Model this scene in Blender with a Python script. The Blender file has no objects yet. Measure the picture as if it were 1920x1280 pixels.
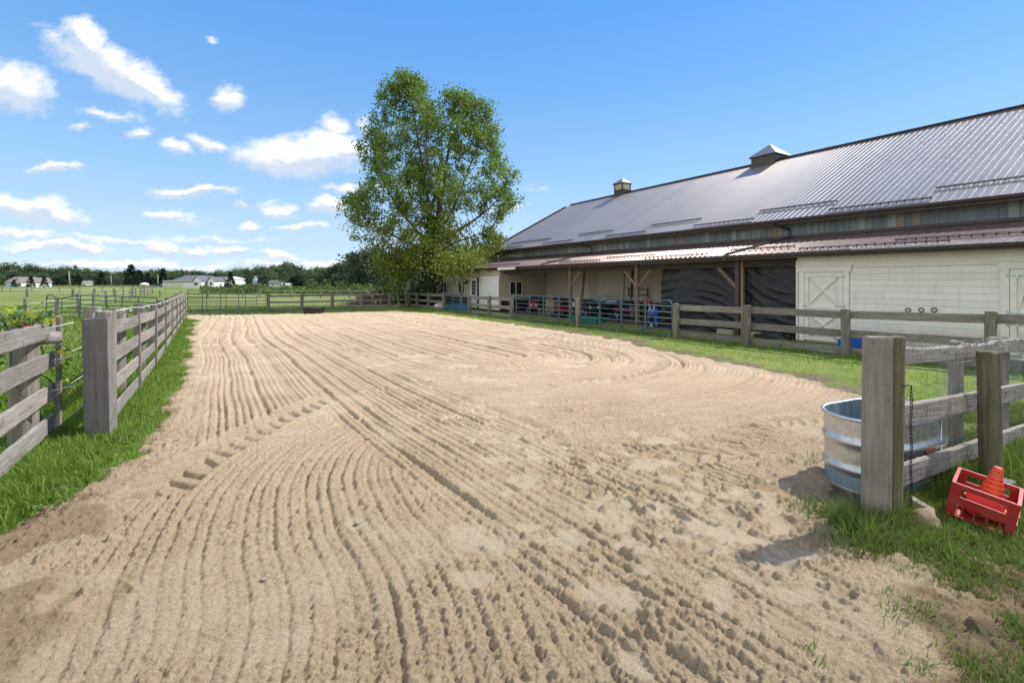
import bpy, bmesh, math, random
import numpy as np
from mathutils import Vector, Matrix, Euler

random.seed(7)
S = bpy.context.scene
COL = S.collection
R = math.radians

# ------------------------------------------------------------------ camera
EYE = 1.6
cam_d = bpy.data.cameras.new('camera')
cam = bpy.data.objects.new('camera', cam_d)
COL.objects.link(cam)
cam.location = (0, 0, EYE)
cam.rotation_euler = (R(90), 0, 0)
cam_d.sensor_width = 36.0
cam_d.lens = 900 / 1920 * 36.0
cam_d.shift_y = -112.5 / 1920
cam_d.clip_start = 0.05
cam_d.clip_end = 5000
S.camera = cam

# ------------------------------------------------------------------ light
SUN_AZ = (0.93, 0.37)           # horizontal direction towards the sun
SUN_EL = 47.0
sun_d = bpy.data.lights.new('sun', 'SUN')
sun = bpy.data.objects.new('sun', sun_d)
COL.objects.link(sun)
sun_d.energy = 3.1
sun_d.angle = R(1.0)
sun_d.color = (1.0, 0.95, 0.87)
_e = R(SUN_EL)
sdir = Vector((SUN_AZ[0] * math.cos(_e), SUN_AZ[1] * math.cos(_e), math.sin(_e))).normalized()
sun.rotation_euler = sdir.to_track_quat('Z', 'Y').to_euler()
sun.location = (20, 10, 40)
S.view_settings.view_transform = 'Standard'
S.view_settings.look = 'None'
S.view_settings.gamma = 1
S.view_settings.use_curve_mapping = False
S.view_settings.exposure = 0.88


# ------------------------------------------------------------------ node helpers
class NT:
    def __init__(self, tree):
        self.t = tree
        tree.nodes.clear()

    def n(self, typ, props=None, **ins):
        nd = self.t.nodes.new('ShaderNode' + typ)
        for k, v in (props or {}).items():
            setattr(nd, k, v)
        for k, v in ins.items():
            key = int(k[1:]) if k[0] == '_' else k.replace('_', ' ')
            s = nd.inputs[key]
            if isinstance(v, bpy.types.NodeSocket):
                self.t.links.new(v, s)
            else:
                s.default_value = v
        return nd

    def link(self, a, b):
        self.t.links.new(a, b)

    def math(self, op, a, b=0.0, c=0.0, clamp=False):
        return self.n('Math', dict(operation=op, use_clamp=clamp), _0=a, _1=b, _2=c).outputs[0]

    def vmath(self, op, a, b=(0, 0, 0)):
        nd = self.n('VectorMath', dict(operation=op), _0=a, _1=b)
        return nd.outputs[1] if op == 'LENGTH' else nd.outputs[0]

    def noise(self, vec, scale, detail=4, rough=0.55, out=0):
        return self.n('TexNoise', None, Vector=vec, Scale=scale, Detail=detail, Roughness=rough).outputs[out]

    def ramp(self, fac, stops, interp='LINEAR'):
        nd = self.n('ValToRGB', None, Fac=fac)
        cr = nd.color_ramp
        cr.interpolation = interp
        while len(cr.elements) < len(stops):
            cr.elements.new(0.5)
        for e, (p, c) in zip(cr.elements, stops):
            e.position = p
            e.color = (c, c, c, 1) if isinstance(c, (int, float)) else (c[0], c[1], c[2], 1)
        return nd.outputs[0]

    def mix(self, fac, a, b, blend='MIX'):
        nd = self.t.nodes.new('ShaderNodeMix')
        nd.data_type = 'RGBA'
        nd.blend_type = blend
        for i, v in ((0, fac), (6, a), (7, b)):
            if isinstance(v, bpy.types.NodeSocket):
                self.t.links.new(v, nd.inputs[i])
            else:
                nd.inputs[i].default_value = v if i == 0 else (v[0], v[1], v[2], 1)
        return nd.outputs[2]

    def smooth(self, x, a, b):
        return self.n('MapRange', dict(interpolation_type='SMOOTHSTEP'), Value=x, From_Min=a, From_Max=b).outputs[0]

    def mapv(self, vec, scale=(1, 1, 1), loc=(0, 0, 0), rot=(0, 0, 0), typ='POINT'):
        return self.n('Mapping', dict(vector_type=typ), Vector=vec, Location=loc, Rotation=rot, Scale=scale).outputs[0]

    def bump(self, h, strength=0.5, dist=0.01, normal=None):
        kw = dict(Height=h, Strength=strength, Distance=dist)
        if normal is not None:
            kw['Normal'] = normal
        return self.n('Bump', None, **kw).outputs[0]


def new_mat(name):
    m = bpy.data.materials.new(name)
    m.use_nodes = True
    return m, NT(m.node_tree)


def finish(q, col, rough=0.8, normal=None, metallic=0.0, spec=0.5, transl=0.0, coat=0.0):
    kw = {}
    if normal is not None:
        kw['Normal'] = normal
    p = q.n('BsdfPrincipled', None, **{'Base_Color': col if isinstance(col, bpy.types.NodeSocket) else (*col, 1),
            'Roughness': rough, 'Metallic': metallic, 'Specular_IOR_Level': spec, 'Coat_Weight': coat}, **kw)
    out = p.outputs[0]
    if transl > 0:
        t = q.n('BsdfTranslucent', None, Color=col if isinstance(col, bpy.types.NodeSocket) else (*col, 1))
        out = q.n('MixShader', None, _0=transl, _1=out, _2=t.outputs[0]).outputs[0]
    o = q.n('OutputMaterial')
    q.link(out, o.inputs[0])


# ------------------------------------------------------------------ sky
world = bpy.data.worlds.new('World')
S.world = world
world.use_nodes = True
W = NT(world.node_tree)
skyt = W.n('TexSky', dict(sky_type='NISHITA', sun_disc=False, sun_elevation=R(SUN_EL),
                          sun_rotation=math.atan2(SUN_AZ[0], SUN_AZ[1]), altitude=100.0,
                          air_density=1.0, dust_density=0.35, ozone_density=2.2))
gen = W.n('TexCoord').outputs['Generated']
xyz = W.n('SeparateXYZ', None, Vector=gen)
yy = W.math('MAXIMUM', xyz.outputs[1], 0.02)
gx = W.math('DIVIDE', xyz.outputs[0], yy)
gz = W.math('DIVIDE', xyz.outputs[2], yy)
base = W.n('CombineXYZ', None, X=gx, Y=gz).outputs[0]
w1 = W.noise(W.mapv(base, (1, 1.4, 1)), 7.0, 5, 0.6, out=1)
w1 = W.vmath('SCALE', W.vmath('SUBTRACT', w1, (0.5, 0.5, 0.5)))
w1.node.inputs['Scale'].default_value = 0.075
w2 = W.noise(W.mapv(base, (1, 1.6, 1)), 30.0, 5, 0.65, out=1)
w2 = W.vmath('SCALE', W.vmath('SUBTRACT', w2, (0.5, 0.5, 0.5)))
w2.node.inputs['Scale'].default_value = 0.022
warp = W.vmath('ADD', base, W.vmath('ADD', w1, w2))
CLOUDS = [(205, 128, 150, 40, 27, 1), (165, 72, 60, 27, 35, .9), (285, 165, 75, 30, 36, 1), (25, 165, 88, 48, 12, 1), (430, 178, 36, 25, 10, .9),
          (195, 214, 75, 13, 4, .55), (152, 240, 32, 8, 0, .35), (262, 245, 32, 13, -8, .6), (325, 270, 38, 14, 18, .75), (395, 268, 48, 15, 20, .85),
          (545, 296, 135, 34, 2, 1), (630, 272, 68, 30, 0, 1), (628, 232, 38, 18, 5, .7), (682, 230, 30, 20, 5, .6), (98, 316, 60, 11, -3, .8),
          (366, 358, 90, 12, 1, .85), (55, 400, 125, 26, 10, 1), (40, 440, 110, 10, 3, .55), (400, 448, 120, 8, 0, .5), (315, 403, 55, 13, 4, .95), (350, 416, 42, 8, 4, .5), (528, 391, 58, 15, 0, .8),
          (622, 390, 52, 17, 6, .9), (565, 424, 64, 9, 1, .75), (450, 386, 22, 8, 10, .6), (467, 424, 25, 9, 0, .65), (115, 465, 115, 14, 2, .9),
          (300, 466, 52, 14, 0, .95), (368, 470, 40, 9, 0, .75), (440, 470, 44, 12, 0, .9), (525, 479, 55, 9, 0, .75), (605, 487, 66, 10, 0, .75),
          (250, 498, 230, 13, 0, .7), (560, 500, 180, 11, 0, .65), (60, 500, 120, 9, 0, .6), (210, 452, 160, 7, 2, .5), (975, 384, 26, 6, 0, .4), (1005, 356, 36, 8, 0, .25), (400, 78, 16, 6, 25, .35), (665, 352, 60, 16, 0, .7),
          (930, 395, 40, 8, 0, .4), (20, 468, 40, 10, 0, .6)]
acc = None
shade = None
for (u, v, ru, rv, rot, wt) in CLOUDS:
    lv = W.mapv(warp, (ru * 1.1 / 900, rv * 1.22 / 900, 1), ((u - 960) / 900, (527.5 - v) / 900, 0), (0, 0, R(-rot)), 'TEXTURE')
    d = W.math('MULTIPLY', W.math('SUBTRACT', 1.0, W.vmath('LENGTH', lv)), wt)
    acc = d if acc is None else W.math('MAXIMUM', acc, d)
    ly = W.n('SeparateXYZ', None, Vector=lv).outputs[1]
    s_ = W.math('MULTIPLY', W.math('MAXIMUM', W.math('ADD', d, 0.25), 0.0), ly)
    shade = s_ if shade is None else W.math('ADD', shade, s_)
fl = W.noise(W.mapv(base, (1, 1.5, 1)), 17.0, 9, 0.68)
dens = W.math('ADD', acc, W.math('MULTIPLY', W.math('SUBTRACT', fl, 0.52), 1.25))
fac = W.math('MULTIPLY', W.smooth(dens, -0.06, 0.58), W.smooth(xyz.outputs[1], 0.05, 0.2))
bot = W.smooth(W.math('ADD', shade, W.math('MULTIPLY', W.math('SUBTRACT', fl, 0.5), 0.5)), -0.22, 0.16)
ccol = W.mix(bot, (3.1, 3.55, 4.15), (5.2, 5.15, 5.1))
skyc = W.mix(1.0, skyt.outputs[0], (0.55, 0.86, 1.10), 'MULTIPLY')
grad = W.ramp(W.math('MAXIMUM', xyz.outputs[2], 0.0), [(0, (.74, .85, .96)), (.10, (.57, .75, .96)), (.22, (.36, .62, .95)), (.36, (.21, .48, .94)), (.5, (.12, .40, .93)), (1, (.08, .30, .80))])
skyc = W.mix(0.8, skyc, W.vmath('SCALE', grad))
skyc.node.inputs[7].links[0].from_node.inputs['Scale'].default_value = 4.4
# unseen bright clouds, added left of and behind the view to lift the fill
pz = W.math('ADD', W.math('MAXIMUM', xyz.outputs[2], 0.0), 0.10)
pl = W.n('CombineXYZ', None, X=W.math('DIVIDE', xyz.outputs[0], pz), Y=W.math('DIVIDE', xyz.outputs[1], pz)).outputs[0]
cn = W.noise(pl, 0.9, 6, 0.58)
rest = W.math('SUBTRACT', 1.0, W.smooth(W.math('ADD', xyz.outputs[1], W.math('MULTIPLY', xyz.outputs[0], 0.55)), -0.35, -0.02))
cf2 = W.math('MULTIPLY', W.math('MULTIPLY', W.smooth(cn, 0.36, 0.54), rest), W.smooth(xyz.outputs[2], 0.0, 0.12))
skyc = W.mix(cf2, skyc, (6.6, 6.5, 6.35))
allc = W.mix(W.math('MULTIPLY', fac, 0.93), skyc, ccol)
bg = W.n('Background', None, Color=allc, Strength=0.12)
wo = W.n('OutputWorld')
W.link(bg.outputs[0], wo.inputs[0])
world.cycles.sampling_method = 'MANUAL'
world.cycles.sample_map_resolution = 512

# ------------------------------------------------------------------ place: ground profile and the barn's axes
_gy = np.array([-500, 3, 5.5, 8, 10.5, 13, 16, 25, 32, 45, 60, 120, 300, 1000, 4000.])
_gz = np.array([0, 0, -.07, -.17, -.25, -.305, -.34, -.42, -.455, -.48, -.5, -.75, -1.5, -3.2, -4.0])
def gnd(Y):
    Y = np.asarray(Y, float)
    k = np.maximum(0.6, np.abs(Y) * 0.06)
    return (np.interp(Y - k, _gy, _gz) + np.interp(Y, _gy, _gz) + np.interp(Y + k, _gy, _gz)) / 3
def gp(u, v):
    """the point of the ground seen at photo pixel u, v"""
    Y = 5.0
    for _ in range(60):
        Y = 0.5 * Y + 0.5 * min(400, (EYE - float(gnd(Y))) * 900 / (v - 527.5))
    return Vector(((u - 960) / 900 * Y, Y, float(gnd(Y))))
def gY(u, Y, dz=0.0):
    return Vector(((u - 960) / 900 * Y, Y, float(gnd(Y)) + dz))
TH = R(31.24)
CT, ST = math.cos(TH), math.sin(TH)
AX = Vector((-ST, CT, 0))       # along the barn, away
NO = Vector((CT, ST, 0))        # across, into the barn
def bw(n, a, z=0.0):
    return Vector((CT * n - ST * a, ST * n + CT * a, z))
def a_of(u, n):
    r = (u - 960) / 900
    return n * (CT - ST * r) / (ST + CT * r)
def z_of(v, n, a):
    return EYE - (v - 527.5) * (ST * n + CT * a) / 900

# ------------------------------------------------------------------ object helpers
WM = {}
def thing(name, label, cat, loc=(0, 0, 0), rot=(0, 0, 0), group=None):
    o = bpy.data.objects.new(name, None)
    COL.objects.link(o)
    o.empty_display_size = 0.2
    o.location = loc
    o.rotation_euler = rot
    o['label'] = label
    o['category'] = cat
    if group:
        o['group'] = group
    WM[o.name] = Matrix.Translation(Vector(loc)) @ Euler(rot).to_matrix().to_4x4()
    return o
def put(o, parent, M=None):
    """link o below parent; M is its frame in the parent's own space"""
    if o.name not in COL.objects:
        COL.objects.link(o)
    M = M if M is not None else Matrix()
    if parent is not None:
        o.parent = parent
    o.matrix_basis = M
    return o
def obj(name, me, parent=None, M=None, mat=None):
    if mat is not None and not me.materials:
        me.materials.append(mat)
    return put(bpy.data.objects.new(name, me), parent, M)
def tag(o, label, cat, group=None):
    o['label'] = label
    o['category'] = cat
    if group:
        o['group'] = group
    return o
def kind(o, k):
    o['kind'] = k
    return o
def copy_tree(o, loc=None, rotz=None, scale=None, label=None):
    c = o.copy()
    COL.objects.link(c)
    if loc is not None:
        c.location = loc
    if rotz is not None:
        c.rotation_euler = (0, 0, rotz)
    if scale is not None:
        c.scale = scale
    if label:
        c['label'] = label
    for ch in list(o.children):
        d = ch.copy()
        COL.objects.link(d)
        d.parent = c
        for g in ch.children:
            e = g.copy()
            COL.objects.link(e)
            e.parent = d
    return c


class MB:
    def __init__(self):
        self.v = []
        self.f = []
        self.sm = []

    def add(self, vs, fs, smooth=False):
        b = len(self.v)
        self.v += [tuple(x) for x in vs]
        self.f += [tuple(i + b for i in f) for f in fs]
        self.sm += [smooth] * len(fs)
        return self

    def box(self, c, s, M=None):
        c = Vector(c)
        vs = []
        for dx, dy, dz in ((-1, -1, -1), (1, -1, -1), (1, 1, -1), (-1, 1, -1), (-1, -1, 1), (1, -1, 1), (1, 1, 1), (-1, 1, 1)):
            p = Vector((dx * s[0] / 2, dy * s[1] / 2, dz * s[2] / 2))
            if M is not None:
                p = M @ p
            vs.append(p + c)
        return self.add(vs, [(0, 3, 2, 1), (4, 5, 6, 7), (0, 1, 5, 4), (1, 2, 6, 5), (2, 3, 7, 6), (3, 0, 4, 7)])

    def beam(self, a, b, w, h, up=(0, 0, 1)):
        a, b = Vector(a), Vector(b)
        x = (b - a)
        L = x.length
        x.normalize()
        up = Vector(up)
        y = up.cross(x)
        if y.length < 1e-4:
            y = Vector((0, 1, 0)).cross(x)
        y.normalize()
        z = x.cross(y)
        M = Matrix((x, y, z)).transposed()
        return self.box((a + b) / 2, (L, w, h), M)

    def tube(self, pts, r, seg=8, closed=False, smooth=True):
        pts = [Vector(p) for p in pts]
        n = len(pts)
        rs = r if isinstance(r, (list, tuple)) else [r] * n
        vs, fs = [], []
        prev = None
        for i, p in enumerate(pts):
            if closed:
                t = pts[(i + 1) % n] - pts[i - 1]
            else:
                t = pts[min(i + 1, n - 1)] - pts[max(i - 1, 0)]
            t.normalize()
            if prev is None:
                ref = Vector((0, 0, 1)) if abs(t.z) < 0.9 else Vector((1, 0, 0))
                a = ref.cross(t).normalized()
            else:
                a = (prev - t * prev.dot(t))
                a = a.normalized() if a.length > 1e-6 else Vector((1, 0, 0)).cross(t).normalized()
            prev = a
            b = t.cross(a)
            for k in range(seg):
                th = 2 * math.pi * k / seg
                vs.append(p + (a * math.cos(th) + b * math.sin(th)) * rs[i])
        rng = n if closed else n - 1
        for i in range(rng):
            j = (i + 1) % n
            for k in range(seg):
                l = (k + 1) % seg
                fs.append((i * seg + k, i * seg + l, j * seg + l, j * seg + k))
        self.add(vs, fs, smooth)
        if not closed:
            b0 = len(self.v) - len(vs)
            self.f += [tuple(b0 + k for k in range(seg))[::-1], tuple(b0 + (n - 1) * seg + k for k in range(seg))]
            self.sm += [False, False]
        return self

    def lathe(self, prof, seg=16, c=(0, 0, 0), sx=1.0, sy=1.0, smooth=True, cap=(True, True)):
        vs, fs = [], []
        for (r, z) in prof:
            for k in range(seg):
                th = 2 * math.pi * k / seg
                vs.append((c[0] + r * math.cos(th) * sx, c[1] + r * math.sin(th) * sy, c[2] + z))
        for i in range(len(prof) - 1):
            for k in range(seg):
                l = (k + 1) % seg
                fs.append((i * seg + k, i * seg + l, (i + 1) * seg + l, (i + 1) * seg + k))
        self.add(vs, fs, smooth)
        b0 = len(self.v) - len(vs)
        if cap[0]:
            self.f.append(tuple(b0 + k for k in range(seg))[::-1]); self.sm.append(False)
        if cap[1]:
            self.f.append(tuple(b0 + (len(prof) - 1) * seg + k for k in range(seg))); self.sm.append(False)
        return self

    def prism(self, poly, z0, z1, M=None):
        n = len(poly)
        vs = [Vector((p[0], p[1], z0)) for p in poly] + [Vector((p[0], p[1], z1)) for p in poly]
        if M is not None:
            vs = [M @ v for v in vs]
        fs = [tuple(range(n))[::-1], tuple(range(n, 2 * n))] + [(i, (i + 1) % n, n + (i + 1) % n, n + i) for i in range(n)]
        return self.add(vs, fs)

    def mesh(self, name='mesh', mat=None):
        me = bpy.data.meshes.new(name)
        me.from_pydata(self.v, [], self.f)
        me.polygons.foreach_set('use_smooth', self.sm)
        if mat is not None:
            me.materials.append(mat)
        me.update()
        return me

    def build(self, name, mat, parent=None, M=None):
        return obj(name, self.mesh(name, mat), parent, M)


def frame(p, x, z=(0, 0, 1)):
    """matrix with origin p, x axis along x, z near up"""
    x = Vector(x).normalized()
    z = Vector(z)
    y = z.cross(x)
    if y.length < 1e-5:
        y = Vector((0, 1, 0))
    y.normalize()
    z = x.cross(y)
    M = Matrix((x, y, z)).transposed().to_4x4()
    M.translation = Vector(p)
    return M

# ------------------------------------------------------------------ numpy noise
def _hash(i, j, seed):
    h = (i.astype(np.int64) * 374761393 + j.astype(np.int64) * 668265263 + seed * 974634777) & 0xffffffff
    h = ((h ^ (h >> 13)) * 1274126177) & 0xffffffff
    h = (h ^ (h >> 16)) & 0xffffff
    return h / float(0xffffff)
def vn(x, y, seed=0):
    i = np.floor(x); j = np.floor(y)
    fx = x - i; fy = y - j
    fx = fx * fx * (3 - 2 * fx); fy = fy * fy * (3 - 2 * fy)
    a = _hash(i, j, seed); b = _hash(i + 1, j, seed); c = _hash(i, j + 1, seed); d = _hash(i + 1, j + 1, seed)
    return (a * (1 - fx) + b * fx) * (1 - fy) + (c * (1 - fx) + d * fx) * fy
def fbm(x, y, o=3, seed=0, g=0.5):
    s = 0; a = 1.0; t = 0
    for k in range(o):
        s = s + a * vn(x * 2 ** k + 17.3 * k, y * 2 ** k - 9.1 * k, seed + k)
        t += a; a *= g
    return s / t
def h1(i, seed=0):
    i = np.asarray(i)
    return _hash(np.floor(i), np.zeros_like(i), seed + 31)
def sstep(x, a, b):
    t = np.clip((x - a) / (b - a), 0, 1)
    return t * t * (3 - 2 * t)
def seg_sdf(px, py, poly):
    """signed distance to a closed polygon, negative inside"""
    d = np.full(px.shape, 1e9); inside = np.zeros(px.shape, bool)
    n = len(poly)
    for i in range(n):
        ax, ay = poly[i]; bx, by = poly[(i + 1) % n]
        ex, ey = bx - ax, by - ay
        wx, wy = px - ax, py - ay
        t = np.clip((wx * ex + wy * ey) / (ex * ex + ey * ey + 1e-12), 0, 1)
        d = np.minimum(d, np.hypot(wx - t * ex, wy - t * ey))
        c = (ay > py) != (by > py)
        with np.errstate(divide='ignore', invalid='ignore'):
            inside ^= c & (px < ex * (py - ay) / (by - ay + 1e-12) + ax)
    return np.where(inside, -d, d)
def path_coords(px, py, pts):
    """signed side distance (right of travel positive), length along the path, end overshoot flag"""
    best = np.full(px.shape, 1e9); lat = np.zeros(px.shape); al = np.zeros(px.shape); over = np.zeros(px.shape)
    s0 = 0
    for i in range(len(pts) - 1):
        ax, ay = pts[i]; bx, by = pts[i + 1]
        ex, ey = bx - ax, by - ay
        L = math.hypot(ex, ey); ex /= L; ey /= L
        wx, wy = px - ax, py - ay
        tr = wx * ex + wy * ey
        t = np.clip(tr, 0, L)
        d = np.hypot(wx - t * ex, wy - t * ey)
        m = d < best
        best = np.where(m, d, best)
        lat = np.where(m, np.where(wx * ey - wy * ex >= 0, d, -d), lat)
        al = np.where(m, s0 + t, al)
        o = (tr < 0) if i == 0 else ((tr > L) if i == len(pts) - 2 else np.zeros(px.shape, bool))
        over = np.where(m, o, over)
        s0 += L
    return lat, al, over
def spline(pts, n=12):
    P = [Vector((*p, 0)) if len(p) == 2 else Vector(p) for p in pts]
    out = []
    for i in range(len(P) - 1):
        p0 = P[max(i - 1, 0)]; p1 = P[i]; p2 = P[i + 1]; p3 = P[min(i + 2, len(P) - 1)]
        for k in range(n):
            t = k / n
            out.append(0.5 * ((2 * p1) + (p2 - p0) * t + (2 * p0 - 5 * p1 + 4 * p2 - p3) * t * t + (3 * p1 - p0 - 3 * p2 + p3) * t ** 3))
    out.append(P[-1])
    return out

# ------------------------------------------------------------------ materials
def wood(name, axis='x', light=(.27, .25, .23), dark=(.10, .09, .085), green=0.0, lichen=0.25, bumpy=0.5):
    m, q = new_mat(name)
    oc = q.n('TexCoord').outputs['Object']
    rnd = q.n('ObjectInfo').outputs['Random']
    off = q.n('CombineXYZ', None, X=q.math('MULTIPLY', rnd, 37.0), Y=q.math('MULTIPLY', rnd, 91.0), Z=q.math('MULTIPLY', rnd, 13.0)).outputs[0]
    vec = q.vmath('ADD', oc, off)
    sc = (2.0, 45, 45) if axis == 'x' else (45, 45, 2.0)
    g = q.noise(q.mapv(vec, sc), 1.0, 5, 0.65)
    sc2 = (1.2, 9, 9) if axis == 'x' else (9, 9, 1.2)
    g2 = q.noise(q.mapv(vec, sc2), 1.0, 4, 0.6)
    col = q.mix(q.ramp(g, [(.3, 0), (.68, 1)]), dark, light)
    col = q.mix(q.math('MULTIPLY', q.ramp(g2, [(.38, 1), (.62, 0)]), 0.55), col, (dark[0] * 1.1, dark[1] * 1.08, dark[2] * 1.1))
    if lichen > 0:
        l = q.noise(vec, 22.0, 6, 0.7)
        col = q.mix(q.math('MULTIPLY', q.ramp(l, [(.54, 0), (.66, 1)]), lichen), col, (.42, .41, .38))
        l2 = q.noise(vec, 9.0, 6, 0.7)
        col = q.mix(q.math('MULTIPLY', q.ramp(l2, [(.56, 0), (.68, 1)]), lichen * 1.6), col, (.07, .065, .06))
    if green > 0:
        gr = q.noise(vec, 4.0, 5, 0.65)
        col = q.mix(q.math('MULTIPLY', q.ramp(gr, [(.38, 0), (.66, 1)]), green), col, (.085, .095, .035))
    knot = q.n('TexVoronoi', None, Vector=q.mapv(vec, (2.2, 9, 9) if axis == 'x' else (9, 9, 2.2)), Scale=1.0).outputs[0]
    col = q.mix(q.math('MULTIPLY', q.ramp(knot, [(.05, 1), (.14, 0)]), 0.55), col, (dark[0] * .6, dark[1] * .55, dark[2] * .5))
    col = q.mix(1.0, col, q.ramp(rnd, [(0, (.82, .82, .84)), (.5, (1, 1, 1)), (1, (1.14, 1.11, 1.06))]), 'MULTIPLY')
    nrm = q.bump(q.math('ADD', g, q.math('MULTIPLY', g2, 0.6)), bumpy, 0.006)
    nail = q.n('TexVoronoi', None, Vector=q.vmath('ADD', vec, (3.1, 1.7, 2.2)), Scale=9.0).outputs[0]
    col = q.mix(q.math('MULTIPLY', q.ramp(nail, [(.035, 1), (.07, 0)]), .7), col, (.035, .03, .028))
    finish(q, col, 0.85, nrm, spec=0.3)
    return m

def plain(name, c, rough=0.5, metallic=0.0, var=0.12, scale=6.0, spec=0.5, dirt=None, dirt_amt=0.4, bump=0.0, rvar=0.1):
    m, q = new_mat(name)
    oc = q.n('TexCoord').outputs['Object']
    n = q.noise(oc, scale, 5, 0.6)
    col = q.mix(n, [x * (1 - var) for x in c], [min(1, x * (1 + var)) for x in c])
    if dirt is not None:
        d = q.noise(oc, scale * 0.6, 6, 0.7)
        col = q.mix(q.math('MULTIPLY', q.ramp(d, [(.45, 0), (.7, 1)]), dirt_amt), col, dirt)
    nrm = q.bump(q.noise(oc, scale * 5, 4), bump, 0.01) if bump > 0 else None
    rr = q.math('ADD', q.math('MULTIPLY', n, rvar * 2), rough - rvar)
    finish(q, col, rr, nrm, metallic, spec)
    return m

def leafy(name, c1, c2, c3=None, transl=0.35, rough=0.55, spec=0.35):
    m, q = new_mat(name)
    ri = q.n('NewGeometry').outputs['Random Per Island']
    stops = [(0, c1), (.75, c2)] + ([(.93, c2), (1, c3)] if c3 else [(1, c2)])
    col = q.ramp(ri, stops)
    finish(q, col, rough, None, spec=spec, transl=transl)
    return m

M_rail = wood('weathered_rail', 'x', (.40, .37, .33), (.18, .16, .14), 0.10, 0.35, 0.7)
M_post = wood('weathered_post', 'z', (.36, .33, .28), (.15, .13, .105), 0.22, 0.2, 0.6)
M_rail_dark = wood('dark_rail', 'x', (.33, .305, .27), (.13, .12, .105), 0.16, 0.3, 0.6)
M_post_dark = wood('dark_post', 'z', (.32, .29, .24), (.13, .115, .09), 0.25, 0.2, 0.6)
M_mossy = wood('mossy_post', 'z', (.25, .215, .13), (.085, .075, .04), 0.6, 0.1, 0.8)
M_plank = wood('gate_plank', 'z', (.48, .42, .34), (.26, .22, .175), 0.30, 0.25, 0.5)
M_chew = wood('chewed_rail', 'x', (.40, .365, .32), (.17, .15, .13), 0.05, 0.5, 1.0)
M_timber = wood('shed_timber', 'z', (.30, .22, .14), (.15, .105, .07), 0.0, 0.0, 0.4)
M_stick = wood('grey_stick', 'z', (.26, .23, .19), (.10, .085, .07), 0.0, 0.15, 0.6)
M_bark = wood('bark', 'z', (.16, .14, .11), (.05, .042, .034), 0.25, 0.2, 1.0)
M_gate_blue = plain('blue_gate_paint', (.050, .095, .13), 0.5, 0.0, 0.15, 8, dirt=(.2, .2, .19), dirt_amt=.35)
M_gate_grey = plain('grey_gate_paint', (.10, .105, .105), 0.5, 0.3, 0.2, 5, dirt=(.16, .11, .08), dirt_amt=.4)
M_gate_green = plain('dark_green_gate_paint', (.022, .055, .055), 0.4, 0.2, 0.2, 5)
M_brown = plain('brown_trim_metal', (.055, .038, .034), 0.42, 0.0, 0.15, 4, dirt=(.10, .085, .07), dirt_amt=.3)
M_white = plain('white_paint', (.72, .71, .68), 0.5, 0, 0.06, 5)
M_black = plain('black_plastic', (.012, .012, .013), 0.4, 0, 0.2, 5)
M_rubber = plain('rubber', (.02, .02, .02), 0.8, 0, 0.2, 6)
M_cord = plain('white_cord', (.75, .74, .68), 0.7)
M_wire = plain('galvanised_wire', (.42, .42, .42), 0.35, 0.8)
M_glass = plain('window_glass', (.012, .015, .018), 0.06, 0, 0.1, 2, spec=0.6, rvar=0.01)
# ================================================================== ground and arena sand
LF0 = Vector((-4.42, 5.18, 0)); LF1 = Vector((-19.0, 28.0, 0))      # main left fence, near and far end
LD = (LF1 - LF0).normalized()
LN = Vector((LD.y, -LD.x, 0))                                        # towards the arena
FL0 = Vector((-16.75, 33.0, 0)); FL1 = Vector((-8.3, 39.4, 0))       # far fence

SANDPX = [(0, 1003), (95, 952), (172, 905), (236, 862), (290, 800), (328, 738), (344, 690), (350, 650), (360, 618), (371, 602), (345, 597),
          (352, 590), (500, 590), (560, 588), (620, 586.5), (690, 584.5), (745, 583), (800, 587), (860, 595), (960, 609), (1060, 623), (1160, 638),
          (1230, 656), (1330, 674), (1420, 694), (1520, 714), (1600, 736), (1660, 760), (1690, 800), (1640, 840), (1575, 905), (1560, 940), (1600, 985), (1655, 1018),
          (1700, 1065), (1712, 1120), (1745, 1200), (1735, 1285)]
SANDG = [(-4.3, 0.7)] + [tuple(gp(u, v)[:2]) for u, v in SANDPX] + [(1.75, 1.3), (1.9, 0.7)]          # where the loose sand ends
_ie = SANDPX.index((1600, 985))
SAND = [(-4.3, 0.7)] + [tuple(gp(u, v)[:2]) for u, v in SANDPX[:_ie + 1]] + [(2.75, 2.72), (3.5, 2.75), (3.4, 1.3), (2.6, 0.7)]   # sand and the bare mud right of it

def sand_mask(x, y):
    """signed distance to the sand's edge with a ragged outline, negative inside"""
    d = seg_sdf(x, y, SAND)
    far = np.clip(y / 12.0, 0.35, 2.0)
    return d + (fbm(x * 2.2, y * 2.2, 3, 5) - 0.5) * 0.55 * far + (fbm(x * 9, y * 9, 2, 8) - 0.5) * 0.16

def grass_mask(x, y):
    return seg_sdf(x, y, SANDG) + (fbm(x * 2.2, y * 2.2, 3, 5) - 0.5) * 0.55 + (fbm(x * 9, y * 9, 2, 8) - 0.5) * 0.16

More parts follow.
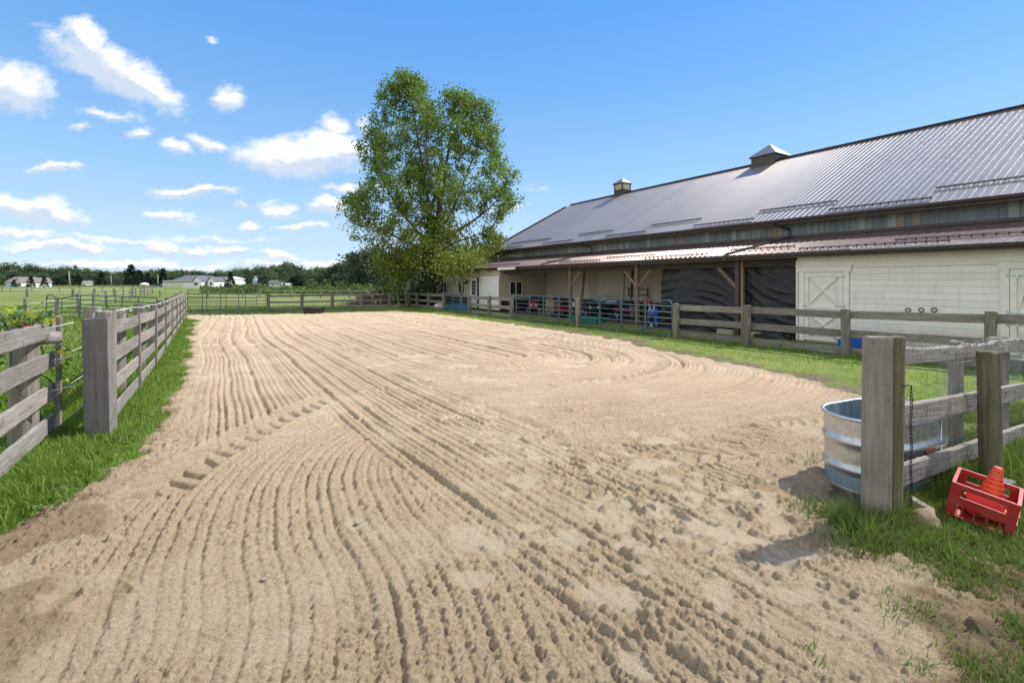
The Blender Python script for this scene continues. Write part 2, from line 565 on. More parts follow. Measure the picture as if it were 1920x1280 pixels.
# --- ground sheet reaching the horizon
def grid_mesh(name, xs, ys, zf, mat):
    X, Y = np.meshgrid(xs, ys)
    Z = zf(X, Y)
    V = np.stack([X, Y, Z], -1).reshape(-1, 3)
    nx, ny = len(xs), len(ys)
    i = np.arange((ny - 1) * (nx - 1)); r = i // (nx - 1); c = i % (nx - 1)
    F = np.stack([r * nx + c, r * nx + c + 1, (r + 1) * nx + c + 1, (r + 1) * nx + c], -1)
    return fast_mesh(name, V, F, mat, smooth=True)
def fast_mesh(name, V, F, mat=None, smooth=False):
    """V (n,3), F (m,k) arrays -> mesh"""
    me = bpy.data.meshes.new(name)
    k = F.shape[1]
    me.vertices.add(len(V)); me.vertices.foreach_set('co', np.ascontiguousarray(V, np.float32).ravel())
    me.loops.add(F.size); me.loops.foreach_set('vertex_index', np.ascontiguousarray(F, np.int32).ravel())
    me.polygons.add(len(F)); me.polygons.foreach_set('loop_start', np.arange(0, F.size, k, dtype=np.int32))
    if smooth:
        me.polygons.foreach_set('use_smooth', np.ones(len(F), bool))
    if mat is not None:
        me.materials.append(mat)
    me.update(calc_edges=True)
    return me

m, q = new_mat('pasture_ground')
pos = q.n('NewGeometry').outputs['Position']
big = q.noise(pos, 0.05, 5, 0.6)
mid = q.noise(q.mapv(pos, (1, .5, 1)), 0.6, 6, 0.65)
fine = q.noise(pos, 9.0, 6, 0.7)
gcol = q.mix(q.ramp(mid, [(.32, 0), (.68, 1)]), (.075, .135, .014), (.165, .22, .034))
gcol = q.mix(q.math('MULTIPLY', q.ramp(big, [(.40, 0), (.60, 1)]), 0.7), gcol, (.26, .25, .10))
gcol = q.mix(1.0, gcol, q.ramp(fine, [(.25, .5), (.7, 1.35)]), 'MULTIPLY')
dirtn = q.noise(pos, 1.4, 6, 0.7)
at = q.n('Attribute', dict(attribute_name='dirt')).outputs['Fac']
dfac = q.smooth(q.math('ADD', at, q.math('MULTIPLY', q.math('SUBTRACT', dirtn, 0.5), 1.3)), 0.42, 0.62)
dcol = q.mix(q.ramp(fine, [(.3, 0), (.7, 1)]), (.085, .062, .042), (.22, .165, .115))
mud = q.n('Attribute', dict(attribute_name='mud')).outputs['Fac']
dcol = q.mix(mud, dcol, q.mix(fine, (.045, .034, .025), (.12, .092, .066)))
gcol = q.mix(dfac, gcol, dcol)
finish(q, gcol, 0.92, q.bump(q.math('ADD', fine, q.math('MULTIPLY', mid, 1.0)), 0.7, 0.04), spec=0.15)
M_ground = m

def dirt_attr(x, y):
    """bare soil: right corner mud, thin turf along the sand on the right, under the shed roof"""
    d = seg_sdf(x, y, SAND)
    n = CT * x + ST * y
    right = (x > -1.0) * sstep(-d, -1.9, -0.1) * 0.62 * sstep(y, 2.0, 5.0)
    corner = np.maximum(sstep(x - 0.45 * y, 0.5, 1.1) * sstep(-y, -3.3, -2.5), (x > 1.2) * sstep(-y, -5.2, -4.2) * .85)
    shed = sstep(n, 15.6, 16.3) * 0.85
    behind = ((x > 2.6) & (y < 7.2) & (y > 3.9) & (n < 10)) * 0.48
    shed = np.maximum(shed, sstep(-d, .1, .5))
    return np.maximum(np.maximum(right, corner * 0.8), np.maximum(shed, behind)), corner

xs1 = np.arange(-12, 26.01, 0.16); ys1 = np.arange(-2, 46, 0.16)
def gz_near(X, Y):
    s_in = sstep(-seg_sdf(X, Y, SAND), .45, .9)
    return gnd(Y) - s_in * .14 + (fbm(X * 1.7, Y * 1.7, 3, 3) - 0.5) * 0.045 + (fbm(X * 6, Y * 6, 2, 9) - .5) * 0.02
def radial(lo, hi, inner, n):
    """coordinates dense inside, stretching to far away"""
    return np.concatenate([lo - np.geomspace(1, 1 + 3500, n)[::-1] + 1 - 0, inner[1:-1], hi + np.geomspace(1, 1 + 3500, n) - 1])
gx_ = radial(-12, 26, xs1, 26); gy_ = radial(-2, 46, ys1, 34)
gy_ = gy_[gy_ > -800]
me = grid_mesh('ground', gx_, gy_, gz_near, M_ground)
co = np.empty(len(me.vertices) * 3, np.float32); me.vertices.foreach_get('co', co); co = co.reshape(-1, 3)
dd, cc = dirt_attr(co[:, 0].astype(float), co[:, 1].astype(float))
for nm, arr in (('dirt', dd), ('mud', cc)):
    a_ = me.attributes.new(nm, 'FLOAT', 'POINT'); a_.data.foreach_set('value', arr.astype(np.float32))
kind(obj('ground', me), 'structure')

# --- arena sand: harrowed, one dense sheet
m, q = new_mat('arena_sand')
pos = q.n('NewGeometry').outputs['Position']
f1 = q.noise(pos, 42.0, 6, 0.75)
f2 = q.noise(pos, 120.0, 4, 0.7)
f3 = q.noise(pos, 1.1, 5, 0.6)
scol = q.mix(q.ramp(f3, [(.3, 0), (.7, 1)]), (.52, .395, .26), (.625, .49, .335))
scol = q.mix(1.0, scol, q.ramp(f1, [(.25, (.62, .60, .58)), (.6, (1.08, 1.07, 1.06))]), 'MULTIPLY')
spk = q.n('TexVoronoi', None, Vector=pos, Scale=38.0).outputs[0]
scol = q.mix(q.math('MULTIPLY', q.ramp(spk, [(.03, 1), (.10, 0)]), 0.5), scol, (.62, .55, .46))
pale = q.n('Attribute', dict(attribute_name='pale')).outputs['Fac']
wet = q.n('Attribute', dict(attribute_name='wet')).outputs['Fac']
scol = q.mix(q.math('MULTIPLY', pale, 0.85), scol, (.68, .56, .41))
scol = q.mix(q.smooth(q.math('ADD', wet, q.math('MULTIPLY', q.math('SUBTRACT', f1, .5), .7)), .35, .75), scol, q.mix(q.smooth(wet, .45, .95), q.mix(f1, (.26, .17, .09), (.43, .30, .18)), q.mix(f1, (.13, .095, .06), (.30, .22, .145))))
grit = q.noise(pos, 170.0, 2, 0.6)
scol = q.mix(1.0, scol, q.ramp(grit, [(.30, (.66, .63, .60)), (.46, (1, 1, 1)), (.72, (1.12, 1.11, 1.10))]), 'MULTIPLY')
specks = q.n('TexVoronoi', None, Vector=pos, Scale=75.0).outputs[0]
scol = q.mix(q.math('MULTIPLY', q.ramp(specks, [(.06, 1), (.20, 0)]), q.math('MULTIPLY', q.smooth(q.noise(pos, 8.0, 3), .42, .6), .75)), scol, (.17, .115, .07))  # dark specks: soil bits, and painted stand-ins for tiny shadows between grains
clod = q.n('TexVoronoi', dict(feature='SMOOTH_F1'), Vector=q.vmath('ADD', pos, q.vmath('SCALE', q.noise(pos, 30, 2, .5, out=1))), Scale=95.0).outputs[0]
hb = q.math('ADD', q.math('MULTIPLY', f1, 1.3), q.math('SUBTRACT', q.math('MULTIPLY', f2, 0.4), q.math('MULTIPLY', clod, 0.5)))
finish(q, scol, 0.95, q.bump(hb, 0.9, 0.013), spec=0.12)
M_sand = m

sy = [1.35]
while sy[-1] < 37:
    sy.append(sy[-1] + 0.0047 * (max(sy[-1], 1.7) / 1.9) ** 1.33)
sy = np.array(sy)
sr = np.linspace(-1.32, 1.12, 860)
RR, YY = np.meshgrid(sr, sy)
XX = RR * YY
x = XX.ravel(); y = YY.ravel()
nn = CT * x + ST * y; aa = -ST * x + CT * y
sd = sand_mask(x, y)

def furrow(p, s, seed, al, sharp=0.14):
    """depth profile across harrow tines: random strength per tine, broken up along its length"""
    i = np.floor(p / s); f = p / s - i
    c = 0.5 + (h1(i, seed) - 0.5) * 0.3
    dep = 0.5 + 0.5 * h1(i, seed + 5) ** 2
    brk = 0.75 + 0.7 * (vn(al * 1.3 + i * 7.1, i * 3.7, seed) - 0.25)
    groove = np.exp(-((f - c) / sharp) ** 2)
    ridge = np.exp(-((f - c - 0.36) / 0.17) ** 2) + 0.6 * np.exp(-((f - c + 0.36) / 0.17) ** 2)
    return (-groove * 1.15 + ridge * 0.40) * dep * np.clip(brk, 0.1, 1.4)
wob = (vn(aa * 0.16, nn * 0.06, 40) - 0.5) * 0.62 + (vn(aa * 0.7, nn * 0.3, 44) - 0.5) * 0.035 + (vn(x * 28, y * 28, 47) - .5) * .016 + (vn(x * 60, y * 60, 48) - .5) * .008
# lines along the arena
p_ax = nn + wob
far_s = 1.0
def multi(p, al, seed):
    big_ = furrow(p, 0.41, seed + 2, al, 0.06) * (.22 + 1.0 * sstep(y, 2.5, 9))
    return furrow(p, 0.092, seed, al) * 1.0 + big_ + furrow(p + .05, 0.276, seed + 9, al, .055) * 0.42
h_axis = multi(p_ax, aa, 1)
# U-turn: distance to a ray that runs away along the arena
Cn, Ca = 5.85, 10.25
ua = aa - Ca; un = nn - Cn
loop_r = np.where(ua > 0, np.abs(un), np.hypot(un, ua)) + wob * 0.35
ang = np.where(ua > 0, ua + 2.0 * np.sign(un), np.arctan2(un, -ua) * 3.0)
h_loop = multi(loop_r, ang, 60)
near_r = np.hypot(un, np.minimum(ua, 0))
w_loop = sstep(nn + (fbm(aa * .8, nn * .8, 2, 71) - .5) * .5, 2.9, 3.15) * sstep(-near_r - (fbm(x * 1.1, y * 1.1, 2, 72) - .5) * 1.0, -7.4, -6.9)
hf = h_axis * (1 - w_loop) + h_loop * w_loop
# left patch: a pass that curves in beside the tractor's tyre print
P3 = spline([(-1.45, 1.0), (-1.67, 1.91), (-2.08, 2.62), (-2.52, 3.7), (-2.62, 4.9), (-2.2, 6.4), (-1.6, 8.0)], 6)
l3, s3, o3 = path_coords(x, y, [tuple(p[:2]) for p in P3])
h_p3 = multi(l3 + wob * .3, s3, 90) * 0.75
TT = [tuple(p[:2]) for p in spline([tuple(gp(u, v)[:2]) for u, v in ((285, 940), (330, 900), (420, 845), (500, 800), (560, 772), (615, 748))], 6)]
lt, st, ot = path_coords(x, y, TT)
w3 = (lt > 0.0) * sstep(-p_ax, -1.35, -1.2) * sstep(-y, -7.4, -6.6) * (y > 1.0)
w3 = np.where(y < TT[0][1], (l3 > -0.9) * sstep(-p_ax, -1.35, -1.2), w3)
hf = hf * (1 - w3) + h_p3 * w3
# where the S lines meet the tyre print they bend aside
amp = 0.038 * (.78 + .22 * sstep(y, 3, 6)) * (0.75 + 0.5 * fbm(x * .5, y * .5, 2, 12)) * (1 + 1.1 * sstep(y, 5, 14))
# rough unharrowed margin left of the near lines and along the right edge
rough_l = sstep(-l3 + (fbm(x * 3, y * 3, 2, 14) - .5) * .5, 0.05, 0.4) * sstep(-y, -4.6, -3.4)
rough_r = sstep(x - 0.62 * y, -0.15, 0.35) * sstep(-y, -4.2, -3.2)
rough_b = np.maximum(sstep(sd, -0.9, -0.25) * 0.9, sstep(seg_sdf(x, y, SANDG), -.3, .1))
rough = np.clip(np.maximum(np.maximum(rough_l, rough_r * .75), rough_b), 0, 1)
smear = sstep(fbm(x * .9 + 5, y * .9, 3, 21), .56, .70)               # trampled blotches
h = hf * amp * (1 - rough * 0.92) * (1 - smear * 0.4)
pale_a = smear * 0.35 * sstep(fbm(x * 4, y * 4, 2, 22), .4, .6)
gm = seg_sdf(x, y, SANDG)
mudz = sstep(gm + (fbm(x * 2.5, y * 2.5, 3, 35) - .5) * 1.3, -.45, .5)
wet_a = np.maximum(mudz * (.45 + .55 * sstep(fbm(x * 2.2, y * 2.2, 3, 37), .38, .62)), rough_l * .58 * sstep(fbm(x * 1.6, y * 2.2, 3, 31), .42, .58), rough_r * .55 * sstep(fbm(x * 1.4, y * 1.4, 3, 33), .4, .62))
wet_a = np.maximum(wet_a, sstep(sd, -.5, -.05) * .5 * (x < 0))
wet_a = np.maximum(wet_a, sstep(seg_sdf(x, y, SANDG) + (fbm(x * 1.5, y * 1.5, 3, 36) - .5) * 1.2, -1.0, -.05) * .5 * (x > 0.5) * sstep(y, 4, 6))
wet_a = np.maximum(wet_a, .28 * sstep(-lt, .02, .5) * sstep(-nn, .4, 1.2) * sstep(y, 3.6, 5) * sstep(-y, -13, -8))
# lumpy soil
lump = fbm(x * 5, y * 5, 3, 23) - .5
h += lump * (0.010 + rough * 0.055)
cl = fbm(x * 30, y * 30, 2, 24)
cl2 = fbm(x * 14, y * 14, 2, 27)
near = sstep(-y, -9, -3)
h += (np.maximum(cl2 - .55, 0) * .012) * (0.35 + 0.65 * near) * (1 - .6 * smear)
def crumbs(x, y, cell, seed, p):
    """loose clods: domes on a jittered lattice"""
    i = np.floor(x / cell); j = np.floor(y / cell)
    out = np.zeros_like(x)
    for di in (-1, 0, 1):
        for dj in (-1, 0, 1):
            a = i + di; b = j + dj
            k = _hash(a, b, seed)
            px_ = (a + .15 + .7 * _hash(a, b, seed + 1)) * cell; py_ = (b + .15 + .7 * _hash(a, b, seed + 2)) * cell
            r = cell * (.22 + .42 * (k / p)) * (k < p)
            d2 = ((x - px_) ** 2 + (y - py_) ** 2) / np.maximum(r * r, 1e-9)
            out = np.maximum(out, np.sqrt(np.maximum(0, 1 - d2)) * r)
    return out
jn = np.nonzero(y < 11)[0]
fadec = sstep(-y[jn], -11, -5)
wx_ = x[jn] + (vn(x[jn] * 40, y[jn] * 40, 91) - .5) * .012; wy_ = y[jn] + (vn(x[jn] * 40, y[jn] * 40, 92) - .5) * .012
h[jn] += (crumbs(wx_, wy_, .023, 201, .8) * 1.0 + crumbs(wx_, wy_, .042, 211, .25) * .75 + crumbs(wx_, wy_, .085, 231, .16) * .6 * rough[jn]) * fadec * (1 - .4 * smear[jn])
# tyre prints with lugs
def tyre(lat, al, over, half, pitch, dep, on=None):
    global h, wet_a, pale_a
    lat = lat + (fbm(x * 4, y * 4, 2, 301) - .5) * .08; al = al + (fbm(x * 3, y * 3, 2, 302) - .5) * .12
    inn = sstep(-np.abs(lat), -half - .03, -half + .01) * (1 - over) * (.7 + .3 * sstep(fbm(x * 2.2, y * 2.2, 2, 303), .3, .5))
    if on is not None:
        inn = inn * on
    ph = (al + np.abs(lat) * 0.8 * 1.0) / pitch + np.where(lat > 0, .5, 0)
    lug = sstep(np.abs((ph % 1) - .5), .15, .30)
    h = h * (1 - inn * .92) + inn * (lug * dep - dep * .72)
    berm = np.exp(-((np.abs(lat) - half - .05) / .04) ** 2) * (1 - over)
    h = h + berm * .012 * (on if on is not None else 1)
    wet_a = np.maximum(wet_a, inn * .33)
tyre(lt, st, ot, .23, .25, .042)
ARC = [(C_[0], C_[1]) for C_ in [tuple(bw(Cn + 3.72 * math.sin(t), Ca - 3.72 * math.cos(t))[:2]) for t in np.linspace(-.15, 1.6, 14)]]
la, sa_, oa = path_coords(x, y, ARC)
tyre(la, sa_, oa, .26, .26, .045)
T3 = [tuple(gp(u, v)[:2]) for u, v in ((1215, 872), (1280, 862), (1345, 858), (1420, 868))]
l4, s4, o4 = path_coords(x, y, T3)
tyre(l4, s4, o4, .22, .24, .04)
T4 = [tuple(gp(u, v)[:2]) for u, v in ((1430, 800), (1540, 790), (1600, 760))]
l5, s5, o5 = path_coords(x, y, T4)
tyre(l5, s5, o5, .17, .18, .035)
# plain wheel ruts
for pts, dep in ((((1160, 1290), (1010, 1100), (870, 960), (728, 824), (640, 740), (587, 702), (520, 665), (455, 635)), .020),
                 (((90, 1300), (200, 1120), (330, 930)), .014),
                 (((700, 1290), (650, 1120), (610, 960), (560, 900)), .012),
                 (((1290, 1290), (1180, 1120), (1037, 828), (900, 765), (728, 706), (600, 646), (503, 608)), .018)):
    l6, s6, o6 = path_coords(x, y, [tuple(p[:2]) for p in spline([tuple(gp(u, min(v, 1279 + 30))[:2]) for u, v in pts], 5)])
    k = np.exp(-(l6 / .06) ** 2) * (1 - o6)
    h = h - k * dep * (.6 + .6 * vn(s6 * 1.5, s6 * 0, 3)) + np.exp(-((l6 - .12) / .05) ** 2) * dep * .6 * (1 - o6)
# footprints and hoof prints: pale pressed patches and dug holes
rng = np.random.default_rng(4)
prints = [(930, 868, .16, 1), (988, 905, .15, 1), (1005, 1000, .13, 1), (890, 1100, .13, 1), (1150, 1130, .2, 1), (880, 1018, .17, 1), (1245, 835, .2, 1), (1275, 820, .2, 1),
          (1210, 880, .25, 1), (1160, 985, .2, 1), (1330, 1010, .25, 1), (1060, 1020, .2, 1), (1205, 1190, .09, -1), (1190, 1262, .09, 1), (200, 1140, .12, -1), (215, 990, .12, -1), (118, 1135, .13, -1), (40, 1050, .14, -1),
          (690, 830, .09, 1), (672, 990, .1, 1), (1080, 690, .35, 1), (1125, 720, .3, 1), (860, 690, .5, 1), (780, 670, .6, 1), (900, 715, .4, 1), (1010, 645, .5, 1)]
plist = [(gp(u, v), r, s) for u, v, r, s in prints]
for k in range(170):
    t = rng.random()
    u = rng.normal(700 + 800 * t, 130); v = 650 + 420 * t ** 1.1 + rng.normal(0, 45)
    if v > 610:
        p = gp(u, v)
        plist.append((p, rng.uniform(.05, .12) * (1 + p.y * .05), 1 if rng.random() < .72 else -1))
for p, r, sgn in plist:
    b = (np.abs(x - p.x) < r * 2.2) & (np.abs(y - p.y) < r * 2.2)
    if not b.any():
        continue
    idx = np.nonzero(b)[0]
    th_ = rng.uniform(0, 3.14); c_, s_ = math.cos(th_), math.sin(th_)
    ex = ((x[idx] - p.x) * c_ + (y[idx] - p.y) * s_) / r; ey = (-(x[idx] - p.x) * s_ + (y[idx] - p.y) * c_) / (r * .62)
    d = np.hypot(ex, ey) + (fbm(x[idx] * 11, y[idx] * 11, 2, 61) - .5) * 1.3
    k = sstep(-d, -1.15, -.45)
    if sgn > 0:
        h[idx] = h[idx] * (1 - .7 * k) - .005 * k + np.exp(-((d - 1.15) / .2) ** 2) * .008
        pale_a[idx] = np.maximum(pale_a[idx], k * .6)
    else:
        h[idx] = h[idx] * (1 - .4 * k) - .016 * k + np.exp(-((d - 1.2) / .25) ** 2) * .016
        wet_a[idx] = np.maximum(wet_a[idx], k * .45)
zs = gnd(y) + 0.035 + h
zs = zs - sstep(sd, -.12, .10) * 0.10
keep_v = (sd < 0.30)
ny_, nx_ = XX.shape
i = np.arange((ny_ - 1) * (nx_ - 1)); r_ = i // (nx_ - 1); c_ = i % (nx_ - 1)
F = np.stack([r_ * nx_ + c_, r_ * nx_ + c_ + 1, (r_ + 1) * nx_ + c_ + 1, (r_ + 1) * nx_ + c_], -1)
F = F[keep_v[F].any(1)]
used = np.unique(F)
remap = np.zeros(len(x), np.int64); remap[used] = np.arange(len(used))
V = np.stack([x, y, zs], -1)[used]
me = fast_mesh('arena_sand', V, remap[F], M_sand, smooth=True)
for nm, arr in (('pale', pale_a), ('wet', wet_a)):
    a_ = me.attributes.new(nm, 'FLOAT', 'POINT'); a_.data.foreach_set('value', arr[used].astype(np.float32))
kind(obj('arena_sand', me), 'structure')
print('sand faces', len(F))
del XX, YY, x, y, V, F, hf, h_axis, h_loop, h_p3

# loose stones on the sand
st_me = []
for k in range(4):
    mb = MB()
    rr = random.Random(k)
    bm = bmesh.new()
    bmesh.ops.create_icosphere(bm, subdivisions=2, radius=1)
    for v in bm.verts:
        v.co *= 0.8 + 0.4 * rr.random()
        v.co.z *= 0.6
    s_ = bpy.data.meshes.new('stone'); bm.to_mesh(s_); bm.free()
    st_me.append(s_)
M_stone = plain('pale_stone', (.33, .26, .19), 0.85, 0, .25, 30, bump=.4)
for s_ in st_me:
    s_.materials.append(M_stone)
# ================================================================== grass
M_lawn = leafy('lawn_blades', (.13, .235, .022), (.25, .365, .05), (.48, .43, .19), .5)
M_tall = leafy('tall_grass_blades', (.09, .19, .014), (.20, .32, .036), (.32, .29, .13), .35)
M_past = leafy('pasture_blades', (.10, .185, .02), (.19, .27, .045), (.27, .25, .09), .35)
M_dull = leafy('trodden_blades', (.095, .155, .022), (.20, .26, .05), (.28, .25, .14), .35)
GR = np.random.default_rng(11)

def blades(name, P, hgt, wid, mat, lean=0.5):
    """P (n,3) roots; arrays of heights and widths -> one mesh of bent blades"""
    n = len(P)
    th = GR.uniform(0, 2 * np.pi, n); lt_ = GR.uniform(0.1, 1.0, n) * lean * hgt
    dx, dy = np.cos(th), np.sin(th)
    ph = th + np.pi / 2 + GR.normal(0, .5, n)
    wx, wy = np.cos(ph) * wid / 2, np.sin(ph) * wid / 2
    V = np.zeros((n, 5, 3))
    V[:, 0] = np.stack([P[:, 0] - wx, P[:, 1] - wy, P[:, 2] - .01], -1)
    V[:, 1] = np.stack([P[:, 0] + wx, P[:, 1] + wy, P[:, 2] - .01], -1)
    mx, my, mz = P[:, 0] + dx * lt_ * .35, P[:, 1] + dy * lt_ * .35, P[:, 2] + hgt * .6
    V[:, 2] = np.stack([mx + wx * .8, my + wy * .8, mz], -1)
    V[:, 3] = np.stack([mx - wx * .8, my - wy * .8, mz], -1)
    V[:, 4] = np.stack([P[:, 0] + dx * lt_, P[:, 1] + dy * lt_, P[:, 2] + hgt], -1)
    b = np.arange(n)[:, None] * 5
    T = np.concatenate([b + [0, 1, 2], b + [0, 2, 3], b + [3, 2, 4]], 0)
    return kind(obj(name, fast_mesh(name, V.reshape(-1, 3), T, mat)), 'stuff')

def lf_side(x, y):
    """signed distance from the left fence line, positive on the arena side"""
    return (x - LF0.x) * LN.x + (y - LF0.y) * LN.y
def sample(n, ymin, ymax, rmin, rmax, pw):
    """fan of points, thinner with distance"""
    t = GR.random(n)
    if abs(pw - 1) < 1e-6:
        Y = ymin * (ymax / ymin) ** t
    else:
        e = 1 - pw
        Y = (ymin ** e + t * (ymax ** e - ymin ** e)) ** (1 / e)
    X = GR.uniform(rmin, rmax, n) * Y
    return X, Y
def gzv(X, Y):
    return gz_near(X, Y)

# left verge between the fence and the sand
X, Y = sample(330000, 2.0, 30, -1.25, -0.60, 0.25)
sd_ = grass_mask(X, Y); sl = lf_side(X, Y)
k = (sd_ > -0.02 - .25 * GR.random(len(X)) ** 4) & (sl > -0.55) & (X < -0.5)
k &= GR.random(len(X)) < np.clip(.35 + 1.6 * (sd_ + .1), .12, 1)
X, Y = X[k], Y[k]; sl = sl[k]
sc = np.clip(Y / 6, .85, 3.0)
hh = GR.uniform(.012, .042, len(X)) * (.5 + 1.1 * fbm(X * 5, Y * 5, 2, 7)) * (1 + .8 * fbm(X * 1.5, Y * 1.5, 2, 3)) * np.clip(sc, 1, 1.3) * (1 + 1.2 * sstep(-sl, -.25, .1))
blades('verge_grass', np.stack([X, Y, gzv(X, Y) + .0], -1), hh, GR.uniform(.004, .009, len(X)) * sc, M_lawn, .9)
print('verge', len(X))
# long growth behind the left fences
X, Y = sample(150000, 2.2, 20, -1.9, -0.55, 0.3)
sl = lf_side(X, Y)
k = (sl < -0.12) & (sl > -3.2) & (GR.random(len(X)) < np.clip(1.25 + sl * .33, .15, 1))
X, Y = X[k], Y[k]; sl = sl[k]
sc = np.clip(Y / 6, .85, 3.0)
hh = GR.uniform(.05, .19, len(X)) * (.55 + .45 * sstep(Y, 4.5, 6)) * (.5 + 1.0 * fbm(X * .9, Y * .9, 2, 13)) * np.clip(1.2 + sl * .25, .5, 1.2)
blades('weedy_grass', np.stack([X, Y, gzv(X, Y)], -1), hh, GR.uniform(.006, .014, len(X)) * sc, M_tall, .9)
print('weedy', len(X))
# pasture
X, Y = sample(130000, 4.0, 40, -2.0, -0.3, 0.9)
sl = lf_side(X, Y)
fs = (X - FL0.x) * (FL1 - FL0).y - (Y - FL0.y) * (FL1 - FL0).x     # >0: this side of the far fence
k = (sl < -1.5) | ((fs < -1.0) & (grass_mask(X, Y) > 1.2) & (Y > 30))
k &= GR.random(len(X)) < .25 + .75 * fbm(X * .25, Y * .25, 3, 55)
X, Y = X[k], Y[k]
sc = np.clip(Y / 6, 1, 9)
hh = GR.uniform(.03, .09, len(X)) * (.3 + 1.3 * fbm(X * .3, Y * .3, 2, 17)) * np.clip(sc ** .3, 1, 1.5)
blades('pasture_grass', np.stack([X, Y, gzv(X, Y)], -1), hh, GR.uniform(.008, .016, len(X)) * np.clip(sc, 1, 4), M_past, 1.2)
print('pasture', len(X))
# far strip along the far fence, and the strip on the right below the gates and rails
X, Y = sample(300000, 6.5, 42, -0.6, 1.35, 0.35)
sd_ = grass_mask(X, Y); n_ = CT * X + ST * Y
dens = np.clip((sd_ + .05) * .36, .03, 1) * np.clip(2.6 * fbm(X * 1.3, Y * 1.3, 3, 63) - .75, .04, 1)
k = (sd_ > -.05 - 1.1 * GR.random(len(X)) ** 4) & (n_ < 15.85) & (GR.random(len(X)) < dens)
X, Y = X[k], Y[k]; n_ = n_[k]
sc = np.clip(Y / 7, 1, 4.0)
nearf = np.exp(-((n_ - 13.35) / .35) ** 2)
hh = GR.uniform(.015, .045, len(X)) * (1 + 2.2 * nearf) * np.clip(sc, 1, 1.5)
blades('paddock_grass', np.stack([X, Y, gzv(X, Y)], -1), hh, GR.uniform(.005, .010, len(X)) * sc, M_lawn, .9)
print('paddock', len(X))
# right corner: tufts, trodden turf, long grass by the posts
PA = Vector((2.52, 3.15, 0))           # foot of the gate post on the right
def nearline(X, Y):
    return (X - PA.x) * AX.x + (Y - PA.y) * AX.y      # <0 on the camera's side of that fence
X, Y = sample(380000, 1.75, 6.8, 0.35, 1.4, 0.2)
sd_ = grass_mask(X, Y); ln_ = nearline(X, Y)
tuft = sstep(fbm(X * 3.2, Y * 3.2, 3, 81), .44, .60)
dist = np.hypot(X - PA.x - .3, Y - PA.y - .25)
lush = sstep(-dist, -1.25, -.5) + sstep(-np.abs(ln_ - .0), -.4, -.05) * .9 + sstep(Y, 2.75, 3.3) * .8
dens = np.clip(tuft * (.6 + .30 * sstep(Y, 2.1, 2.9)) + lush * .5 * sstep(fbm(X * 4, Y * 4, 2, 83), .3, .5), 0, 1)
dens = np.where(ln_ > .5, tuft * .35, dens)
along = (X - PA.x) * NO.x + (Y - PA.y) * NO.y
tank_in = (np.abs(ln_ - .47) < .36) & (along > -.1) & (along < 1.95)
k = (sd_ > -.06 - .5 * GR.random(len(X)) ** 6) & (GR.random(len(X)) < dens) & ~tank_in
X, Y = X[k], Y[k]; lush = lush[k]; ln_ = ln_[k]
cr_ = np.hypot(X - 3.1, Y - 3.2)
hh = GR.uniform(.022, .065, len(X)) * (1 + .7 * np.clip(lush, 0, 1.4)) * (.45 + .55 * sstep(cr_, .2, .6)) * (1 + .9 * np.exp(-((ln_ - .02) / .12) ** 2))
blades('corner_grass', np.stack([X, Y, gzv(X, Y)], -1), hh, GR.uniform(.003, .0075, len(X)), M_dull, 1.1)
print('corner', len(X))
# patchy turf over the mud in the near right corner
X, Y = sample(200000, 1.2, 3.4, .70, 2.4, 0.3)
sd_ = grass_mask(X, Y)
tf = sstep(fbm(X * 5.2, Y * 5.2, 3, 181), .50, .66) * (X < 6) * (.16 + .34 * sstep(X - .74 * Y, -.05, .25))
k = (sd_ > -.10 - .3 * GR.random(len(X)) ** 3) & (GR.random(len(X)) < tf)
X, Y = X[k], Y[k]
blades('corner_grass', np.stack([X, Y, gnd(Y) + .035], -1), GR.uniform(.018, .06, len(X)), GR.uniform(.003, .006, len(X)), M_dull, 1.3)
print('turf', len(X))
# a few long-bladed clumps by the posts
cl = []
for cx, cy, r, nb in ((3.35, 3.70, .14, 110), (3.62, 3.86, .2, 170), (2.36, 2.98, .12, 110), (2.25, 3.08, .12, 90), (2.75, 3.02, .14, 80), (4.1, 4.0, .3, 160),
                      (2.5, 2.86, .12, 90), (2.5, 2.5, .16, 150), (2.72, 2.42, .14, 120), (2.2, 2.02, .14, 130), (2.0, 2.25, .12, 110), (1.62, 1.98, .08, 60), (1.25, 2.0, .06, 40), (1.9, 2.02, .1, 70)):
    a_ = GR.uniform(0, 6.28, nb); rr_ = r * np.sqrt(GR.random(nb))
    cl.append(np.stack([cx + rr_ * np.cos(a_), cy + rr_ * np.sin(a_), np.full(nb, float(gnd(cy)))], -1))
P = np.concatenate(cl)
big_ = np.where(P[:, 1] > 3.2, 1.6, np.where(P[:, 1] > 2.6, .7, .36))
blades('long_grass', P, GR.uniform(.08, .22, len(P)) * big_, GR.uniform(.005, .010, len(P)), M_tall, 1.0)
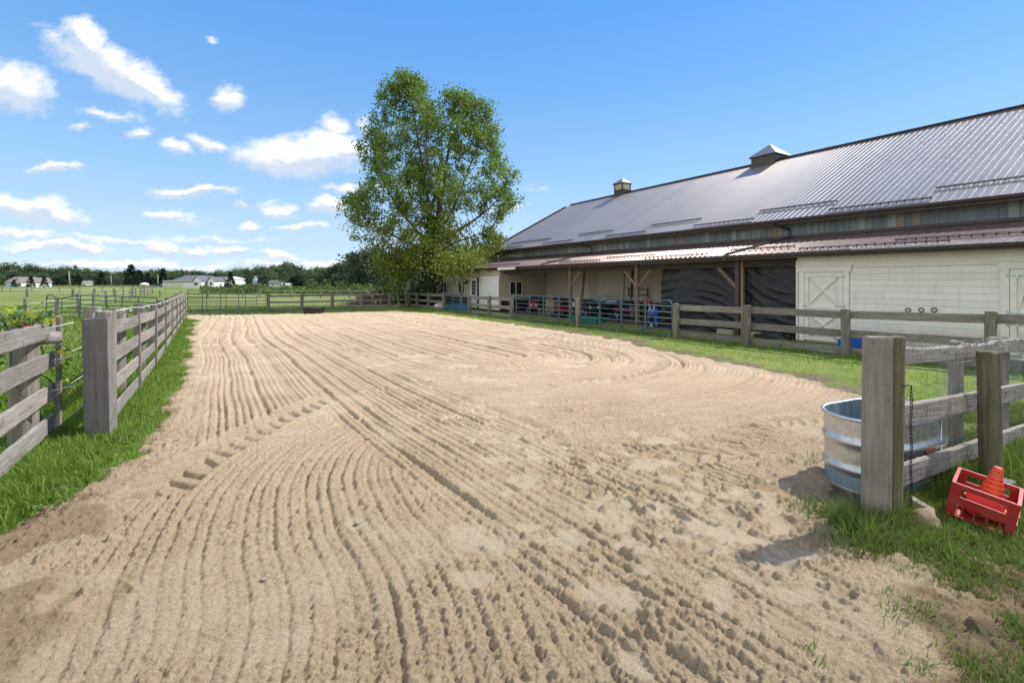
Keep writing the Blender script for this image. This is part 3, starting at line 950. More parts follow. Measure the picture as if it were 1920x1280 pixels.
# broad-leaved weeds along the left sand edge and under the fence
wv, wf = [], []
def leafcards(P, size, flat=0.5, asp=.55):
    n = len(P)
    d = GR.normal(0, 1, (n, 3)); d[:, 2] *= flat; d /= np.linalg.norm(d, axis=1)[:, None]
    e = np.cross(d, GR.normal(0, 1, (n, 3))); e /= np.linalg.norm(e, axis=1)[:, None] + 1e-9
    d = d * size[:, None]; e = e * size[:, None] * asp
    V = np.stack([P - d * .5, P - d * .1 + e * .5, P + d * .5, P - d * .1 - e * .5], 1)
    return V.reshape(-1, 3), np.arange(4 * n).reshape(n, 4)
pts = []
for k in range(70):
    t = GR.random()
    u = 60 + 250 * t + GR.normal(0, 14); v = 975 - 215 * t + GR.normal(0, 16)
    p = gp(u, v)
    for j in range(int(GR.integers(4, 10))):
        pts.append((p.x + GR.normal(0, .04), p.y + GR.normal(0, .04), p.z + .03 + GR.random() * .05))
for k in range(60):     # leafy weeds round the near left posts
    s = GR.uniform(-3.6, 6)
    c = LF0 + LD * s - LN * (GR.uniform(.4, 1.2) if s > .3 else GR.uniform(.85, 2.0))
    hmax = GR.uniform(.15, .55)
    for j in range(int(GR.integers(25, 70))):
        pts.append((c.x + GR.normal(0, .10), c.y + GR.normal(0, .10), float(gnd(c.y)) + GR.random() * hmax))
P = np.array(pts)
V, F = leafcards(P, GR.uniform(.022, .05, len(P)))
M_weed = leafy('weed_leaves', (.05, .12, .016), (.13, .22, .036), (.26, .28, .06), .45)
kind(obj('leafy_weeds', fast_mesh('leafy_weeds', V, F, M_weed)), 'stuff')

for i, (u, v, r, lab) in enumerate(((690, 829, .038, 'flat pale stone lying in the middle of the harrowed sand'), (672, 991, .034, 'pale flat stone beside the wheel rut in the near sand'),
                                    (494, 1101, .018, 'small white pebble on the near sand'), (1700, 1000, 0, ''))):
    if r == 0:
        continue
    p = gp(u, v)
    o = obj('stone', st_me[i % 4], None, Matrix.Translation(p + Vector((0, 0, .045))) @ Matrix.Rotation(i * 1.3, 4, 'Z') @ Matrix.Diagonal((r, r * .75, r * .5, 1)))
    tag(o, lab, 'stone', 'loose stones on the sand')
# boulder at the foot of the right gate post
bm = bmesh.new()
bmesh.ops.create_icosphere(bm, subdivisions=4, radius=1)
for v in bm.verts:
    n_ = fbm(np.array([v.co.x * 1.1 + 3]), np.array([v.co.y * 1.1 + v.co.z * 2.1]), 3, 4)[0]
    v.co *= .8 + .4 * n_
for f in bm.faces:
    f.smooth = True
bo = bpy.data.meshes.new('boulder'); bm.to_mesh(bo); bm.free()
M_boulder = plain('tan_boulder', (.30, .225, .15), .85, 0, .3, 14, bump=.5)
bo.materials.append(M_boulder)
p = gp(1698, 985)
tag(obj('boulder', bo, None, Matrix.Translation((2.63, 3.06, .05)) @ Matrix.Diagonal((.085, .075, .10, 1))), 'rounded tan rock at the foot of the mossy gate post', 'rock')

# ================================================================== boards and posts
RB = random.Random(5)
_board_cache = {}
def board_mesh(L, h, t, mat, seed=0, seg=1, chew=0.0, rough=0.004):
    """plank along x with chamfered, slightly uneven edges; chew eats the top edge"""
    key = (round(L, 2), h, t, mat.name, seed, seg, chew)
    if key in _board_cache:
        return _board_cache[key]
    r = random.Random(seed * 77 + int(L * 100))
    c = min(h, t) * 0.14
    prof = [(-t / 2 + c, -h / 2), (t / 2 - c, -h / 2), (t / 2, -h / 2 + c), (t / 2, h / 2 - c), (t / 2 - c, h / 2), (-t / 2 + c, h / 2), (-t / 2, h / 2 - c), (-t / 2, -h / 2 + c)]
    vs = []
    bow = r.uniform(-.006, .006)
    for i in range(seg + 1):
        f = i / seg
        x = (f - .5) * L
        b = bow * (1 - (2 * f - 1) ** 2)
        ch = 0
        if chew:
            w = float(fbm(np.array([f * L * 3.3 + seed * 5.1]), np.array([seed * 2.7]), 4, 77, .6)[0]) * 1.5 - .25
            ch = chew * (w * 1.0 + r.uniform(-.10, .12)) - chew * .2
        for (y, z) in prof:
            jx = r.uniform(-rough, rough) if 0 < i < seg else r.uniform(-rough, rough) * 2
            zz = z + b + r.uniform(-rough, rough)
            if z > h / 2 - c * 1.5 and chew:
                zz -= ch
            vs.append((x + jx, y + r.uniform(-rough, rough) * .6, zz))
    fs = []
    for i in range(seg):
        for k in range(8):
            l = (k + 1) % 8
            fs.append((i * 8 + k, (i + 1) * 8 + k, (i + 1) * 8 + l, i * 8 + l))
    fs.append(tuple(range(8)))
    fs.append(tuple(seg * 8 + k for k in range(8))[::-1])
    mb = MB().add(vs, fs)
    me = mb.mesh('board', mat)
    _board_cache[key] = me
    return me

def board(name, p0, p1, h, t, mat, parent, seg=1, chew=0.0, seed=None, rough=.004, up=(0, 0, 1)):
    """p0, p1: centre ends in the parent's space"""
    p0, p1 = Vector(p0), Vector(p1)
    s = RB.randrange(6) if seed is None else seed
    me = board_mesh((p1 - p0).length, h, t, mat, s, seg, chew, rough)
    return obj(name, me, parent, frame((p0 + p1) / 2, p1 - p0, up))

_post_cache = {}
def post_mesh(h, w, mat, shape='square', seed=0, t=None, deep=0.15, near=False):
    key = (round(h, 2), w, mat.name, shape, seed, t, near)
    if key in _post_cache:
        return _post_cache[key]
    r = random.Random(seed * 13 + 1)
    mb = MB()
    seg = (22 if near else 12) if shape == 'round' else 8
    nz = 10 if near else 3
    t = t or w
    vs, fs = [], []
    if shape == 'round':
        ring = [(w / 2 * math.cos(2 * math.pi * k / seg) * r.uniform(.97, 1.03), w / 2 * math.sin(2 * math.pi * k / seg) * r.uniform(.97, 1.03)) for k in range(seg)]
    else:
        c = min(w, t) * .07
        ring = [(-w / 2 + c, -t / 2), (w / 2 - c, -t / 2), (w / 2, -t / 2 + c), (w / 2, t / 2 - c), (w / 2 - c, t / 2), (-w / 2 + c, t / 2), (-w / 2, t / 2 - c), (-w / 2, -t / 2 + c)]
    jit = .02 if shape == 'round' else .012
    for i in range(nz + 1):
        z = -deep + (h + deep) * i / nz
        tap = 1.0 if shape != 'round' else 1.04 - .06 * i / nz
        for (a, b) in ring:
            vs.append((a * tap * r.uniform(1 - jit, 1 + jit), b * tap * r.uniform(1 - jit, 1 + jit), z + (r.uniform(-.012, .008) if i == nz else 0)))
    for (a, b) in ring:
        vs.append((a * .86, b * .86, h + r.uniform(-.004, .012)))
    for i in range(nz + 1):
        for k in range(seg):
            l = (k + 1) % seg
            fs.append((i * seg + k, i * seg + l, (i + 1) * seg + l, (i + 1) * seg + k))
    fs.append(tuple((nz + 1) * seg + k for k in range(seg)))
    mb.add(vs, fs)
    me = mb.mesh('post', mat)
    _post_cache[key] = me
    return me
def post(name, p, h, w, mat, parent, shape='square', rotz=0.0, seed=None, t=None, lean=(0, 0), near=False):
    s = RB.randrange(4) if seed is None else seed
    M = Matrix.Translation(Vector(p)) @ Euler((lean[0], lean[1], rotz)).to_matrix().to_4x4()
    return obj(name, post_mesh(h, w, mat, shape, s, t, near=near), parent, M)

# ---------------------------------------------------------------- left board fence along the arena
def board_fence_left():
    t0 = LF0.copy(); t0.z = float(gnd(t0.y))
    f = thing('board_fence', 'long grey four-rail board fence running away along the left edge of the sand', 'fence', t0)
    bay = 2.99
    nb = 9
    rz = math.atan2(LD.y, LD.x)
    loc = lambda s, off=0.0, z=0.0: (lambda p: Vector((p.x, p.y, float(gnd(p.y)) + z)) - t0)(LF0 + LD * s + LN * off)
    # two-by-eight nailed over the first round post, facing the gap
    p = loc(-.07, -.02)
    post('end_plank', p + Vector((0, 0, 0)), 1.26, .255, M_plank_grey, f, 'square', R(6), t=.055, lean=(R(-1.5), R(-2.2)), near=True)
    post('post', p + Vector((-.05, .15, 0)), 1.33, .185, M_post, f, 'round', 0, near=True)
    for k in range(nb + 1):
        s = k * bay + (.12 if k == 0 else 0)
        hgt = 1.25
        lean = (R(-1.0) if k < 2 else 0, R(2.2 if k == 0 else RB.uniform(-1.2, 1.2)))
        post('batten', loc(s, .055), hgt, .10, M_post, f, 'square', rz, t=.035, lean=lean, near=k < 3)
        if k > 0:
            post('post', loc(s - .1, -.22), RB.uniform(1.30, 1.42), .21, M_post, f, 'round', 0, near=k < 3)
            if k == 1:
                post('post', loc(s - .75, -.42), 1.36, .20, M_post, f, 'round', 0, near=True)
        if k < nb:
            a0 = s + (0 if k else .02); a1 = (k + 1) * bay
            for j, z in enumerate((.13, .47, .81, 1.14)):
                board('rail', loc(a0 + .004, .022, z + RB.uniform(-.012, .012)), loc(a1 - .004, .022, z + RB.uniform(-.012, .012)), .165, .028, M_rail, f, seg=16 if k < 2 else 5, chew=.012 if j == 3 and k < 2 else 0.0, rough=.003)
    # electric cord on insulators along the top
    pts = []
    for k in range(nb * 2 + 1):
        s = .1 + k * bay / 2
        pts.append(loc(s, -.06, 1.27 + (.07 if k % 2 == 0 else .045)))
    MB().tube(pts, .006, 5).build('electric_cord', M_cord, f)
    for k in range(nb + 1):
        MB().lathe([(.008, 0), (.011, .02), (.011, .045), (.006, .06)], 8, c=loc(.1 + k * bay, -.08, 1.26)).build('insulator', M_cord, f)
    for z in (.2, .55, .9):
        MB().tube([loc(.2, -.3, z), loc(bay * 3, -.34, z)], .0035, 4).build('wire', M_cord, f)
    return f
M_plank_grey = wood('end_plank', 'z', (.30, .275, .265), (.17, .155, .15), 0.12, 0.12, 0.5)
board_fence_left()

# ---------------------------------------------------------------- near left section
def near_left():
    P = Vector((-4.99, 5.2, 0))
    t0 = P.copy(); t0.z = float(gnd(P.y))
    f = thing('board_fence', 'near section of four-rail fence at the left edge with a vine over its end', 'fence', t0)
    loc = lambda s, off=0.0, z=0.0: (lambda p: Vector((p.x, p.y, float(gnd(p.y)) + z)) - t0)(P - LD * s + LN * off)
    rz = math.atan2(LD.y, LD.x)
    post('batten', loc(-.02, .055, -.02), 1.30, .085, M_post, f, 'square', rz, t=.04, lean=(0, R(.8)), near=True)
    post('post', loc(.32, -.14), 1.22, .23, M_post, f, 'round', 0, near=True)
    post('post', loc(3.0, -.14), 1.22, .21, M_post, f, 'round', 0, near=True)
    for j, z in enumerate((.16, .50, .83, 1.155)):
        board('rail', loc(4.4, .02, z - .02), loc(.03, .02, z + RB.uniform(-.008, .008)), .18 if j == 3 else .165, .038, M_rail, f, seg=34, chew=.035 if j == 3 else .004, rough=.004)
    # round brace log and wires across the gap behind
    a = loc(.25, -.45, 1.02); b = LF0 + LD * .15 - LN * .35
    b = Vector((b.x, b.y, float(gnd(b.y)) + 1.07)) - t0
    MB().tube([a, a.lerp(b, .5) + Vector((0, 0, .01)), b], [.062, .068, .064], 14).build('brace_log', M_rail, f)
    for z in (1.17, .82, .50):
        c = LF0 + LD * .1 - LN * .25
        MB().tube([loc(.1, -.2, z - .06), Vector((c.x, c.y, float(gnd(c.y)) + z + .05)) - t0], .006, 5).build('electric_cord', M_cord, f)
    return loc, t0
loc_nl, base_nl = near_left()

# vine with yellowing leaves: every leaf a part
def leaf_mesh(c):
    pts = [(0, 0), (.25, -.12), (.55, -.35), (.5, -.1), (.95, -.12), (1.0, 0), (.95, .12), (.5, .1), (.55, .35), (.25, .12)]
    pts = [(0, 0, 0), (.18, -.30, .05), (.42, -.42, -.02), (.55, -.2, .03), (.82, -.22, -.03), (1.0, 0, -.12), (.82, .22, -.03), (.55, .2, .03), (.42, .42, -.02), (.18, .30, .05)]
    me = bpy.data.meshes.new('leaf')
    vs = pts + [(.45, 0, .06)]
    me.from_pydata(vs, [], [(i, (i + 1) % 10, 10) for i in range(10)])
    me.materials.append(c)
    return me
def vine_mat(nm, c):
    m, q = new_mat(nm)
    n = q.noise(q.n('TexCoord').outputs['Object'], 3.0, 3)
    finish(q, q.mix(n, [v * .75 for v in c], [min(1, v * 1.2) for v in c]), .5, None, spec=.35, transl=.45)
    return m
LM = [leaf_mesh(vine_mat('yellow_leaf', (.52, .47, .035))), leaf_mesh(vine_mat('lime_leaf', (.30, .38, .03))), leaf_mesh(vine_mat('green_leaf', (.06, .14, .02))), leaf_mesh(vine_mat('red_leaf', (.30, .045, .03)))]
vine = thing('vine', 'creeper with yellow and red leaves climbing over the end of the near left fence', 'vine', base_nl)
rv = random.Random(3)
def leaf(p, size, kind_):
    M = Matrix.Translation(Vector(p)) @ Euler((rv.uniform(-.9, .9), rv.uniform(-.2, 1.2), rv.uniform(0, 6.28))).to_matrix().to_4x4() @ Matrix.Scale(size, 4)
    return obj('leaf', LM[kind_], vine, M)
for k in range(120):      # mound on the top rail
    s = rv.uniform(-.05, .62); z = 1.22 + abs(rv.gauss(0, .09)) * (1.15 - abs(s - .2)) 
    kd = rv.choices((0, 1, 2, 3), (4, 5, 4, 0.1) if s < .38 else (1, 3, 6, .5))[0]
    leaf(loc_nl(s, rv.uniform(-.28, .04), z), rv.uniform(.05, .095), kd)
for k in range(90):       # hanging behind the rails
    s = rv.uniform(.0, 1.5); z = rv.uniform(.45, 1.2)
    leaf(loc_nl(s, rv.uniform(-.35, -.2), z), rv.uniform(.05, .085), rv.choices((0, 1, 2, 3), (.6, 2, 6, .5))[0])
for k in range(60):       # round the batten
    z = rv.choice((rv.uniform(.72, 1.0), rv.uniform(.72, 1.0), rv.uniform(.3, .6)))
    leaf(loc_nl(rv.gauss(-.05, .12), rv.uniform(-.1, .12), z), rv.uniform(.05, .085), rv.choices((0, 1, 2, 3), (4, 4, 2, .3))[0])
leaf(LF0 + LD * .12 + LN * .1 + Vector((0, 0, float(gnd(5.3)) + .97)) - base_nl, .08, 1)
for k in range(7):
    pts = [loc_nl(rv.uniform(-.05, .5), -.1, .02)]
    for j in range(7):
        pts.append(pts[-1] + Vector((rv.gauss(0, .07), rv.gauss(0, .07), .19)))
    MB().tube(spline(pts, 3), .006, 5).build('stem', M_bark, vine)
# ================================================================== tube gates
def arc_pts(c, r, a0, a1, n, x, z):
    return [c + x * (r * math.cos(a0 + (a1 - a0) * i / n)) + z * (r * math.sin(a0 + (a1 - a0) * i / n)) for i in range(n + 1)]
def gate(name, label, cat, p0, p1, z0, H, mat, bars, uprights, r=.022, ur=.0, round_ends=(True, True), flat=.05, group=None):
    """tube gate from ground point p0 to p1 (z0 height of the bottom tube)"""
    p0, p1 = Vector(p0), Vector(p1)
    t0 = p0.copy()
    f = thing(name, label, cat, t0, group=group)
    x = (p1 - p0).normalized(); L = (p1 - p0).length
    z = Vector((0, 0, 1))
    rad = .16
    P = lambda s, h: x * s + z * (z0 + h)
    pts = []
    if round_ends[0]:
        pts += [P(0, 0)] + arc_pts(P(rad, H - rad), rad, math.pi, math.pi / 2, 5, x, z)
    else:
        pts += [P(0, 0), P(0, H - .001), P(.001, H)]
    if round_ends[1]:
        pts += arc_pts(P(L - rad, H - rad), rad, math.pi / 2, 0, 5, x, z) + [P(L, 0)]
    else:
        pts += [P(L - .001, H), P(L, H - .001), P(L, 0)]
    MB().tube(pts, r, 8, closed=True).build('frame', mat, f)
    zs_ = [H * (k / (bars - 1)) for k in range(bars)]
    zs_ = [H * b for b in (.0, .155, .31, .475, .65, .825, 1.0)] if bars == 7 else zs_
    me = MB().tube([(-L / 2 + .01, 0, 0), (L / 2 - .01, 0, 0)], r * .92, 8).mesh('bar', mat)
    for h in zs_[1:-1]:
        obj('bar', me, f, frame(P(L / 2, h), x))
    mu = MB().box((0, 0, 0), (flat, .012, H)).mesh('upright', mat)
    for k in range(uprights):
        s = L * (k + 1) / (uprights + 1)
        M = frame(P(s, H / 2) + Vector((-x.y, x.x, 0)) * -.026, x)
        obj('upright', mu, f, M)
    for h in (.25 * H, .8 * H):
        MB().tube([P(.0, h), P(-.08, h)], .014, 6).build('hinge', mat, f)
    return f

FR = lambda a, n=13.32, dz=0.0: (lambda p: Vector((p.x, p.y, float(gnd(p.y)) + dz)))(bw(n, a))   # right fence line
a1 = a_of(1266, 13.3)                       # first post after the blue gates
gl, gm = a_of(965, 13.3), a_of(1082, 13.3)
gate('blue_gate', 'right-hand blue tube gate below the black sheeting and the open shed bay', 'gate', FR(a1 + .16), FR(gm - .18), .09, 1.20, M_gate_blue, 7, 3, .024, flat=.085, group='blue tube gates on the barn side')
gate('blue_gate', 'left-hand blue tube gate below the end-wall window with the white frame', 'gate', FR(gm + .16), FR(gl - .12), .09, 1.20, M_gate_blue, 7, 3, .024, flat=.085, group='blue tube gates on the barn side')
gsa, gsb = a_of(878, 13.3), a_of(833, 13.3)
gate('blue_gate', 'small blue tube gate beside the cottonwood trunk with a blue tub behind it', 'gate', FR(gsa + .12), FR(gsb - .12), .09, 1.15, M_gate_blue, 7, 2, .024, flat=.085, group='blue tube gates on the barn side')
o = post_mesh(1.24, .17, M_post, 'round', 1)
g1 = obj('fence_post', o, None, Matrix.Translation(FR(gm)))
tag(g1, 'round wooden post standing between the two long blue gates', 'post')

# ---------------------------------------------------------------- three-rail fences on the right and far side
def rail_fence(label, pts, rails, matr, matp, h=1.19, w=.15, off=Vector((0, 0, 0)), rh=.19, extra=False, ends=(0, 0), name='rail_fence', seg=4):
    """pts: ground points of the posts; rails hang on the side given by off"""
    t0 = pts[0].copy()
    f = thing(name, label, 'fence', t0)
    d = (pts[-1] - pts[0]).normalized()
    rz = math.atan2(d.y, d.x)
    for i, p in enumerate(pts):
        post('post', p - t0, h + RB.uniform(-.02, .04), w, matp, f, 'square', rz + RB.uniform(-.06, .06), t=w, lean=(R(RB.uniform(-1.3, 1.3)), R(RB.uniform(-1.3, 1.3))))
        if extra:
            post('batten', p - t0 + off * 1.5 - d * .07, h - .06, .09, matp, f, 'square', rz, t=.05)
    for i in range(len(pts) - 1):
        a, b = pts[i] - t0, pts[i + 1] - t0
        if i == 0:
            a = a - d * ends[0]
        if i == len(pts) - 2:
            b = b + d * ends[1]
        for z in rails:
            e = Vector((0, 0, z))
            board('rail', a + off + e + d * .003 + Vector((0, 0, RB.uniform(-.02, .02))), b + off + e - d * .003 + Vector((0, 0, RB.uniform(-.02, .02))), rh, .035, matr, f, seg=seg, rough=.004)
    return f
RZ = (.14, .59, 1.055)
offr = NO * .095
pr = [FR(a1 - 2.62 * k) for k in range(6)]
rail_fence('grey three-rail fence before the white stable wall and the black sheeting', pr, RZ, M_rail_dark, M_post_dark, w=.165, off=offr, extra=True, rh=.19, seg=10)
rail_fence('short three-rail fence before the white garage door', [FR(a_of(u, 13.3)) for u in (959, 917, 880)], RZ, M_rail_dark, M_post_dark, off=offr, w=.17, extra=False)
rail_fence('shaded three-rail fence below the cottonwood, left of the small blue gate', [FR(a_of(u, 13.3)) for u in (831, 803, 781, 767)], RZ, M_rail_dark, M_post_dark, off=offr, w=.15)
fd = (FL1 - FL0).normalized()
far_pts = [(lambda p: Vector((p.x, p.y, float(gnd(p.y)))))(FL0 + fd * t) for t in (0, 2.17, 4.29, 6.5, 8.78, 10.3)]
rail_fence('weathered three-rail fence across the far end of the arena', far_pts, (.18, .60, 1.05), M_rail, M_post, off=Vector((-fd.y, fd.x, 0)) * .09, w=.19, rh=.15)
# two grey gates at the far left corner
def G(u, Y, dz=0):
    return gY(u, Y, dz)
gate('grey_gate', 'front grey tube gate standing ajar at the far left corner of the sand', 'gate', G(346, 28.9), G(481.5, 28.9), .04, 1.27, M_gate_grey, 6, 3, .02, round_ends=(False, True), flat=.04, group='grey gates in the far left corner')
gate('grey_gate', 'rear grey tube gate reaching to the far rail fence post', 'gate', G(352, 33.4), G(498, 32.7), .12, 1.30, M_gate_grey, 7, 3, .02, round_ends=(False, True), flat=.04, group='grey gates in the far left corner')

# ---------------------------------------------------------------- near right fence with chewed top rail
M_darkwire = plain('old_wire', (.16, .15, .14), .5, .5)
def near_right():
    t0 = Vector((PA.x, PA.y, 0.0))
    f = thing('chewed_fence', 'near weathered fence on the right with a gnawed top rail and mossy posts', 'fence', t0)
    A = lambda s, off, z: NO * s + AX * off + Vector((0, 0, z))
    # plank and round gate post
    post('gate_plank', Vector((-.17, -.05, .02)), 1.215, .152, M_plank, f, 'square', R(-9), t=.07, lean=(R(-1), R(1.0)), seed=2, near=True)
    post('gate_post', A(-.05, .01, 0), 1.235, .115, M_mossy, f, 'round', 0, seed=1, lean=(0, R(1.2)), near=True)
    B = 1.335
    post('post', A(B, -.13, -.05), 1.10, .138, M_mossy, f, 'round', 0, seed=3, lean=(0, R(-1.5)), near=True)
    post('post', A(B + .27, .16, -.02), 1.10, .085, M_post, f, 'square', R(30), seed=0, near=True)
    post('post', A(2.52, .12, -.04), 1.10, .13, M_post, f, 'square', R(30), seed=1, near=True)
    post('post', A(4.4, .12, -.06), 1.10, .16, M_mossy, f, 'round', 0, seed=2)
    for (zl, zr, hh, ch) in ((1.105, .995, .125, .050), (.705, .555, .15, .010), (.30, .15, .145, .008)):
        mid = lambda s: zl + (zr - zl) * s / 2.62
        board('rail', A(.005, .03, mid(.005)), A(B - .02, .03, mid(B - .02)), hh, .045, M_chew, f, seg=46, chew=ch, seed=1, rough=.0025)
        board('rail', A(B - .01, .032, mid(B - .01)), A(4.5, .032, mid(4.5)), hh, .045, M_chew, f, seg=60, chew=ch, seed=4, rough=.0025)
    # chicken wire behind, and loose wire along the top
    mb = MB()
    for k in range(44):
        s = .95 + k * .05
        mb.tube([A(s, .08, .12), A(s, .085, .97 - s * .03)], .0012, 3)
    for k in range(18):
        mb.tube([A(.95, .08, .15 + k * .047), A(3.1, .08, .10 + k * .046)], .0012, 3)
    kind(mb.build('wire_mesh', M_wire, f), 'stuff')
    rw = random.Random(9)
    for q_ in range(4):
        pts = []
        s = rw.uniform(.9, 1.5)
        for k in range(9):
            pts.append(A(s, rw.uniform(-.03, .06), 1.13 - s * .04 + rw.uniform(0, .07)))
            s += rw.uniform(.02, .16)
        MB().tube(spline(pts, 5), .0013, 4).build('loose_wire', M_darkwire, f)
    MB().tube(spline([A(1.42, .0, 1.10), A(1.33, -.05, 1.04), A(1.24, -.06, .99), A(1.20, -.04, .98)], 6), .0016, 4).build('loose_wire', M_darkwire, f)
    # rough lump of wood and cement blocks at the post's foot
    return t0
t0n = near_right()
# chain on the gate post
M_chain = plain('dark_chain', (.03, .03, .032), .45, .8, .2, 20)
mb = MB()
ch0 = Vector((2.548, 3.065, .90))
for k in range(34):
    z = -k * .022
    c = ch0 + Vector((math.sin(k * .5) * .003, 0, z))
    a = Vector((1, 0, 0)) if k % 2 else Vector((0, 1, 0))
    pts = [c + a * (.007 * math.cos(t)) + Vector((0, 0, .014 * math.sin(t))) for t in np.linspace(0, 2 * math.pi, 9)[:-1]]
    mb.tube(pts, .0024, 5, closed=True)
mb.tube(spline([ch0 + Vector((-.05, 0, .03)), ch0 + Vector((-.01, -.01, .04)), ch0 + Vector((.0, 0, .01))], 4), .004, 5)
tag(mb.build('chain', M_chain), 'dark chain hanging down the mossy gate post', 'chain')
# grey block in the grass at post B
bl = MB().box((0, 0, .05), (.12, .10, .11))
pB = PA + NO * 1.25 - AX * .22
tag(bl.build('wood_block', M_plank_grey, None, Matrix.Translation(pB) @ Matrix.Rotation(.5, 4, 'Z')), 'grey wooden block in the grass behind the red crate', 'block')
mb = MB().box((0, 0, 0), (.14, .05, .04))
tag(mb.build('broken_board', M_rail, None, Matrix.Translation((2.70, 3.17, .12)) @ Euler((.3, .5, -.4)).to_matrix().to_4x4()), 'broken end of a board behind the tan rock', 'board')

# ---------------------------------------------------------------- galvanised stock tank
m, q = new_mat('galvanised_steel')
oc = q.n('TexCoord').outputs['Object']
v_ = q.n('TexVoronoi', None, Vector=oc, Scale=26.0).outputs['Color']
sp = q.n('SeparateXYZ', None, Vector=v_).outputs[0]
n1 = q.noise(q.mapv(oc, (6, 6, 1.2)), 1.0, 5, .65)
n2 = q.noise(oc, 2.6, 5, .65)
col = q.mix(sp, (.50, .51, .52), (.66, .67, .68))
col = q.mix(q.math('MULTIPLY', q.ramp(n1, [(.45, 0), (.7, 1)]), .45), col, (.42, .43, .42))
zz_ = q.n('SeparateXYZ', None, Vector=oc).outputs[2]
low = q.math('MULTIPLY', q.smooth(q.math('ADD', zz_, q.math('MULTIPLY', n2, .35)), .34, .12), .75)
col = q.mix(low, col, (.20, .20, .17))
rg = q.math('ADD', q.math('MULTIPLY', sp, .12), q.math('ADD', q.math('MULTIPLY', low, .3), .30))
finish(q, col, rg, q.bump(n1, .12, .004), metallic=.85)
M_galv = m
m, q = new_mat('tank_inside')
oc = q.n('TexCoord').outputs['Object']
n1 = q.noise(q.mapv(oc, (9, 9, .8)), 1.0, 5, .7)
finish(q, q.mix(q.ramp(n1, [(.35, 0), (.7, 1)]), (.16, .23, .27), (.34, .44, .48)), .5, None, metallic=.35)
M_tankin = m
def oval(L, Wd, z, n=14):
    r = Wd / 2; h = L / 2 - r
    pts = [(h + r * math.cos(t), r * math.sin(t), z) for t in np.linspace(-math.pi / 2, math.pi / 2, n)]
    pts += [(-h + r * math.cos(t), r * math.sin(t), z) for t in np.linspace(math.pi / 2, 3 * math.pi / 2, n)]
    return pts
def loft(rings, smooth=True):
    n = len(rings[0]); vs = [p for r_ in rings for p in r_]; fs = []
    for i in range(len(rings) - 1):
        for k in range(n):
            l = (k + 1) % n
            fs.append((i * n + k, i * n + l, (i + 1) * n + l, (i + 1) * n + k))
    return MB().add(vs, fs, smooth)
TL, TW_, THt = 1.0, .62, .585
tc = Vector((3.02, 3.90, 0))
tank = thing('stock_tank', 'oval galvanised steel water tank standing behind the gate post', 'water tank', (tc.x, tc.y, -.035), (0, 0, R(25)))
rings = []
for z in np.linspace(0, THt, 49):
    bulge = 0
    for zc, w_, d_ in ((.19, .028, .017), (.40, .028, .017), (.03, .02, .008)):
        bulge += d_ * math.exp(-((z - zc) / w_) ** 2)
    rings.append(oval(TL + 2 * bulge - .02 * (1 - z / THt), TW_ + 2 * bulge - .02 * (1 - z / THt), float(z)))
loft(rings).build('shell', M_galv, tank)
rings = [oval(TL - .012, TW_ - .012, float(z)) for z in np.linspace(THt, .03, 8)]
inn = loft(rings)
inn.build('lining', M_tankin, tank)
n_ = len(oval(TL, TW_, 0))
MB().add(oval(TL - .014, TW_ - .014, .035), [tuple(range(n_))]).build('floor_plate', M_tankin, tank)
MB().tube(oval(TL + .012, TW_ + .012, THt), .013, 8, closed=True).build('rim', M_galv, tank)
MB().tube([(.15, -TW_ / 2 - .004, .02), (.15, -TW_ / 2 - .004, THt - .01)], .006, 5).build('seam', M_galv, tank)
MB().box((.0, -TW_ / 2 - .006, .31), (.14, .003, .13)).build('sticker', plain('red_sticker', (.34, .05, .04), .5), tank)
MB().box((.07, -TW_ / 2 - .010, .25), (.025, .003, .11)).build('sticker', M_white, tank)

# ---------------------------------------------------------------- red crate with cones
M_crate = plain('red_crate_plastic', (.36, .014, .020), .46, 0, .2, 12, dirt=(.26, .10, .07), dirt_amt=.55, bump=.08)
M_orange = plain('orange_cone_plastic', (.80, .085, .025), .5, 0, .12, 14, dirt=(.45, .13, .06), dirt_amt=.45, bump=.06)
M_redcone = plain('red_cone_plastic', (.70, .010, .008), .40, 0, .1, 10)
CRM = Matrix.Translation((3.085, 3.165, .055)) @ (Matrix.Rotation(-.839, 4, 'Z') @ Matrix.Rotation(.173, 4, 'Y') @ Matrix.Rotation(.052, 4, 'X'))
ce = CRM.to_euler()
crate = thing('milk_crate', 'tilted red plastic milk crate holding orange training cones in the grass', 'crate', CRM.translation, tuple(ce))
w, hcr, t = .316, .222, .012
def slab(name, x0, x1, z0, z1, side, parent=crate, mat=M_crate):
    """a piece of a crate side: side 0 front, 1 right, 2 back, 3 left"""
    mb = MB()
    Mz = Matrix.Rotation(side * math.pi / 2, 4, 'Z')
    c = Mz @ Vector(((x0 + x1) / 2, -w / 2 + t / 2, (z0 + z1) / 2))
    mb.box(c, (x1 - x0, t, z1 - z0), Mz.to_3x3())
    return mb
for s in range(4):
    mb = MB()
    def add(x0, x1, z0, z1, proud=0.0):
        Mz = Matrix.Rotation(s * math.pi / 2, 4, 'Z')
        c = Mz @ Vector(((x0 + x1) / 2, -w / 2 + t / 2 - proud, (z0 + z1) / 2))
        mb.box(c, (x1 - x0, t, z1 - z0), Mz.to_3x3())
    add(-w / 2 + t, -.110, 0.012, hcr - .03); add(.115, w / 2 - t, 0.012, hcr - .03)
    add(-.110, .115, .085, .135)
    for k in range(4):
        xx = -.110 + .23 * (k + .5) / 4 + .0
        add(xx - .004, xx + .004, .012, .085)
    if s in (0, 2):
        add(-.110, -.105, .135, hcr - .03); add(.105, .115, .135, hcr - .03)
    mb.build('side', M_crate, crate)
mb = MB()
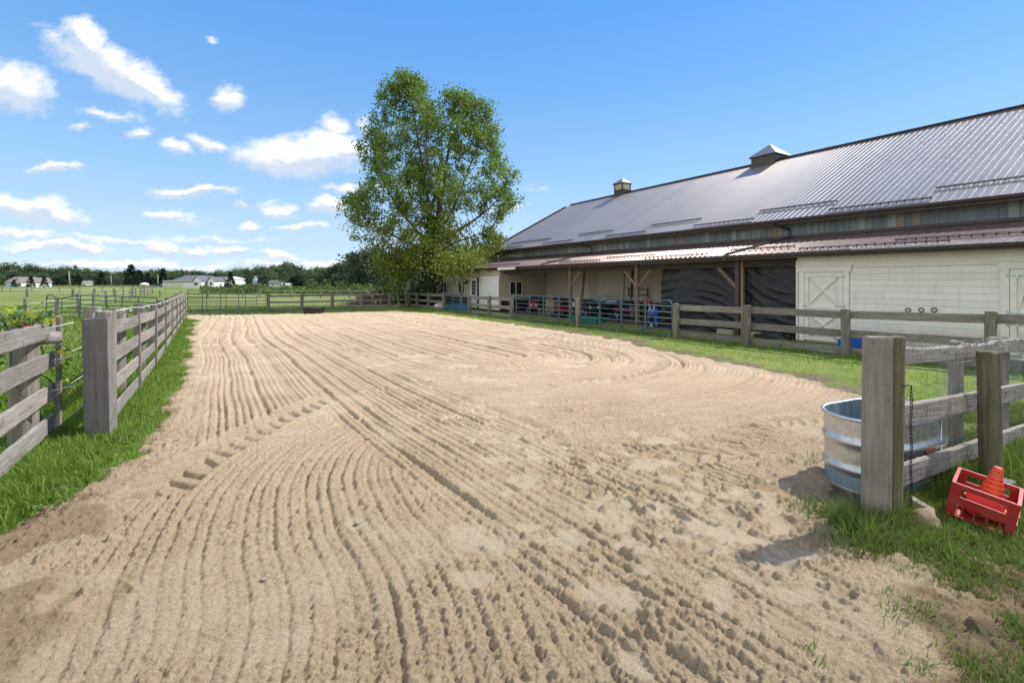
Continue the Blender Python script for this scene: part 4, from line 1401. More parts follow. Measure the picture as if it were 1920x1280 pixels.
for s in range(4):
    Mz = Matrix.Rotation(s * math.pi / 2, 4, 'Z')
    mb.box(Mz @ Vector((0, -w / 2 + .008, hcr - .015)), (w - .032 if s % 2 else w, .018, .03), Mz.to_3x3())
    for zb in (.006, .085, .135):
        mb.box(Mz @ Vector((0, -w / 2 - .0, zb)), (w - .03, .010, .008), Mz.to_3x3())
    mb.box(Mz @ Vector((-w / 2 + .012, -w / 2 + .012, hcr / 2 - .012)), (.022, .022, hcr - .03), Mz.to_3x3())
mb.build('rim', M_crate, crate)
mb = MB()
for k in range(9):
    x = -w / 2 + .03 + (w - .06) * k / 8
    mb.box((x, 0, .008), (.012, w - .03, .010)); mb.box((0, x, .0085), (w - .03, .012, .0095))
mb.build('base_grid', M_crate, crate)

def cone(label, loc, rot, mat, scale=1.0):
    M = CRM @ Matrix.Translation(loc) @ Euler(rot).to_matrix().to_4x4()
    c = thing('training_cone', label, 'traffic cone', M.translation, tuple(M.to_euler()), group='training cones in the red crate')
    b = .105 * scale
    cc = .02
    poly = [(-b + cc, -b), (b - cc, -b), (b, -b + cc), (b, b - cc), (b - cc, b), (-b + cc, b), (-b, b - cc), (-b, -b + cc)]
    MB().prism(poly, 0, .012).prism([(x * .9, y * .9) for x, y in poly], .012, .02).build('base', mat, c)
    H = .245 * scale
    prof = []
    r0, r1 = .078 * scale, .023 * scale
    for k in range(40):
        z = k / 39
        r_ = r0 + (r1 - r0) * z
        for zc in (.30, .42, .54, .66, .78):
            r_ -= .0045 * math.exp(-((z - zc) / .018) ** 2)
        prof.append((r_, .018 + z * H))
    prof.append((r1 * .72, .018 + H + .004))
    MB().lathe(prof, 24).build('body', mat, c)
    me = MB().box((0, 0, 0), (.030, .004, .008)).mesh('slot', M_redcone)
    for zc in (.34, .46, .58, .70):
        r_ = (r0 + (r1 - r0) * zc) * .99
        for th_ in (-2.15, -.95, .6, 2.2):
            Mx = Matrix.Rotation(th_ + math.pi / 2, 4, 'Z')
            obj('slot', me, c, Matrix.Translation((r_ * math.cos(th_), r_ * math.sin(th_), .018 + zc * H)) @ Mx @ Matrix.Scale(1.0 - zc * .5, 4))
    MB().tube([(0, -r1 * 1.0, H * .97), (0, -r1 * 1.25, H * .97)], .006, 8).build('hole', M_black, c)
    return c
cone('orange training cone uppermost in the red crate', (.02, .035, .075), (-.10, .05, .25), M_orange, 1.0)
for k in range(3):
    M = CRM @ Matrix.Translation((.02 - .004 * k, .035, .05 - .016 * k)) @ Euler((-.10, .05, .25 + .06 * k)).to_matrix().to_4x4()
    c = thing('training_cone', ('orange cone base directly beneath the uppermost training cone', 'red cone base second down beneath the uppermost training cone', 'orange cone base lowest of the stack on the crate floor')[k], 'traffic cone', M.translation, tuple(M.to_euler()), group='training cones in the red crate')
    b = .105
    MB().prism([(-b, -b + .02), (-b + .02, -b), (b - .02, -b), (b, -b + .02), (b, b - .02), (b - .02, b), (-b + .02, b), (-b, b - .02)], 0, .010).lathe([(.08, .01), (.072, .03), (.060, .05)], 20, cap=(False, True)).build('base', M_orange if k != 1 else M_redcone, c)
M = CRM @ Matrix.Translation((.01, -.075, .12)) @ Euler((.95, .0, .15)).to_matrix().to_4x4()
d_ = thing('training_cone', 'bright red cone base leaning against the front side inside the crate', 'traffic cone', M.translation, tuple(M.to_euler()), group='training cones in the red crate')
MB().prism([(-.085, -.05), (.085, -.05), (.09, .04), (.075, .055), (-.075, .055), (-.09, .04)], 0, .012).build('base', M_redcone, d_)

# ---------------------------------------------------------------- pasture on the left
def wire_fence(label, pts, h, w, wires, shape='round', mat=M_post, wr=.006, name='wire_fence'):
    t0 = pts[0].copy()
    f = thing(name, label, 'fence', t0)
    for p in pts:
        post('post', p - t0, h + RB.uniform(-.05, .07), w, mat, f, shape, RB.random(), lean=(R(RB.uniform(-2, 2)), R(RB.uniform(-2, 2))))
    for z in wires:
        MB().tube([p - t0 + Vector((0, 0, z)) for p in pts], wr, 4, smooth=False).build('wire', M_cord, f)
    return f
row = [(lambda p: Vector((p.x, p.y, float(gnd(p.y)))))(Vector((-25.6, 27.0, 0)) + Vector((-.649, 1, 0)) * (4.7 * k)) for k in range(-1, 12)]
wire_fence('pasture fence of round posts and white cords receding beyond the green gate', row, 1.2, .19, (.55, .95), wr=.009)
r2 = [gY(u, 65) for u in (-40, 51, 137, 177, 215, 248)]
wire_fence('line of dark posts with white cords crossing the middle of the pasture', r2, 1.15, .34, (.5, 1.0), wr=.016, mat=M_post_dark)
r3 = [gY(u, 100 + abs(u - 150) * .02) for u in (-30, 4, 20, 60, 112, 150, 192, 231, 270, 310)]
wire_fence('thin distant pasture fence near the far edge of the field', r3, 1.2, .22, (.6, 1.1), wr=.02)
# small pen of pipe rails
t0 = gY(248, 84)
pen = thing('pipe_pen', 'small pen of thin pipe rails far out in the pasture', 'pen', t0)
pl = [gY(248, 84) - t0, gY(284, 82) - t0, gY(286, 92) - t0]
for p in pl + [gY(266, 83) - t0]:
    MB().tube([p, p + Vector((0, 0, 1.3))], .07, 6).build('post', M_post_dark, pen)
for z in (1.15,):
    MB().tube([p + Vector((0, 0, z)) for p in pl], .07, 6).build('rail', M_post_dark, pen)
# dark green gates out in the pasture
p0 = gY(151, 26.5); p1 = gY(294, 21.6)
gate('green_gate', 'long dark green tube gate in the pasture behind the left fence', 'gate', p0, p1, .06, 1.20, M_gate_green, 6, 4, .028, round_ends=(False, False), flat=.10)
p2 = gY(87, 27.3)
gg = gate('green_gate', 'short dark green gate with a humped top rail left of the long green gate', 'gate', p2, p0 + (p2 - p0).normalized() * .12, .06, 1.0, M_gate_green, 5, 1, .026, round_ends=(False, False), flat=.05)
x_ = (p0 - p2).normalized(); L_ = (p0 - p2).length
MB().tube(spline([x_ * 0 + Vector((0, 0, 1.0)), x_ * .12 + Vector((0, 0, 1.24)), x_ * .45 + Vector((0, 0, 1.26)), x_ * 1.0 + Vector((0, 0, 1.04)), x_ * (L_ * .6) + Vector((0, 0, 1.15)), x_ * (L_ - .1) + Vector((0, 0, 1.27))], 6), .028, 8).build('hump_rail', M_gate_green, gg)
# posts beyond the far fence and trough, timber
r4 = [gY(u, 62) for u in (300, 340, 390, 455, 487, 546, 601, 655, 700)]
wire_fence('row of thin dark posts in the field beyond the far rail fence', r4, 1.0, .2, (.9,), mat=M_post_dark, wr=.012)
pt = gp(588, 589); 
tr = thing('feed_trough', 'low black feed trough on the ground by the far rail fence', 'trough', pt, (0, 0, math.atan2(fd.y, fd.x)))
tp = [(-.62, -.22), (.62, -.22), (.62, .22), (-.62, .22)]
MB().add([(x * .85, y * .8, 0) for x, y in tp] + [(x, y, .36) for x, y in tp] + [(x * .95, y * .9, .36) for x, y in tp] + [(x * .82, y * .75, .05) for x, y in tp],
         [(0, 1, 5, 4), (1, 2, 6, 5), (2, 3, 7, 6), (3, 0, 4, 7), (4, 5, 9, 8), (5, 6, 10, 9), (6, 7, 11, 10), (7, 4, 8, 11), (8, 9, 13, 12), (9, 10, 14, 13), (10, 11, 15, 14), (11, 8, 12, 15), (12, 13, 14, 15)]).build('tub', M_black, tr)
MB().tube([(-.64, -.23, .37), (.64, -.23, .37), (.64, .23, .37), (-.64, .23, .37)], .03, 6, closed=True).build('rim', M_black, tr)
tb = MB().box((0, 0, .0), (1.75, .16, .15))
pa, pb = gp(1288, 634), gp(1366, 644)
tag(tb.build('timber', M_rail_dark, None, frame((pa + pb) / 2 + Vector((0, 0, .06)), pb - pa)), 'dark square timber lying in the grass under the grey rails', 'timber')
# ================================================================== the barn (local frame: x = across n, y = along a, z up)
BW = 16.1                # front plane of white wall and posts
CL = 19.75               # clerestory wall
A0, A1 = -9.0, 35.8      # near and far gable ends
RN, RZZ = 28.0, 8.74     # ridge
EN, EZ = 19.2, 4.08      # main eave
LE, LZ = 15.62, 2.53     # lean-to eave
LT = 3.36                # lean-to top at the clerestory
BASEZ = -.33
AW = 8.55                # where the white stable wall ends
HC = 27.7                # house corner

barn = thing('barn', 'long beige and white barn with brown metal roof, clerestory strip and open lean-to', 'barn', (0, 0, BASEZ), (0, 0, TH))
B0 = Vector((0, 0, BASEZ))
def BL(n, a, z):
    return Vector((n, a, z - BASEZ))

m, q = new_mat('brown_roof_metal')
oc = q.n('TexCoord').outputs['Object']
rnd = q.n('ObjectInfo').outputs['Random']
gpos = q.n('NewGeometry').outputs['Position']
n1 = q.noise(q.mapv(gpos, (1, 1, 1)), .5, 4, .6)
n2 = q.noise(q.mapv(oc, (.5, 9, 9)), 1.0, 5, .65)
col = q.mix(n1, (.30, .25, .228), (.385, .33, .30))
col = q.mix(q.math('MULTIPLY', q.ramp(n2, [(.4, 0), (.7, 1)]), .5), col, (.42, .385, .365))
col = q.mix(1.0, col, q.ramp(rnd, [(0, .94), (1, 1.06)]), 'MULTIPLY')
finish(q, col, q.math('ADD', .31, q.math('MULTIPLY', n2, .14)), q.bump(q.noise(gpos, .9, 3), .16, .04), metallic=.6, spec=.6)
M_roof = m
M_roof2 = plain('red_brown_roof_metal', (.20, .135, .118), .33, .55, .12, 2, dirt=(.26, .19, .17), dirt_amt=.4)
def siding(name, light, dark, streak):
    m, q = new_mat(name)
    oc = q.n('TexCoord').outputs['Object']
    gpos = q.n('NewGeometry').outputs['Position']
    rnd = q.n('ObjectInfo').outputs['Random']
    n = q.noise(q.mapv(gpos, (6, 6, .5)), 1.0, 5, .65)
    col = q.mix(n, dark, light)
    s = q.noise(q.mapv(gpos, (16, 16, 1.1)), 1.0, 4, .6)
    col = q.mix(q.math('MULTIPLY', q.ramp(s, [(.48, 0), (.72, 1)]), streak), col, [c * .45 for c in dark])
    col = q.mix(1.0, col, q.ramp(rnd, [(0, .90), (1, 1.08)]), 'MULTIPLY')
    finish(q, col, .55, q.bump(s, .1, .003), spec=.35)
    return m
M_beige = siding('beige_siding', (.60, .53, .40), (.50, .44, .33), .12)
M_clear = [siding('grey_clerestory', (.30, .325, .315), (.18, .20, .20), .6), siding('blue_grey_clerestory', (.235, .275, .28), (.14, .17, .18), .6), siding('pale_clerestory', (.44, .45, .43), (.27, .29, .285), .5), siding('tan_clerestory', (.38, .31, .24), (.25, .20, .16), .4)]
m, q = new_mat('cream_plank')
oc = q.n('TexCoord').outputs['Object']; rnd = q.n('ObjectInfo').outputs['Random']
gpos = q.n('NewGeometry').outputs['Position']
n = q.noise(q.mapv(gpos, (1.5, 1.5, 20)), 1.0, 5, .65)
col = q.mix(n, (.80, .76, .66), (.88, .85, .765))
st = q.noise(q.mapv(gpos, (7, 7, 1.2)), 1.0, 5, .7)
col = q.mix(q.math('MULTIPLY', q.ramp(st, [(.5, 0), (.75, 1)]), .3), col, (.42, .39, .29))
vz = q.n('TexVoronoi', None, Vector=q.mapv(gpos, (2.2, 2.2, 4)), Scale=1.0).outputs[0]
col = q.mix(q.math('MULTIPLY', q.ramp(vz, [(.02, 1), (.05, 0)]), .8), col, (.16, .11, .07))
col = q.mix(1.0, col, q.ramp(rnd, [(0, .93), (1, 1.06)]), 'MULTIPLY')
zz_ = q.n('SeparateXYZ', None, Vector=gpos).outputs[2]
spl = q.smooth(q.math('ADD', zz_, q.math('MULTIPLY', q.math('SUBTRACT', q.noise(gpos, 5.0, 6, .7), .5), .9)), .42, -.25)
col = q.mix(q.math('MULTIPLY', spl, .55), col, (.36, .30, .21))
finish(q, col, .55, q.bump(n, .15, .003), spec=.3)
M_cream = m
M_creamtrim = plain('cream_trim', (.84, .80, .69), .5, 0, .05, 6, dirt=(.5, .46, .36), dirt_amt=.3)
M_wains = plain('dark_brown_wainscot', (.030, .020, .017), .5, 0, .2, 5)
M_darkboard = plain('dark_interior_board', (.05, .043, .036), .8, 0, .2, 3)  # even dark brown for boards, beam, lids and a bin
M_hinge = plain('zinc_hinge', (.42, .50, .53), .4, .6, .1, 10)

def ribbed(length, width, ribs, rh=.02, rw=.055, mat=None, name='panel'):
    """sheet in x (length) by y (width, centred), ribs along x, z outward"""
    pitch = width / ribs
    ys = []
    for k in range(ribs):
        c = -width / 2 + pitch * (k + .5)
        ys += [(c - rw / 2, 0), (c - rw / 4, rh), (c + rw / 4, rh), (c + rw / 2, 0)]
    ys = [(-width / 2, 0)] + ys + [(width / 2, 0)]
    vs = [(0, y, z) for y, z in ys] + [(length, y, z) for y, z in ys]
    n = len(ys)
    fs = [(i, n + i, n + i + 1, i + 1) for i in range(n - 1)]
    mb = MB().add(vs, fs)
    # underside
    mb.add([(0, -width / 2, -.004), (length, -width / 2, -.004), (length, width / 2, -.004), (0, width / 2, -.004)], [(0, 3, 2, 1)])
    return mb.mesh(name, mat)

# ---- roofs: panels one by one
PW = .915
def roof_part(name, n0, z0, n1, z1, a0, a1, both=False):
    part = obj(name, bpy.data.meshes.new(name), barn, Matrix.Translation(BL(n0, a0, z0)))
    d = Vector((n1 - n0, 0, z1 - z0)); L = d.length; d.normalize()
    up = d.cross(Vector((0, 1, 0))); 
    if up.z < 0:
        up = -up
    me = ribbed(L, PW, 4, .013, .042, M_roof2 if name == 'lean_to_roof' else M_roof, 'roof_panel')
    k = int((a1 - a0) / PW)
    y = up.cross(d)
    M3 = Matrix((d, y, up)).transposed().to_4x4()
    for i in range(k):
        M = M3.copy(); M.translation = Vector((0, (i + .5) * PW, 0)) + up * (.001 if i % 2 else 0)
        obj('roof_panel', me, part, M)
    return part, k * PW, d, up
mr, mrl, md, mu = roof_part('main_roof', EN - .05, EZ, RN, RZZ, A0 - .3, A1 + .5)
lr, lrl, ld, lu = roof_part('lean_to_roof', LE, LZ, CL, LT, A0 - .3, 39.6)
# closing geometry: the far slope of the main roof, gables, ceilings
mb = MB()
mb.add([BL(RN, A0 - .3, RZZ), BL(RN, A0 - .3 + mrl, RZZ), BL(RN + 9, A0 - .3 + mrl, EZ), BL(RN + 9, A0 - .3, EZ)], [(0, 1, 2, 3)])
mb.build('back_roof', M_roof, barn)
for a in (A0, A1):
    MB().add([BL(CL, a, BASEZ - .2), BL(RN + 8.3, a, BASEZ - .2), BL(RN + 8.3, a, EZ + .1), BL(RN, a, RZZ - .06), BL(CL, a, EZ + .25)], [(0, 1, 2, 3, 4)]).build('gable_wall', M_beige, barn)
MB().box(BL(RN, A0 - .3 + mrl / 2, RZZ + .03), (.34, mrl + .02, .035)).build('ridge_cap', M_brown, barn)
# barge boards at the far end
MB().beam(BL(EN - .05, A1 + .49, EZ - .10), BL(RN, A1 + .49, RZZ - .10), .03, .2, up=(0, 0, 1)).build('barge_board', M_brown, barn)
# soffits and fascias
MB().box(BL((EN + CL) / 2, A0 - .3 + mrl / 2, EZ - .135), (CL - EN + .02, mrl, .02)).build('soffit', M_brown, barn)
MB().box(BL(EN + .015, A0 - .3 + mrl / 2, EZ - .10), (.03, mrl, .19)).build('fascia', M_brown, barn)
MB().box(BL(LE + .04, A0 - .3 + lrl / 2, LZ - .10), (.03, lrl, .16)).build('fascia', M_brown, barn)
def gutter(n, z, a0, a1):
    prof = [(.0, .06), (-.0, -.05), (-.09, -.05), (-.115, .0), (-.125, .055), (-.11, .06), (-.09, .0), (-.08, -.035), (-.01, -.035), (-.01, .06)]
    vs = [BL(n + p[0], a0, z + p[1]) for p in prof] + [BL(n + p[0], a1, z + p[1]) for p in prof]
    k = len(prof)
    return MB().add(vs, [(i, k + i, k + (i + 1) % k, (i + 1) % k) for i in range(k)] + [tuple(range(k)), tuple(range(k, 2 * k))[::-1]])
gutter(EN - .02, EZ - .065, A0 - .3, A1 + .5).build('gutter', M_brown, barn)
gutter(LE + .02, LZ - .075, A0 - .3, 39.6).build('gutter', M_brown, barn)

# ---- clerestory strip: boards one by one
cz0, cz1 = LT - .12, EZ - .12
cw = obj('clerestory_wall', bpy.data.meshes.new('clerestory_wall'), barn, Matrix.Translation(BL(CL, A0, cz0)))
BWD = .2286
me_c = []
for mm in M_clear:
    mb = MB()
    mb.box((0, 0, (cz1 - cz0) / 2), (.02, BWD - .012, cz1 - cz0))
    mb.box((-.012, BWD / 2 - .012, (cz1 - cz0) / 2), (.024, .026, cz1 - cz0))
    me_c.append(mb.mesh('board', mm))
rc = random.Random(21)
nb_ = int((A1 - A0) / BWD)
for i in range(nb_):
    a = A0 + (i + .5) * BWD
    k = 3 if i % 21 == 5 or rc.random() < .02 else rc.choices((0, 1, 2), (4, 5, 1.2))[0]
    if a > 31:
        k = rc.choices((2, 0), (4, 1))[0]
    o = obj('board', me_c[k], cw, Matrix.Translation((0, a - A0, 0)))
MB().box(BL(CL + .05, (A0 + A1) / 2, (cz0 + cz1) / 2), (.04, A1 - A0, cz1 - cz0)).build('backing', M_darkboard, barn)
MB().box(BL(CL - .035, (A0 + A1) / 2, LT + .045), (.09, A1 - A0 + .02, .10)).build('flashing', M_brown, barn)

# ---- snow guards
def guard_row(part_n0, part_z0, d, up, dist, a0, a1, name='snow_guard'):
    o = Vector((part_n0, 0, part_z0 - BASEZ))
    p = lambda a, h: o + d * dist + Vector((0, a, 0)) + up * h
    mb = MB()
    mb.beam(p(a0, .06), p(a1, .06), .05, .022, up=up)
    mb.beam(p(a0, .095), p(a1, .095), .018, .018, up=up)
    k = max(2, int((a1 - a0) / .229))
    for i in range(k + 1):
        a = a0 + (a1 - a0) * i / k
        mb.beam(p(a, .02), p(a, .10), .03, .03, up=(0, 1, 0))
    mb.build(name, M_brown, barn)
aU = lambda u: a_of(u, EN + .9)
for (u0, u1, ds) in ((1758, 2300, 1.15), (1558, 1749, .28), (1428, 1572, 1.15), (1303, 1416, .28), (1225, 1317, 1.15), (1138, 1213, .28), (1087, 1151, 1.15), (1020, 1075, .28), (960, 1035, 1.15), (930, 980, .28)):
    hi = a_of(u0, EN + ds * .9); lo = a_of(u1, EN + ds * .9) if u1 < 2000 else A0
    guard_row(EN - .05, EZ, md, mu, ds, lo, hi)
for (u0, u1, ds) in ((1681, 2300, 1.0), (1500, 1780, .25), (1372, 1490, 1.0), (1210, 1326, .25), (1139, 1230, 1.0), (1050, 1125, .25), (1025, 1068, 1.0), (915, 975, .7)):
    hi = a_of(u0, LE + ds); lo = a_of(u1, LE + ds) if u1 < 2000 else A0
    guard_row(LE, LZ, ld, lu, ds, lo, hi)

# ---- downspouts from the upper gutter over the lean-to roof
for u in (1480, 1108, 925):
    a = a_of(u, CL - .1)
    ab = a_of(u - 116 if u == 1480 else u - 90, LE + .1) if u > 1000 else a
    pts = [BL(EN - .08, a + .35, EZ - .12), BL(EN - .08, a + .35, EZ - .2), BL(CL - .06, a + .05, EZ - .36), BL(CL - .06, a, EZ - .45), BL(CL - .06, a, LT + .06)]
    mb = MB().tube(pts, .045, 6, smooth=False)
    if u > 1000:
        q0 = BL(CL - .08, a, LT + .035); q1 = BL(LE + .02, ab, LZ + .05)
        mb.beam(q0, q1, .09, .07, up=lu)
        mb.box(BL(LE - .02, ab, LZ - .06), (.13, .11, .17))
    mb.build('downspout', M_brown, barn)

# ---- white stable wall of planks
ws = obj('stable_wall', MB().box((.06, (A0 + AW) / 2 - A0, 1.36), (.08, AW - A0, 2.72)).mesh('stable_wall', M_creamtrim), barn, Matrix.Translation(BL(BW, A0, BASEZ + .02)))
PH = .178
doors = [(a_of(1593, BW), a_of(1500, BW)), (a_of(1968, BW), a_of(1877, BW)), (-3.6, -2.2)]
rp = random.Random(8)
plank_cache = {}
def plank(a0, a1, z0, h, th=.022):
    key = round(a1 - a0, 3), h
    if key not in plank_cache:
        L = a1 - a0; c = .005
        prof = [(0, -h / 2 + .001), (-th + c, -h / 2 + .001), (-th, -h / 2 + .001 + c), (-th, h / 2 - c - .004), (-th + c, h / 2 - .004), (0, h / 2 - .004)]
        vs = [(x, -L / 2 + .001, z) for x, z in prof] + [(x, L / 2 - .001, z) for x, z in prof]
        n = len(prof)
        plank_cache[key] = MB().add(vs, [(i, (i + 1) % n, n + (i + 1) % n, n + i) for i in range(n)] + [tuple(range(n)), tuple(range(n, 2 * n))[::-1]]).mesh('plank', M_cream)
    obj('plank', plank_cache[key], ws, Matrix.Translation((.02 - rp.uniform(0, .003), (a0 + a1) / 2 - A0, z0 + h / 2)))
for r_ in range(13):
    z0 = r_ * PH
    cuts = sorted(set([A0, AW] + [a for d in doors[:2] + doors[2:] for a in d]))
    for i in range(len(cuts) - 1):
        lo, hi = cuts[i], cuts[i + 1]
        if any(abs(lo - d[0]) < 1e-6 for d in doors) and z0 < 2.25:
            continue
        L = hi - lo
        if L > 2.4:
            s = lo + L * rp.choice((.33, .48, .6, .72))
            plank(lo, s, z0, PH); plank(s, hi, z0, PH)
        else:
            plank(lo, hi, z0, PH)
MB().box((-.012, (A0 + AW) / 2 - A0, 13 * PH + .20), (.035, AW - A0, .38)).build('frieze_board', M_creamtrim, ws)
MB().box((.0, AW - A0 + .01, 1.3), (.12, .05, 2.6)).build('corner_board', M_creamtrim, ws)
MB().box((-.01, (A0 + AW) / 2 - A0, -.08), (.05, AW - A0, .14)).build('sill_board', M_rail_dark, ws)
# dutch doors with crossed braces
def dutch(a0, a1, hinge_side):
    W_ = a1 - a0; ac = (a0 + a1) / 2
    d = obj('stable_door', MB().box((0, 0, 1.12), (.02, W_ - .24, 2.16)).mesh('stable_door', M_cream), barn, Matrix.Translation(BL(BW, ac, BASEZ + .03)))
    x = -.035
    H = 2.20
    for s in (-1, 1):
        MB().box((x, s * (W_ / 2 - .075), H / 2), (.035, .15, H)).build('casing', M_creamtrim, d)
    MB().box((x - .004, 0, H + .085), (.045, W_ + .12, .17)).build('head_casing', M_creamtrim, d)
    MB().box((x - .02, 0, H + .185), (.085, W_ + .2, .035)).build('head_casing', M_creamtrim, d)
    w2 = W_ / 2 - .165
    for (z0, z1) in ((.04, 1.02), (1.05, H - .03)):
        for s in (-1, 1):
            MB().box((x + .006, s * (w2 - .055), (z0 + z1) / 2), (.03, .11, z1 - z0)).build('stile', M_creamtrim, d)
        for zz in (z0 + .055, z1 - .055):
            MB().box((x + .006, 0, zz), (.03, 2 * w2 - .222, .11)).build('rail', M_creamtrim, d)
        yi = w2 - .112; zi0, zi1 = z0 + .112, z1 - .112
        MB().beam((x + .008, -yi, zi0), (x + .008, yi, zi1), .024, .075, up=(1, 0, 0)).build('brace', M_creamtrim, d)
        MB().beam((x + .0115, yi, zi0), (x + .0115, -yi, zi1), .024, .075, up=(1, 0, 0)).build('brace', M_creamtrim, d)
        for zz in (zi0 - .02, zi1 - .02):
            mb = MB().box((x - .018, hinge_side * (w2 - .09), zz), (.008, .24, .035)).box((x - .022, hinge_side * (w2 + .035), zz), (.008, .06, .11))
            mb.build('hinge', M_hinge, d)
    MB().box((x - .02, -hinge_side * (w2 + .0), 1.12), (.02, .16, .03)).build('latch', M_hinge, d)
dutch(*doors[0], -1)
dutch(*doors[1], 1)
dutch(*doors[2], 1)
# tie rings
for u in (1702, 1727, 1751):
    a = a_of(u, BW - .05); z = z_of(581, BW - .05, a)
    t_ = [(0, .055 * math.sin(k * math.pi / 8), .055 * math.cos(k * math.pi / 8)) for k in range(16)]
    r_ = obj('tie_ring', MB().tube(t_, .012, 6, closed=True).mesh('tie_ring', M_black), barn, Matrix.Translation(BL(BW - .04, a, z)))
    MB().box((.01, 0, -.075), (.02, .05, .05)).build('plate', M_black, r_)

# ---- lean-to frame: posts, braces, beam
for u, dark in ((1195, 0), (1070, 0), (1384, 1)):
    a = a_of(u, BW + .07)
    mp = M_brown if dark else M_timber
    MB().box(BL(BW + .07, a, (BASEZ + LZ) / 2 - .15), (.15, .15, LZ - BASEZ - .1)).build('post', mp, barn)
    if dark:
        MB().box(BL(BW + .05, a - .19, (BASEZ + LZ) / 2 - .15), (.10, .10, LZ - BASEZ - .14)).build('post', M_timber, barn)
    for s in ((-1, 1) if u == 1195 else ((-1,) if u == 1070 else (1,))):
        MB().beam(BL(BW + .07, a + s * .06, LZ - 1.15), BL(BW + .07, a + s * .95, LZ - .28), .05, .13).build('brace', M_timber, barn)
MB().box(BL(BW + .07, (AW + HC) / 2, LZ - .30), (.06, HC - AW, .24)).build('beam', M_darkboard, barn)
k = int((HC - AW) / .61)
me = MB().beam((LE + .3, 0, 0), (CL, 0, (LT - LZ) * (CL - LE - .3) / (CL - LE)), .04, .14).mesh('rafter', M_timber)
for i in range(k):
    obj('rafter', me, barn, Matrix.Translation(Vector((0, AW + .3 + i * .61, LZ - BASEZ - .04))))
# rear wall of the open bays in ribbed panels and the stable's side wall
bwall = obj('back_wall', MB().box((.04, (HC - AW) / 2, 1.8), (.03, HC - AW, 3.7)).mesh('back_wall', M_darkboard), barn, Matrix.Translation(BL(CL - .1, AW, BASEZ)))
me = ribbed(3.45, .915, 4, .02, .05, M_beige, 'siding_panel')
for i in range(int((HC - AW) / .915) + 1):
    a = .46 + i * .915
    if a > HC - AW:
        break
    obj('siding_panel', me, bwall, Matrix(((0, 0, -1, 0), (0, 1, 0, a), (1, 0, 0, .05), (0, 0, 0, 1))))
me = ribbed(.81, .915, 4, .02, .05, M_wains, 'wainscot_panel')
for i in range(int((HC - AW) / .915)):
    obj('wainscot_panel', me, bwall, Matrix(((0, 0, -1, -.035), (0, 1, 0, .46 + i * .915), (1, 0, 0, .0), (0, 0, 0, 1))))
MB().box(BL((BW + CL) / 2, AW - .03, 1.2), (CL - BW - .1, .05, 3.0)).build('side_wall', M_creamtrim, barn)

# ---- house end: end wall facing the camera, front wall with doors
HN = 15.86
ew = obj('end_wall', MB().box(((CL - HN) / 2, .06, 1.4), (CL - HN - .02, .05, 2.8)).mesh('end_wall', M_beige), barn, Matrix.Translation(BL(HN, HC, BASEZ)))
me = ribbed(2.02, .915, 4, .02, .05, M_beige, 'siding_panel')
mw = ribbed(.78, .915, 4, .02, .05, M_wains, 'wainscot_panel')
def sheet(parent, me, x, y, z, nrm):
    """upright ribbed sheet; nrm: unit vector it faces, in the barn's frame"""
    nv = Vector(nrm); X = Vector((0, 0, 1)); Y = nv.cross(X)
    M = Matrix((X, Y, nv)).transposed().to_4x4(); M.translation = Vector((x, y, z))
    return obj(me.name.split('.')[0], me, parent, M)
for i in range(4):
    sheet(ew, me, .46 + i * .915 + .05, .025, .80, (0, -1, 0))
    sheet(ew, mw, .46 + i * .915 + .05, .025, .0, (0, -1, 0))
MB().box((1.9, .0, .80), (3.8, .05, .06)).build('drip_trim', M_beige, ew)
def window(parent, M, w_, h_, name='window'):
    f = MB().box((0, 0, h_ / 2 - .03), (w_, .05, .06)).box((0, 0, -h_ / 2 + .03), (w_, .05, .06)).box((-w_ / 2 + .03, 0, 0), (.06, .05, h_ - .12)).box((w_ / 2 - .03, 0, 0), (.06, .05, h_ - .12)).box((0, -.005, 0), (.07, .05, h_ - .12))
    o = f.build(name, M_white, parent, M)
    return o, M
# windows and doors belong to the barn; x along the wall, y outwards negative
def wall_frame_end(n, z):           # on the end wall, facing -a
    return Matrix.Translation(BL(n, HC - .02, z))
def wall_frame_front(a, z, off=0.0):          # on the front wall, facing -n
    M = Matrix(((0, 1, 0, 0), (-1, 0, 0, 0), (0, 0, 1, 0), (0, 0, 0, 1)))
    M.translation = BL(HN - .01 - off, a, z)
    return M
wn = window(barn, wall_frame_end(17.1, 1.14), 1.02, .94)
MB().box((-.25, .01, 0), (.44, .01, .82)).build('pane', M_glass, wn[0]); MB().box((.25, .01, 0), (.44, .01, .82)).build('pane', M_glass, wn[0])
fw = obj('front_wall', MB().box((.06, 6, 1.4), (.05, 12, 2.75)).mesh('front_wall', M_beige), barn, Matrix.Translation(BL(HN, HC, BASEZ)))
HA = HC + 12
gA = (a_of(936, HN), a_of(902, HN)); dA = (a_of(896, HN), a_of(884, HN))
for i in range(13):
    a = .46 + i * .915
    sheet(fw, me, .025, a, .80, (-1, 0, 0))
    if not (gA[0] - .3 < HC + a < dA[1] + .3):
        sheet(fw, mw, .025, a, .0, (-1, 0, 0))
